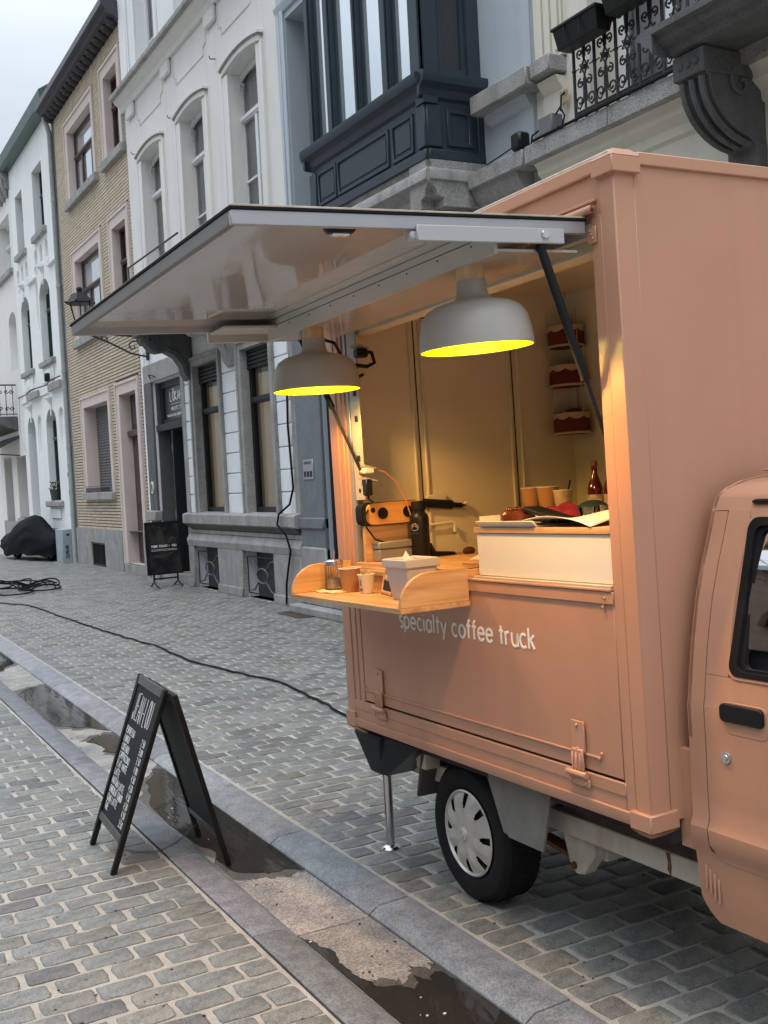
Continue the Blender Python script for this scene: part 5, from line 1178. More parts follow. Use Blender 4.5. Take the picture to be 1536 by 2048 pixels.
def panel(y0,y1,z0,z1):
    mb=MB(); mb.ring(0,[(y0,z0),(y1,z0),(y1,z1),(y0,z1)],[(y0+.03,z0+.03),(y1-.03,z0+.03),(y1-.03,z1-.03),(y0+.03,z1-.03)],BX-.018,BX+.002); mb.build('panel_frame',NAVY,bay,bevel=.006)
    MB().box(BX-.012,BX,y0+.06,y1-.06,z0+.06,z1-.06).build('raised_panel',NAVY,bay,bevel=.01)
panel(8.11,8.49,4.385,4.725); panel(8.55,9.60,4.385,4.725); panel(9.63,10.05,4.385,4.725)
mb=MB(); mb.ring(1,[(BX+.20,4.40),(XF-.12,4.40),(XF-.12,4.72),(BX+.20,4.72)],[(BX+.24,4.44),(XF-.16,4.44),(XF-.16,4.68),(BX+.24,4.68)],Y0-.018,Y0+.001); mb.build('panel_frame',NAVY,bay,bevel=.006)
# glazed storey
posts_=[Y0,8.06,8.16,8.60,8.72,9.17,9.27,9.72,9.84,10.30,Y1]
for y0,y1 in ((Y0,8.13),(8.46,8.63),(9.055,9.17),(9.60,9.765),(10.045,Y1)):
    strip(BX+.0,BX+.10,y0,y1,5.01,8.8); strip(BX-.02,BX+.0,y0+.035,y1-.035,5.01,8.8,.006)
fr=MB(); 
for a_,b_ in ((8.13,8.46),(8.63,9.055),(9.17,9.60),(9.765,10.045)):
    MB().ring(0,[(a_,5.01),(b_,5.01),(b_,8.8),(a_,8.8)],[(a_+.03,5.05),(b_-.03,5.05),(b_-.03,8.76),(a_+.03,8.76)],BX+.04,BX+.08).build('sash',NAVY,bay)
    MB().add([(BX+.06,a_+.02,5.03),(BX+.06,b_-.02,5.03),(BX+.06,b_-.02,8.78),(BX+.06,a_+.02,8.78)],[(0,3,2,1)]).build('pane',GLS,bay)
strip(BX,BX+.16,Y0+.001,Y0+.10,5.01,8.8); strip(XF-.14,XF,Y0-.01,Y0+.08,5.01,8.8)
MB().ring(1,[(BX+.16,5.01),(XF-.14,5.01),(XF-.14,8.8),(BX+.16,8.8)],[(BX+.20,5.08),(XF-.18,5.08),(XF-.18,8.76),(BX+.20,8.76)],Y0+.02,Y0+.06).build('sash',NAVY,bay)
MB().add([(BX+.18,Y0+.04,5.05),(XF-.16,Y0+.04,5.05),(XF-.16,Y0+.04,8.78),(BX+.18,Y0+.04,8.78)],[(0,1,2,3)]).build('pane',GLD,bay)
strip(BX,XF,Y1-.05,Y1,5.01,8.8); MB().box(BX-.05,XF,Y0-.03,Y1+.03,8.8,9.0).build('bay_roof',NAVY,bay)
MB().box(XF+.02,XF+.04,Y0,Y1,4.8,8.8).build('bay_back',DARKIN,bay)
# stone base
mb=MB(); prof=[(.0,4.27),(-.02,4.22),(.03,4.20),(.05,4.17),(.05,4.10),(.02,4.08),(-.05,4.02),(-.06,3.97),(-.12,3.95),(-.12,3.88)]
P=[(BX-a_,z) for a_,z in prof]+[(XF,3.88),(XF,4.27)]; mb.prism(P,1,Y0-.03,Y1+.03); bb=mb.build('bay_base',STONE,B2)
mb=MB(); mb.prism([(Y0-a_,z) for a_,z in prof]+[(Y0+.3,3.88),(Y0+.3,4.27)],0,BX-.02,XF); mb.build('bay_base',STONE,B2)
for y in (8.02,9.9):
    c=MB().prism([(XF,3.35),(XF-.10,3.36),(XF-.18,3.5),(XF-.22,3.62),(XF-.36,3.70),(XF-.42,3.87),(XF,3.87)],1,y,y+.22).build('console',STONE,B2,bevel=.01)
    MB().tube([(XF-.27+(.09-.007*t_)*math.cos(t_*.55),y-.01,3.77+(.09-.007*t_)*math.sin(t_*.55)) for t_ in range(13)],.013,6).build('volute',STONE,c)
block_body(B2,7.14,12.16,9.4,WALLB)
# gilt ornament bracket beside the bay
t=empty('iron_ornament',(XF,11.2,4.3),'rusty scrolled iron ornament tucked under the bay window corner','ornament')
mb=MB()
for k,(cy,cz,r) in enumerate(((11.0,4.42,.06),(10.93,4.55,.045),(11.12,4.36,.05),(10.9,4.66,.035))): mb.tube([(XF-.12,cy+(r-.003*t_)*math.cos(t_*.6),cz+(r-.003*t_)*math.sin(t_*.6)) for t_ in range(12)],.012,5)
mb.build('scroll',M('rusty gilt',(.16,.09,.03),.6,var=.4,vs=20),t)
# ---------------------------------------------------------- ivory house at the right (1 .. 7.12)
B1=empty('ivory_house',(XF,4.5,0),'ivory rendered house with stone band above the van roof','house')
HI=[(5.35,6.45,4.17,7.2,.35)]
mb=MB(); wall(mb,HI,-1.5,7.12,0,9.5); sidecheeks(mb,-1.5,7.12,9.5); mb.build('wall',WALLY,B1,smooth=0)
window(B1,5.35,6.45,4.17,7.2,XF+.3,WHITEF,GLT,mull=(.5,),trans=6.4,fw=.08)
MB().box(XF-.04,XF+.01,6.70,7.06,4.80,9.4).build('pilaster',WALLY,B1,bevel=.01)
for k in range(3): MB().box(XF-.055,XF-.04,6.74+k*.10,6.79+k*.10,4.85,9.4).build('flute',WALLY,B1,bevel=.006)
MB().box(XF-.18,XF+.05,6.72,6.965,4.67,4.80).build('pilaster_capital',STONE,B1,bevel=.01)
mb=MB(); mb.prism([(XF,4.65),(XF-.10,4.65),(XF-.07,4.60),(XF-.035,4.56),(XF,4.52)],1,6.74,6.98); mb.build('capital_moulding',WALLY,B1)
MB().box(XF-.03,XF+.01,6.74,7.0,4.16,4.55).build('pilaster_base',WALLY,B1,bevel=.006)
for y0,y1 in ((6.03,7.03),(5.02,6.026),(3.0,5.014)): MB().box(XF-.22,XF+.05,y0,y1,4.015,4.155).build('stone_band',STONE,B1,bevel=.008)
mb=MB(); mb.prism([(XF,4.015),(XF-.15,4.015),(XF-.12,3.98),(XF-.11,3.93),(XF-.04,3.88),(XF-.03,3.82),(XF,3.80)],1,1.0,7.0); mb.build('band_moulding',WALLY,B1)
mb=MB(); mb.box(XF-.02,XF+.01,3.0,5.3,3.30,3.34); mb.build('wall_groove',WALLY,B1)
block_body(B1,-1.4,7.11,9.4,WALLY)
RX=XF-.16
rl=empty('balcony_railing',(RX,6,4.16),'ornate black cast iron balcony railing with stars and scrolls','railing')
def bar(y,z0=4.155,z1=4.86,r=.013): MB().tube([(RX,y,z0),(RX,y,z1)],r,8).build('bar',IRON,rl)
ybars=[6.44,6.205,5.97,5.735,5.50,5.265,5.03]
for y in ybars: bar(y)
for z in (4.215,4.235,4.86): MB().tube([(RX,5.0,z),(RX,6.45,z)],.009,6).build('rail',IRON,rl)
def spiral(mb,cy,cz,r,d=1,a0=0,n=15,th=.0075):
    mb.tube([(RX,cy+(r-r*.058*t_)*math.cos(a0+d*t_*.55),cz+(r-r*.058*t_)*math.sin(a0+d*t_*.55)) for t_ in range(n)],th,5)
for ya,yb in zip(ybars[:-1],ybars[1:]):
    yc=(ya+yb)/2; mb=MB()
    for sy in (-1,1):
        spiral(mb,yc+sy*.062,4.31,.050,sy,-PI/2); spiral(mb,yc+sy*.062,4.78,.046,-sy,PI/2); spiral(mb,yc+sy*.048,4.44,.036,-sy,PI/2); spiral(mb,yc+sy*.048,4.66,.036,sy,-PI/2)
        mb.tube([(RX,yc+sy*.07,4.258),(RX,yc+sy*.02,4.30),(RX,yc+sy*.012,4.47)],.006,5); mb.tube([(RX,yc+sy*.07,4.83),(RX,yc+sy*.02,4.78),(RX,yc+sy*.012,4.62)],.006,5)
    mb.tube([(RX,yc,4.19),(RX,yc,4.50)],.009,6); mb.tube([(RX,yc,4.60),(RX,yc,4.86)],.009,6); mb.ball((RX,yc,4.19),.014,8,6); mb.ball((RX,yc,4.40),.016,8,6)
    for a0 in (PI/2,-PI/2):
        T3=[(RX,yc+.058*math.cos(a0+k*2*PI/3),4.55+.058*math.sin(a0+k*2*PI/3)) for k in range(4)]; mb.tube(T3,.007,5)
    mb.ball((RX,yc,4.55),.022,10,6,(.6,1,1))
    for y in (ya,): mb.ball((RX,y,4.55),.018,8,6)
    mb.tube([(RX,ya,4.55),(RX,yc+.058,4.55)],.005,5); mb.tube([(RX,yc-.058,4.55),(RX,yb,4.55)],.005,5)
    mb.build('ornament_panel',IRON,rl)
MB().tube([(XF,6.445,4.84),(RX,6.445,4.84)],.009,6).build('rail',IRON,rl)
def planter(y0,y1,z,x,label):
    t=empty('window_box',(x,(y0+y1)/2,z),label,'planter','plastic window boxes hung on the balcony')
    mb=MB(); mb.add([(x-.06,y0+.02,z),(x+.06,y0+.02,z),(x+.06,y1-.02,z),(x-.06,y1-.02,z),(x-.09,y0,z+.15),(x+.09,y0,z+.15),(x+.09,y1,z+.15),(x-.09,y1,z+.15)],[(0,3,2,1),(0,1,5,4),(1,2,6,5),(2,3,7,6),(3,0,4,7)]); mb.build('trough',BLACKP,t,bevel=.006)
    MB().ring(2,[(x-.10,y0-.01),(x+.10,y0-.01),(x+.10,y1+.01),(x-.10,y1+.01)],[(x-.08,y0+.01),(x+.08,y0+.01),(x+.08,y1-.01),(x-.08,y1-.01)],z+.145,z+.165).build('rim',BLACKP,t,bevel=.003)
    MB().box(x-.08,x+.08,y0+.01,y1-.01,z+.10,z+.13).build('soil',M('soil',(.03,.022,.016),.95,bump=.5,bs=80),t)
    for yy in (y0+(y1-y0)*.36,y0+(y1-y0)*.7): MB().box(x-.094,x-.088,yy,yy+.006,z+.03,z+.145).build('strap',DARKIN,t)
planter(5.93,6.42,4.66,RX-.12,'black window box at left end of the ornate railing')
planter(5.38,5.88,4.71,RX-.12,'black window box at right end of the ornate railing, cut by frame')
# junction boxes and cables
t=empty('cable_box',(XF-.14,6.8,4.3),'grey junction box with looping black cables on the ivory wall','junction box')
MB().box(XF-.17,XF-.06,6.72,6.90,4.20,4.34).build('housing',M('dull grey box',(.13,.14,.145),.6),t,bevel=.008)
for pth in ([(XF-.12,6.75,4.32),(XF-.14,6.65,4.36),(XF-.14,6.60,4.28),(XF-.14,6.66,4.17)],[(XF-.1,6.70,4.17),(XF-.12,6.66,4.22),(XF-.12,6.74,4.24),(XF-.12,6.76,4.16)],[(XF-.12,6.92,4.28),(XF-.16,6.99,4.24),(XF-.16,7.02,4.14)],[(XF-.05,6.7,4.50),(XF-.10,6.68,4.46),(XF-.12,6.67,4.34)]): MB().tube(pth,.008,6).build('cable',BLACKR,t)
MB().box(XF-.05,XF-.035,6.68,6.76,4.42,4.52).build('stain_patch',M('rough patch',(.42,.35,.22),.9,var=.3,vs=30),t)
t=empty('flood_lamp',(XF-.2,7.12,4.2),'small black box lamp standing on the stone band corner','lamp')
MB().box(XF-.24,XF-.12,7.06,7.19,4.16,4.30).build('housing',BLACKP,t,bevel=.02); MB().tube([(XF-.18,7.19,4.22),(XF-.2,7.35,4.19),(XF-.22,7.55,4.16)],.006,5).build('cable',BLACKR,t)
MB().tube([(XF-.23,6.9,4.165),(XF-.23,6.1,4.165),(XF-.235,5.4,4.165),(XF-.23,5.1,4.17)],.011,6).build('wall_cable',BLACKR,label='black cable lying along the stone band below the railing',cat='cable')
# big console balcony at the top right
bc=empty('corbelled_balcony',(5.0,4,4.1),'massive dark stone balcony on grooved corbel, top right corner','balcony')
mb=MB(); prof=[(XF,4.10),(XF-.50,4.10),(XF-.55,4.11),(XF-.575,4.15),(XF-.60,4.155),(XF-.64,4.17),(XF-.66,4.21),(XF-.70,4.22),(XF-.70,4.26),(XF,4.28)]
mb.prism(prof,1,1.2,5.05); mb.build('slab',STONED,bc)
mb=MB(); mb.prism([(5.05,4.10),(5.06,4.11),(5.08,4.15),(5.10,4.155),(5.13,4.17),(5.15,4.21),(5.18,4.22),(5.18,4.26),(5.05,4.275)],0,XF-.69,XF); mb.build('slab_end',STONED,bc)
def corbel(y0,y1):
    pts=[(XF,4.10),(XF-.50,4.10),(XF-.50,3.93)]
    for i in range(9): a_=RAD(180+ i*9.5); pts.append((XF-.04+.44*math.cos(a_)*.98,3.93+.36*math.sin(a_)))
    pts+= [(XF,3.46)]
    c=MB().prism(pts,1,y0,y1).build('corbel',STONED,bc,bevel=.006)
    MB().box(XF-.53,XF,y0-.012,y1+.012,3.94,4.09).build('corbel_head',STONED,c,bevel=.008)
    for k in range(3): MB().ball((XF-.533,y0+.05+k*.065,4.015),.022,10,6,(.5,1,1)).build('boss',STONED,c)
    for k in range(3):
        y=y0+.035+k*.08; MB().tube([(XF-.05+.455*math.cos(RAD(180+i*9)),y,3.92+.375*math.sin(RAD(180+i*9))) for i in range(10)],.022,8).build('fluting',STONED,c)
    MB().tube([(XF-.22+(.10-.008*t_)*math.cos(t_*.55+2),y0-.012,3.90+(.10-.008*t_)*math.sin(t_*.55+2)) for t_ in range(13)],.015,6).build('volute',STONED,c)
    MB().box(XF-.09,XF,y0-.01,y1+.01,3.30,3.56).build('corbel_foot',STONED,c,bevel=.012)
corbel(4.80,5.04); corbel(2.2,2.44)

# ================================================================== OBJECTS
def vthing(name,x,y,z,label,cat,group=None,rz=0):
    """an Empty standing on the van (tilted with it); its parts use local coordinates"""
    return empty(name,None,label,cat,group,mat=TL(x,y,z)@Matrix.Rotation(rz,4,'Z'))
# pendant lamps
def lamp(x,y,z,label,tilt,power):
    t=empty('pendant_lamp',None,label,'lamp','pendant lamps hung below the raised awning',mat=TL(x,y,z)@Matrix.Rotation(tilt,4,'Y')@Matrix.Scale(.9706,4))
    prof=[(.170,0),(.1695,.02),(.165,.055),(.157,.088),(.143,.112),(.120,.127),(.09,.136),(.062,.143),(.050,.152),(.0455,.166),(.044,.20)]
    MB().lathe([(.1665,.0)]+prof+[(0,.20)],(0,0,0),72,cap=False).build('shade',LAMPS,t,smooth=60)
    inn=[(.1668,.001),(.166,.02),(.1615,.053),(.153,.085),(.14,.106),(.115,.120),(.085,.129),(.05,.134),(0,.136)]
    MB().lathe(inn,(0,0,0),64,cap=False).build('inner_shade',LIMEIN,t,smooth=60)
    MB().lathe([(.0415,.20),(.0415,.252),(0,.252)],(0,0,0),40).build('wood_cap',BEECH,t,smooth=40)
    MB().lathe([(0,.028),(.02,.032),(.034,.05),(.036,.07),(.02,.10),(.014,.13),(0,.132)],(0,0,0),20).build('bulb',BULB,t)
    p=bpy.data.lights.new('lamp_light','SPOT'); p.energy=power*.60; p.color=(1,.49,.15); p.shadow_soft_size=.05; p.spot_size=RAD(158); p.spot_blend=.25
    o=bpy.data.objects.new('lamp_light',p); COL.objects.link(o); o.parent=t; o.location=(0,0,.022)
    p=bpy.data.lights.new('lamp_glow','POINT'); p.energy=power*.042; p.color=(1,.80,.25); p.shadow_soft_size=.02
    o=bpy.data.objects.new('lamp_glow',p); COL.objects.link(o); o.parent=t; o.location=(0,0,.026)
LX=-.2525
lamp(LX,.312,1.9546,'grey pendant lamp nearer the van cab, wood-capped, glowing yellow inside',RAD(-2),46)
lamp(LX,1.4036,1.9546,'grey pendant lamp over the sugar jar end of the shelf, glowing yellow',RAD(0),46)
o=MB().tube([(LX,1.43,2.165),(-.12,1.50,2.15),(-.05,1.55,2.08),(.01,1.60,2.02),(.06,1.62,2.04)],.006,8).build('lamp_cable',BLACKR,label='short black lamp cable looping from far lamp to the post',cat='cable'); o.matrix_world=MT
# things on the serving shelf (z 1.173)
Z=1.1732
t=vthing('sugar_dispenser',-.112,1.655,Z+.008,'ribbed glass sugar dispenser with chrome lid on a yellow cloth','dispenser')
mb=MB(); N=40
for (r,h) in ((.036,0),(.037,.01),(.0365,.085),(.033,.098)):
    for j in range(N): rr=r+(.0012 if j%2 else -.0012); mb.v.append((rr*math.cos(2*PI*j/N),rr*math.sin(2*PI*j/N),h))
for i in range(3):
    for j in range(N): mb.f.append((i*N+j,i*N+(j+1)%N,(i+1)*N+(j+1)%N,(i+1)*N+j))
mb.build('glass_jar',GLT,t,smooth=0); MB().lathe([(0,.004),(.032,.004),(.032,.04),(0,.05)],(0,0,0),20).build('sugar',M('brown sugar',(.75,.6,.4),.9,var=.3,vs=90,bump=.4,bs=200),t)
MB().lathe([(.036,.096),(.039,.098),(.039,.112),(.03,.118),(0,.119)],(0,0,0),28).build('lid',CHROME,t); MB().tube([(0,0,.115),(.004,-.002,.155)],[.006,.005],10).build('spout',CHROME,t)
t=empty('folded_cloth',None,'crumpled yellow napkin lying under the sugar dispenser','napkin',mat=TL(-.13,1.62,Z))
mb=MB(); n=14
for i in range(n):
    for j in range(n): 
        u,v=i/(n-1),j/(n-1); mb.v.append((-.055+.11*u+.008*math.sin(v*7),-.085+.16*v+.008*math.sin(u*6),.002+.005*abs(math.sin(u*9+v*5))*(.4+v*.6)))
for i in range(n-1):
    for j in range(n-1): mb.f.append((i*n+j,(i+1)*n+j,(i+1)*n+j+1,i*n+j+1))
o=mb.build('cloth',M('yellow napkin',(.72,.60,.34),.9,var=.08,vs=30),t,smooth=60); s_=o.modifiers.new('thick','SOLIDIFY'); s_.thickness=.003
def cup(name,x,y,z,h,r0,r1,mat,label,group=None,rot=0):
    t=vthing(name,x,y,z,label,'cup',group,rot)
    MB().lathe([(r0,0),(r1,h),(r1-.0015,h),(r0-.0015,.003),(0,.003)],(0,0,0),32).build('body',mat,t,smooth=40)
    MB().lathe([(r1+.0018,h-.002),(r1+.0022,h+.001),(r1,h+.002),(r1-.001,h)],(0,0,0),32,close=True).build('rim',M('cup rim',(.75,.70,.6),.6),t)
    return t
KRAFT=M('kraft cup',(.42,.22,.10),.75,var=.06,vs=10)
cup('paper_cup',-.095,1.548,Z,.093,.031,.043,KRAFT,'plain brown paper cup between the sugar jar and the stirrers')
t=cup('paper_cup',-.086,1.425,Z,.072,.024,.032,M('white cup',(.74,.66,.55),.7,var=.04),'small white cup bristling with wooden stirrers on serving shelf')
for i in range(13):
    a=random.uniform(0,6.28); r=random.uniform(.004,.02); b=(r*1.4*math.cos(a),r*1.4*math.sin(a),.084+random.uniform(-.004,.008))
    MB().tube([(r*.5*math.cos(a),r*.5*math.sin(a),.01),b],.0034,6,squash=((math.cos(a+.5),math.sin(a+.5),0),.4)).build('stirrer',M('stirrer wood',(.62,.44,.27),.7),t)
sx_=-.0295
MB().box(-.031,-.0275,-.006,.004,.012,.020).build('red_mark',M('print red',(.6,.03,.03),.6),t); MB().box(-.0305,-.0268,-.016,-.007,.012,.020).build('blue_mark',M('print blue',(.05,.08,.4),.6),t)
MB().box(-.0315,-.0285,-.010,-.002,.030,.056).build('grey_mark',M('print grey',(.25,.22,.17),.6),t)
# small chalkboard leaning behind the bucket
t=empty('small_chalkboard',None,'little oak framed chalkboard with chalk scribbles behind grey bucket','sign',mat=TL(-.078,1.285,Z)@Matrix.Rotation(RAD(-12),4,'Z')@Matrix.Rotation(RAD(14),4,'Y'))
MB().ring(0,[(-.08,0),(.062,0),(.062,.135),(-.08,.135)],[(-.068,.014),(.050,.014),(.050,.122),(-.068,.122)],-.006,.006).build('frame',OAK,t,bevel=.003)
MB().box(-.002,.002,-.069,.051,.013,.123).build('board',SLATE,t)
mb=MB(); write(mb,strokes('INSTA','U',.022,.085,.2,.08),(-.0028,.045,.055),(0,-1,0),(0,0,1),(-1,0,0),.0016,.4); write(mb,strokes('JEAN-LOU','U',.018,.09,.2,.08),(-.0028,.045,.092),(0,-1,0),(0,0,1),(-1,0,0),.0014,.4); mb.build('chalk_lettering',CHALK,t)
# grey bucket with folded rim
t=vthing('bucket',-.095,1.055,Z,'pale grey tapered plastic bin lined with a white bag','bin')
BK=M('pale grey plastic',(.46,.46,.47),.45,var=.02)
def frust(mb,a0,b0,z0,a1,b1,z1,flip=False):
    V=[(-a0,-b0,z0),(a0,-b0,z0),(a0,b0,z0),(-a0,b0,z0),(-a1,-b1,z1),(a1,-b1,z1),(a1,b1,z1),(-a1,b1,z1)]; F=[(0,1,5,4),(1,2,6,5),(2,3,7,6),(3,0,4,7)]
    mb.add(V,[f[::-1] for f in F] if flip else F)
mb=MB(); frust(mb,.048,.063,0,.064,.082,.122); mb.add([(-.048,-.063,0),(.048,-.063,0),(.048,.063,0),(-.048,.063,0)],[(0,3,2,1)]); mb.build('body',BK,t,bevel=.008,seg=3)
mb=MB(); mb.ring(2,[(-.07,-.089),(.07,-.089),(.07,.089),(-.07,.089)],[(-.060,-.079),(.060,-.079),(.060,.079),(-.060,.079)],.116,.146); mb.build('rim',BK,t,bevel=.004,seg=2)
mb=MB(); frust(mb,.062,.08,.148,.048,.065,.06,True); mb.add([(-.048,-.065,.06),(.048,-.065,.06),(.048,.065,.06),(-.048,.065,.06)],[(0,1,2,3)]); mb.build('bin_bag',M('white bag',(.8,.8,.8),.5),t)
MB().add([(-.02,.02,.14),(.01,.01,.14),(.0,.03,.172),(-.005,.045,.15)],[(0,1,2),(0,2,3),(1,3,2)]).build('bag_tip',MATS['white bag'],t)
# things on the inner counter (z 1.279)
Z2=1.279
t=vthing('vacuum_flask',.225,1.525,Z2,'tall matt black flask with silver logo on the inner counter','flask')
MB().lathe([(.037,0),(.039,.004),(.039,.160),(.036,.175),(.026,.186),(.026,.196)],(0,0,0),36).build('body',BLACKP,t,smooth=40)
MB().lathe([(.027,.196),(.030,.198),(.0305,.226),(.028,.232),(0,.233)],(0,0,0),28).build('cap',BLACKR,t,bevel=.002)
mb=MB(); 
def onc(a,z,r=.0395): return (-r*math.cos(a),-r*math.sin(a),z)
A=RAD(28)
mb.tube([onc(A+.45*math.cos(k*.35),.128+.014*math.sin(k*.35)) for k in range(19)],.0012,6); mb.tube([onc(A-.4+.8*k/8,.122+.012*math.sin(k*.4)) for k in range(9)],.003,6); mb.tube([onc(A-.3+.7*k/8,.134+.008*math.sin(k*.5)) for k in range(9)],.002,6); mb.build('logo',CHROME,t)
mb=MB()
for k in range(5): mb.tube([onc(A-.34+.17*k,.1),onc(A-.34+.17*k,.106)],.0012,5)
mb.build('lettering',CHROME,t)
t=vthing('cash_box',.115,1.565,Z2,'grey metal cash box against the oak backboard','cash box')
MB().box(-.075,.085,-.03,.03,0,.048).build('base',M('cash box grey',(.22,.22,.225),.4),t,bevel=.003); MB().box(-.077,.087,-.032,.032,.050,.078).build('lid',MATS['cash box grey'],t,bevel=.004)
mb=MB(); mb.lathe([(0,-.006),(.006,-.006),(.007,0)],(.06,-.031,.036),14,1); mb.build('lock',CHROME,t)
t=empty('bluetooth_speaker',None,'bamboo fronted speaker with round black drivers on the backboard','speaker',mat=TL(.14,1.60,1.425)@Matrix.Rotation(RAD(0),4,'Z'))
def rr2(x0,x1,z0,z1,r,n=5):
    return rrect(x0,x1,z0,z1,r,n)
mb=MB(); mb.prism(rr2(-.145,.13,0,.092,.028),1,-.012,.04); mb.build('body',BLACKR,t)
mb=MB(); mb.prism(rr2(-.125,.13,.002,.090,.026),1,-.026,-.012); mb.build('bamboo_front',BAMB,t,bevel=.002)
for (x,z,r) in ((-.100,.062,.011),(-.055,.047,.024),(.062,.047,.024),(.107,.062,.011)):
    c=MB().lathe([(r,-.0275),(r+.004,-.027),(r+.004,-.024)],(x,0,z),24,1,cap=False).build('ring',BAMB,t); mb=MB(); mb.lathe([(0,-.0262),(r*.4,-.0262),(r,-.0278),(r,-.02)],(x,0,z),24,1); mb.build('driver',BLACKR,t)
o=MB().tube([(.02,1.575,1.49),(-.005,1.565,1.46),(.0,1.56,1.42),(.03,1.55,1.37),(.08,1.55,1.352)],.004,6).build('speaker_cable',BLACKR,label='twisted black cable hanging down over the oak backboard',cat='cable'); o.matrix_world=MT
o=MB().tube([(.04,1.555,1.648),(.09,1.55,1.64),(.14,1.55,1.60),(.18,1.55,1.53),(.20,1.55,1.46),(.205,1.55,1.38)],.0028,6).build('charger_cable',M('orange-lit cable',(.5,.24,.1),.5),label='thin orange-lit charging cable arching from socket to flask',cat='cable'); o.matrix_world=MT  # lamp's orange light put into the cable colour
for (z,w_,mat,lab,c) in ((1.648,.042,WHITEP,'white plug adapter in upper socket beside the gas strut','plug'),(1.582,.030,BLACKP,'black power adapter in lower socket above the speaker','plug'),):
    t=empty('plug',None,lab,c,mat=TL(.0,1.56,z)); h=.026 if mat is WHITEP else .07; MB().box(.0,w_,-.02,.015,-h/2,h/2).build('plug_body',mat,t,bevel=.004)
o=MB().tube([(.01,1.55,1.55),(.015,1.55,1.53),(.03,1.545,1.52)],.004,6).build('adapter_cable',BLACKR,label='stub of cable below the black adapter',cat='cable'); o.matrix_world=MT
t=empty('coat_hook_camera',None,'black plug with curled cable at top of the rear post','plug',mat=TL(.0,1.56,2.10)); MB().box(0,.05,-.02,.02,-.0,.035).build('plug_body',BLACKP,t,bevel=.005)
MB().tube([(.03,0,.03),(.075,0,.02),(.085,0,-.02),(.05,0,-.035),(.0,0,-.03)],.008,8).build('cable',BLACKR,t)
# door latch with black bag clamp and bracket on rear door
t=empty('door_latch',None,'black cylinder latch with white bent hook on the rear door','latch',mat=TL(.415,1.765,1.475))
MB().tube([(-.02,0,.022),(.12,0,.006)],.020,14).build('cylinder',BLACKP,t); MB().tube([(.12,0,.006),(.17,0,.0)],.012,12).build('pin',BLACKP,t); MB().lathe([(0,-.01),(.02,0),(0,.01)],(.185,0,.0),12,0).build('knob',BULB if False else CHROME,t)
MB().box(.0,.10,.005,.02,.028,.055).build('bracket',CREAMIN,t,bevel=.003)
MB().tube([(-.02,-.005,-.075),(.11,-.005,-.07),(.125,-.005,-.08),(.125,-.005,-.115)],.007,8).build('hook',WHITEP,t)
# coffee machine base pieces behind flask and tongs
t=vthing('tablet_stand',.30,1.56,Z2,'small dark tablet stand behind the flask','stand'); MB().prism([(-.02,0),(.10,0),(.09,.012),(.0,.02),(-.02,.06)],1,-.03,.03).build('stand_body',BLACKP,t,bevel=.004)
t=vthing('brown_cloth',.44,1.50,Z2,'tiny brown crumpled cloth on counter','cloth'); MB().ball((0,0,.012),.022,10,7,(1.3,1,.8)).build('cloth_lump',M('dark red brown',(.06,.015,.01),.9,var=.4,vs=60),t)
t=vthing('paper_slips',.30,1.15,Z2,'white paper slips stacked on counter beside the cabinet','paper')
for i in range(4): MB().box(-.05+.01*i,.04+.01*i,-.06+.004*i,.05,.001+.0035*i,.0035+.0035*i).build('slip',M('paper',(.75,.70,.6),.8),t)
t=vthing('paper_slips',.045,.862,Z2,'few wooden slips at the counter corner','paper')
for i in range(3): MB().box(-.03,.03+.004*i,-.02,.02+.004*i,.002+.006*i,.0065+.006*i).build('slip',OAK,t)
# on the white cabinet
Z3=1.4222
t=empty('paper_tray',None,'white paper lined tray on top of the white cabinet','tray',mat=TL(.13,.60,Z3))
mb=MB(); mb.box(-.11,.19,-.15,.17,0,.004); tr=mb.build('base',WHITEP,t)
MB().prism([(-.13,.018),(-.11,0),(-.105,0),(-.122,.02)],1,-.15,.17).build('side',WHITEP,t); MB().box(-.11,.19,.165,.17,0,.035).build('side',WHITEP,t)
mb=MB(); n=18
for i in range(n):
    for j in range(8):
        u,v=i/(n-1),j/7; mb.v.append((-.12+.30*v,-.42+.42*(1-u)+.02*math.sin(v*5),.006+.045*u**2*(1-u)*4+.010*math.sin(v*6+u*5)+.02*max(0,u-.7)))
for i in range(n-1):
    for j in range(7): mb.f.append((i*8+j,(i+1)*8+j,(i+1)*8+j+1,i*8+j+1))
o=mb.build('baking_paper',M('parchment',(.78,.72,.6),.8,var=.04),t,smooth=60); s_=o.modifiers.new('thick','SOLIDIFY'); s_.thickness=.0015
t=vthing('cake',.10,.66,Z3+.006,'glossy dark brown round cake on the paper tray','cake')
MB().lathe([(0,0),(.05,0),(.058,.01),(.058,.032),(.05,.042),(.02,.046),(0,.046)],(0,0,0),28).build('body',M('chocolate',(.09,.02,.008),.25,var=.2,vs=30,bump=.3),t)
for i in range(6): a=i*1.1; MB().ball((.03*math.cos(a),.03*math.sin(a),.045),.010,8,6).build('topping',MATS['chocolate'],t)
t=vthing('cake_knife',.10,.52,Z3+.02,'broad black spatula leaning over the cake','spatula'); mb=MB(); mb.prism([(-.10,-.015),(.09,.03),(.085,.042),(-.10,.004)],0,-.02,.05); mb.build('blade',BLACKP,t,bevel=.004)
t=vthing('glass_tumbler',.20,.42,Z3,'low clear glass bowl behind the spatula','glass'); MB().lathe([(.022,0),(.03,.05),(.028,.05),(.02,.004),(0,.004)],(0,0,0),24).build('body',GLT,t,smooth=40)
t=vthing('glass_tumbler',.22,.36,Z3,'second low clear glass closest to the bottles','glass'); MB().lathe([(.02,0),(.024,.055),(.022,.055),(.018,.004),(0,.004)],(0,0,0),24).build('body',GLT,t,smooth=40)
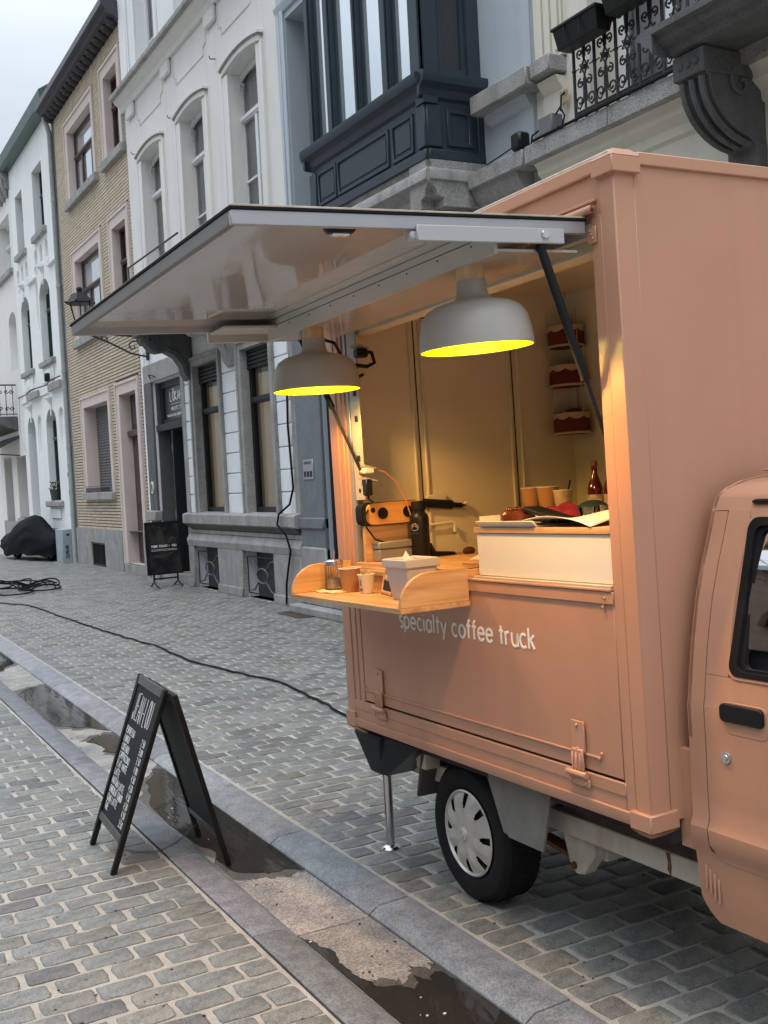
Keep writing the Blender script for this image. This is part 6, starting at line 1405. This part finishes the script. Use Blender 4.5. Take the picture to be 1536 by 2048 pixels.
# cups, bottle, cloth on the back shelf (z 1.421)
Z4=1.4212
cup('paper_cup',.80,1.53,Z4,.112,.034,.048,KRAFT,'tall brown paper cup leftmost of the three behind the cabinet','paper cups on the back shelf')
cup('paper_cup',.80,1.415,Z4,.112,.034,.048,KRAFT,'tall brown paper cup in the middle of the back shelf row','paper cups on the back shelf')
t=cup('paper_cup',.80,1.315,Z4,.095,.030,.040,M('printed cup',(.5,.38,.25),.7,var=.25,vs=40),'printed paper cup with black straw beside the pink cloth','paper cups on the back shelf')
MB().tube([(0,0,.01),(.02,-.03,.135)],.004,8).build('straw',BLACKP,t)
t=vthing('pink_cloth',.66,1.13,Z4,'folded magenta cloth lying behind the cabinet','cloth'); mb=MB()
n=16
for i in range(n):
    for j in range(10):
        u,v=i/(n-1),j/9; e=math.sin(PI*u)**.4*math.sin(PI*v)**.4; mb.v.append((-.07+.14*v,-.15+.30*u,e*(.035+.012*math.sin(u*13+v*4)+.008*math.sin(v*15))))
for i in range(n-1):
    for j in range(9): mb.f.append((i*10+j,(i+1)*10+j,(i+1)*10+j+1,i*10+j+1))
mb.build('cloth_fold',M('magenta cloth',(.32,.025,.06),.9,var=.25,vs=40),t,smooth=60)
def bottle(x,y,label):
    t=vthing('syrup_bottle',x,y,Z4,label,'bottle','red syrup bottles on the back shelf')
    MB().lathe([(0,0),(.030,0),(.031,.004),(.031,.095),(.026,.115),(.0125,.15),(.0115,.185),(.0135,.187),(.0135,.205),(0,.206)],(0,0,0),28).build('glass_body',M('red syrup',(.07,.006,.004),.08,var=.1,spec=.7),t)
    MB().lathe([(.0318,.02),(.0318,.072)],(0,0,0),28).build('paper_label',M('bottle label',(.45,.36,.26),.7,var=.3,vs=40),t); MB().lathe([(.0145,.186),(.0145,.206),(0,.208)],(0,0,0),20).build('cap',M('bottle cap',(.15,.06,.04),.4),t); return t
bottle(.80,1.105,'red syrup bottle with pale label, fully visible on the shelf'); bottle(.82,1.03,'red syrup bottle half hidden by the van post')
t=vthing('blue_cloth',.68,.98,Z4,'dark teal crumpled cloth in front of the bottles','cloth'); MB().ball((0,0,.02),.05,14,9,(1,1.5,.7)).build('cloth_lump',M('teal cloth',(.015,.05,.06),.9,var=.3,vs=40),t)
# hanging felt baskets
def basket(y,z,lab):
    t=empty('hanging_basket',None,lab,'basket','felt baskets hanging in a column from the ceiling',mat=TL(1.17,y,z))
    mb=MB(); mb.lathe([(0,0),(.075,0),(.083,.012),(.085,.09),(.081,.092),(.078,.004)],(0,0,0),28); mb.build('body',M('dark red felt',(.11,.018,.01),.95,var=.2,vs=40,bump=.3,bs=120),t)
    MB().lathe([(.078,-.001),(.087,-.001),(.087,.008),(.083,.010)],(0,0,0),28,close=True).build('bottom_trim',M('cream felt',(.42,.34,.22),.95),t)
    mb=MB(); N=56
    for j in range(N):
        a=2*PI*j/N; lo=.078-.012*abs(math.sin(j*PI/7)); mb.v+= [(.0865*math.cos(a),.0865*math.sin(a),lo),(.0875*math.cos(a),.0875*math.sin(a),.096)]
    for j in range(N): k=(j+1)%N; mb.f.append((2*j,2*k,2*k+1,2*j+1))
    mb.build('scalloped_trim',MATS['cream felt'],t)
    for a in (0.5,2.6,4.7): MB().tube([(.083*math.cos(a),.083*math.sin(a),.09),(.083*math.cos(a),.083*math.sin(a),.29 if z<2.1 else .17)],.0025,5).build('string',MATS['cream felt'],t)
    return t
basket(1.70,2.165,'topmost dark red felt basket, tucked behind the gas strut'); basket(1.70,1.985,'middle dark red felt basket with cream scalloped edge')
t=basket(1.69,1.765,'lowest dark red felt basket with cloth poking out'); MB().ball((0,-.02,.09),.05,12,8,(1,1,.6)).build('cloth_lump',MATS['dark red felt'],t)
o=MB().tube([(1.17,1.70,2.34),(1.18,1.70,2.424)],.003,6).build('basket_cord',MATS['cream felt'],label='cord holding the column of felt baskets',cat='cord'); o.matrix_world=MT

# ------------------------------------------------------------ chalk menu board
def frame_of(bl,br,tl,tr):
    bl,br,tl,tr=map(Vector,(bl,br,tl,tr)); ux=((br-bl)+(tr-tl)).normalized(); uy=((tl-bl)+(tr-br)); uy=(uy-ux*uy.dot(ux)).normalized(); nz_=ux.cross(uy)
    o=(bl+br)/2; return Matrix(((ux.x,uy.x,nz_.x,o.x),(ux.y,uy.y,nz_.y,o.y),(ux.z,uy.z,nz_.z,o.z),(0,0,0,1))),((bl-br).length+(tl-tr).length)/2,((tl+tr)/2-(bl+br)/2).length
mf,wf,hf=frame_of((1.079,4.921,0),(1.049,4.441,0),(1.330,4.80,.742),(1.316,4.338,.735))
mbk,wb,hb_=frame_of((1.538,4.808,GZ+.004),(1.510,4.316,GZ+.004),(1.338,4.79,.742),(1.324,4.328,.735))
board=empty('menu_board',(1.29,4.62,0),'black folding chalk menu board straddling the stone gutter','chalkboard')
BWD=M('black stained wood',(.009,.008,.008),.5,var=.5,vs=16,bump=.12,bs=60,spec=.2)
def xb(mb,name,mat,m,parent,**k):
    mb.xf(m); return mb.build(name,mat,parent,**k)
W2=wf/2
xb(MB().box(-W2,-W2+.030,0,hf,-.010,.012),'side_rail',BWD,mf,board,bevel=.003); xb(MB().box(W2-.030,W2,0,hf,-.010,.012),'side_rail',BWD,mf,board,bevel=.003)
GRYW=M('worn grey edge wood',(.05,.05,.048),.35,var=.3,vs=20)
xb(MB().box(-W2+.0305,W2-.0305,hf-.042,hf,-.009,.011),'top_rail',GRYW,mf,board,bevel=.003); xb(MB().box(-W2+.0305,W2-.0305,.125,.160,-.009,.011),'bottom_rail',GRYW,mf,board,bevel=.003)
xb(MB().box(-W2+.028,W2-.028,.150,hf-.035,-.002,.004),'slate_panel',SLATE,mf,board)
W3=wb/2
for a,b in ((-W3,-W3+.030),(W3-.030,W3)): xb(MB().box(a,b,0,hb_,-.012,.010),'side_rail',BWD,mbk,board,bevel=.003)
xb(MB().box(-W3+.0305,W3-.0305,hb_-.042,hb_,-.011,.009),'top_rail',BWD,mbk,board,bevel=.003); xb(MB().box(-W3+.0305,W3-.0305,.125,.155,-.011,.009),'bottom_rail',GRYW,mbk,board,bevel=.003)
xb(MB().box(-W3+.028,W3-.028,.15,hb_-.035,-.004,.002),'slate_panel',SLATE,mbk,board)
# chain between the frames
a=mf@Vector((.06,.125,-.012)); b=mbk@Vector((-.05,.10,-.01)); a=mf@Vector((W2-.02,.11,-.012)); b=mbk@Vector((-W3+.02,.06,-.01))
if (mbk@Vector((W3,0,0))-mf@Vector((W2,0,0))).length<.3: pass
mb=MB(); 
for k in range(60):
    t0=k/60; p=a.lerp(b,t0); p.z-=.06*math.sin(PI*t0); q=a.lerp(b,(k+1.25)/60); q.z-=.06*math.sin(PI*min(1,(k+1)/60))
    d=Vector((0,0,.0035)) if k%2 else Vector((.0025,.0025,0)); mb.tube([p+d,q+d],.0012,4); mb.tube([p-d,q-d],.0012,4)
mb.build('chain',M('dull chain',(.12,.11,.10),.5,metal=.6),board,kind='stuff')
# chalk writing, local: x to the right seen from the street, y up
lets=MB(); r_st=random.getstate(); random.seed(11)
write(lets,[[(p[0],p[1]) for p in s_] for s_ in strokes('JEAN-LOU','U',.118,.30,.22,.03)],(-.160,hf-.195,.0045),(1,0,0),(0,1,0),(0,0,1),.0022,.45)
rows=[('ESPRESSO','2.50'),('LUNGO','3.00'),('CORTADO','3.50'),('CAPPUCCINO','4.00'),('FLAT WHITE','4.50'),('LATTE','4.50'),('MATCHA LATTE','4.50'),('CHOCOLAT CHAUD','4.50'),('CHAI LATTE','4.50'),('TH\u00c9','3.50')]
y=hf-.262
for k,(a_,b_) in enumerate(rows):
    write(lets,strokes(a_,'U',.030,min(.235,.0185*len(a_)),.2,.04),(-.185,y,.0045),(1,0,0),(0,1,0),(0,0,1),.0016,.45)
    write(lets,strokes(b_,'U',.030,.058,.3,.05),(.105,y-.006,.0045),(1,0,0),(0,1,0),(0,0,1),.0016,.45); y-=.0385
random.setstate(r_st)
xb(lets,'chalk_lettering',CHALK,mf,board,label='hand chalked menu headed JEAN-LOU with ten drinks and prices')
# ------------------------------------------------------------ poster stand by the studio door
ps=empty('poster_stand',(4.95,17.1,0),'black framed poster stand with dark coaching poster by the grey plinth','poster stand')
mp_=Matrix.Translation((5.125,16.88,.20))@Matrix.Rotation(RAD(3),4,'Z')@Matrix.Rotation(RAD(-3),4,'X')
def pb(mb,name,mat,**k): return xb(mb,name,mat,mp_,ps,**k)
mb=MB(); mb.ring(1,[(-.30,0),(.30,0),(.30,.85),(-.30,.85)],[(-.262,.038),(.262,.038),(.262,.812),(-.262,.812)],-.016,.016); pb(mb,'frame',BLACKP,bevel=.004)
pm=bpy.data.materials.new('poster print'); pm.use_nodes=True; n_=pm.node_tree.nodes; l_=pm.node_tree.links
tc_=n_.new('ShaderNodeTexCoord'); nz_=n_.new('ShaderNodeTexNoise'); nz_.inputs['Scale'].default_value=4.5; nz_.inputs['Detail'].default_value=3; rp=n_.new('ShaderNodeValToRGB')
rp.color_ramp.elements[0].position=.42; rp.color_ramp.elements[0].color=(.012,.012,.014,1); rp.color_ramp.elements[1].position=.7; rp.color_ramp.elements[1].color=(.05,.04,.033,1)
l_.new(tc_.outputs['Object'],nz_.inputs['Vector']); l_.new(nz_.outputs['Fac'],rp.inputs[0]); l_.new(rp.outputs[0],n_['Principled BSDF'].inputs['Base Color']); n_['Principled BSDF'].inputs['Roughness'].default_value=.25
pb(MB().box(-.265,.265,-.006,.004,.036,.814),'poster',pm)
words('YOUR COACH + YOU','U',.034,.42,.22,(-.21,-.0075,.44),(1,0,0),(0,0,1),(0,-1,0),.0042,.3,lambda m_:pb(m_,'poster_lettering',WHITE))
for k in range(2): pb(MB().tube([(-.22,-.0075,.405-.02*k),(.22,-.0075,.405-.02*k)],.0022,5),'text_line',WHITE)
FIG=M('poster figure tone',(.045,.034,.028),.4,var=.3,vs=20)
mb=MB(); mb.prism([(-.10,.50),(.02,.50),(.0,.62),(-.01,.70),(-.05,.72),(-.09,.70),(-.11,.60)],1,-.0068,-.0062); mb.prism([(-.05+.022*math.cos(k*.52),.745+.028*math.sin(k*.52)) for k in range(12)],1,-.0068,-.0062); mb.prism([(.06,.50),(.22,.50),(.20,.58),(.15,.62),(.10,.58)],1,-.0068,-.0062)
mb.prism([(-.22,.30),(-.02,.26),(.16,.34),(.20,.38),(.05,.33),(-.10,.33)],1,-.0068,-.0062); pb(mb,'poster_picture',FIG)
for x in (-.2,.2):
    MBp=MB().box(x-.012,x+.012,-.012,.012,-.13,.0); f_=pb(MBp,'post',BLACKP)
    mb=MB(); mb.tube([(x,0,-.10),(x-.02,-.12,-.15),(x-.03,-.27,-.192)],.014,6); mb.tube([(x,0,-.10),(x+.01,.12,-.15),(x+.02,.25,-.192)],.014,6); pb(mb,'foot',BLACKP)
pb(MB().box(-.2,.2,-.008,.008,-.075,-.05),'cross_bar',BLACKP)
# ------------------------------------------------------------ lantern on wall bracket
ln=empty('wall_lantern',(XF,18.35,4.2),'black six sided street lantern on a scrolled wall bracket','street lamp')
cx,cy=4.37,18.32
mb=MB(); mb.tube([(XF,cy,4.20),(cx,cy,4.27)],.020,8); mb.tube([(XF,cy,3.86),(XF-.3,cy,3.92),(XF-.62,cy,4.08),(cx+.1,cy,4.24)],.016,6)
mb.tube([(XF-.25+(.12-.008*t_)*math.cos(t_*.5),cy,4.04+(.12-.008*t_)*math.sin(t_*.5)) for t_ in range(14)],.013,6); mb.tube([(XF-.72+(.08-.006*t_)*math.cos(t_*.5+2),cy,4.17+(.08-.006*t_)*math.sin(t_*.5+2)) for t_ in range(12)],.010,6)
mb.build('bracket',IRON,ln); MB().box(XF-.03,XF,cy-.05,cy+.05,3.8,4.3).build('wall_plate',IRON,ln,bevel=.01)
MB().lathe([(0,4.27),(.03,4.28),(.03,4.34),(.09,4.36),(.10,4.40),(0,4.41)],(cx,cy,0),12).build('lantern_base',BLACKP,ln)
mb=MB(); N=6
for k in range(N):
    a=2*PI*k/N+.3; mb.tube([(cx+.10*math.cos(a),cy+.10*math.sin(a),4.40),(cx+.185*math.cos(a),cy+.185*math.sin(a),4.74)],.009,5)
mb.build('cage',BLACKP,ln)
for k in range(N):
    a,b=2*PI*k/N+.3,2*PI*(k+1)/N+.3; MB().add([(cx+.10*math.cos(a),cy+.10*math.sin(a),4.41),(cx+.10*math.cos(b),cy+.10*math.sin(b),4.41),(cx+.182*math.cos(b),cy+.182*math.sin(b),4.73),(cx+.182*math.cos(a),cy+.182*math.sin(a),4.73)],[(0,1,2,3)]).build('pane',GLT,ln)
MB().lathe([(.24,4.735),(.245,4.755),(.12,4.90),(.11,4.915),(.05,4.93),(.045,4.97),(.06,4.98),(.045,5.01),(0,5.03)],(cx,cy,0),6).build('hood',BLACKP,ln,smooth=20)
for k in range(N): a=2*PI*k/N; MB().ball((cx+.24*math.cos(a),cy+.24*math.sin(a),4.765),.018,6,5).build('crown_knob',BLACKP,ln)
# ------------------------------------------------------------ covered motorcycle
mc=empty('covered_motorcycle',(5.0,26.8,0),'motorcycle parked under a black rain cover by the white house','motorcycle')
A_,B_=Vector((4.66,29.0,0)),Vector((5.28,25.6,0)); dv=(B_-A_).normalized(); nv=Vector((-dv.y,dv.x,0))
Lm=(B_-A_).length
prof=[(0,.30,.50),(.05,.24,.60),(.16,.20,.64),(.34,.16,.66),(.50,.10,.68),(.60,.08,.84),(.72,.10,.94),(1.0,.14,1.02),(1.28,.16,1.09),(1.42,.16,1.10),(1.52,.15,1.04),(1.68,.14,.90),(1.86,.12,.76),(2.05,.10,.66),(2.16,.12,.62),(2.25,.2,.55)]
mb=MB(); N=22
for i,(s_,b_,tp) in enumerate(prof):
    wv=.12+.24*math.sin(PI*min(1,max(.04,(s_+.05)/2.35)))**.6*(1 if i not in (0,len(prof)-1) else .4)
    for j in range(N):
        a=-PI*.12+ (PI*1.24)*j/(N-1); u=math.cos(a); v=math.sin(a)
        zz=b_+ (tp-b_)*max(0,(v+.37)/1.37)**.75 ; fold=.03*math.sin(j*2.1+s_*11)+.022*math.sin(j*3.7-s_*7)
        p=A_+dv*(s_*Lm/2.25)+nv*(wv*(u)*(1.0-.35*max(0,v)**2)+fold*(1-abs(v)*.3)); mb.v.append((p.x,p.y,zz+fold*.6))
for i in range(len(prof)-1):
    for j in range(N-1): mb.f.append((i*N+j,(i+1)*N+j,(i+1)*N+j+1,i*N+j+1))
mb.f.append(tuple(range(N))); mb.f.append(tuple(range((len(prof)-1)*N,len(prof)*N))[::-1])
cv=mb.build('rain_cover',M('black nylon cover',(.006,.007,.009),.6,var=.25,vs=7,bump=.8,bs=7,spec=.06),mc,smooth=80); sb=cv.modifiers.new('sub','SUBSURF'); sb.levels=1; sb.render_levels=2
def mwheel(s_):
    c=A_+dv*s_; m=Matrix.Translation((c.x,c.y,.30))@Matrix.Rotation(math.atan2(dv.y,dv.x),4,'Z')
    mb=MB().lathe([(.25,-.05),(.285,-.045),(.30,0),(.285,.045),(.25,.05)],(0,0,0),28,1,close=True); mb.xf(m); w_=mb.build('wheel',TYRE,mc)
    mb=MB().lathe([(.04,-.03),(.04,.03)],(0,0,0),10,1)
    for k in range(7): a=2*PI*k/7; mb.tube([(0,0,0),(.25*math.cos(a),0,.25*math.sin(a))],.012,5)
    mb.xf(m); mb.build('spokes',GREYM,w_)
mwheel(.75); mwheel(2.95)
MB().tube([tuple(A_+dv*.9+Vector((0,0,.3))),tuple(A_+dv*1.0-nv*.15+Vector((0,0,.0)))],.014,6).build('side_stand',GREYM,mc)
# cable on the studio wall
MB().tube([(XF-.03,12.38,3.0),(XF-.05,12.39,2.29),(XF-.05,12.35,1.79),(XF-.05,12.33,1.5),(XF-.08,12.40,1.3),(XF-.16,12.58,1.18),(XF-.17,12.62,1.05),(XF-.12,12.47,.91),(XF-.10,12.40,.72),(XF-.10,12.5,.5),(XF-.11,12.56,.3),(XF-.11,12.60,.03)],.014,6).build('wall_cable',BLACKR,label='thick black cable running down the white blocks beside the right window',cat='cable')
# ------------------------------------------------------------ far side of the street, seen as reflections; house added to block low sky
ob=empty('added_opposite_house',(-12,4,0),'long dark brick house added across the street to block low sky and darken the van window','house')
DB=M('dark brick',(.12,.075,.055),.8,var=.2)
HO=[(y,y+1.2,z,z+1.9,.2) for y in range(-16,26,3) for z in (1.0,4.4)]
mb=MB(); wall(mb,HO,-18,26,0,9,-12,.2); mb.v=[(-32-x if False else x,y,z) for x,y,z in mb.v]; mb.f=[f[::-1] for f in mb.f]; mb.build('wall',DB,ob,smooth=0)
MB().box(-12.4,-12.25,-18,26,0,9).build('window_band',GLD,ob); MB().prism([(-11.8,9.001),(-15,11.2),(-20,9.001)],1,-18,26).build('roof',ROOFM,ob)
BARK=M('bark',(.06,.05,.04),.9,var=.3,vs=12)
def tree(x,y,h,seed,label):
    t=empty('bare_tree',(x,y,0),label,'tree','bare trees across the street'); r=random.Random(seed); mb=MB(); cr=MB()
    mb.tube([(x,y,0),(x+.05,y,h*.3),(x,y+.1,h*.45)],[.2,.15,.12],9); mb.build('trunk',BARK,t)
    def br(p,d,l,rad,lv):
        q=p+d*l; m_=p+d*l*.5+Vector((r.uniform(-.1,.1),r.uniform(-.1,.1),.05))*l*.4
        cr.tube([p,m_,q],[rad,rad*.8,rad*.6],5 if lv<3 else 3,cap=False)
        if lv<5:
            for _ in range(3 if lv<3 else 2+(r.random()<.5)):
                e=(d+Vector((r.uniform(-1,1),r.uniform(-1,1),r.uniform(-.3,.7)))*.75).normalized(); br(q if r.random()<.6 else m_,e,l*r.uniform(.6,.8),rad*.6,lv+1)
    for k in range(6): a=k*1.05+r.random(); br(Vector((x,y+.1,h*(.34+.03*k))),Vector((math.cos(a),math.sin(a),.9)).normalized(),h*.2,.07,0)
    cr.build('crown',BARK,t)
tree(-7.5,1.5,8.5,1,'bare tree across the street closest to the van cab'); tree(-8.2,7.5,9,2,'bare tree across the street, opposite the menu board'); tree(-8,-5,9,3,'bare tree across the street behind the photographer')
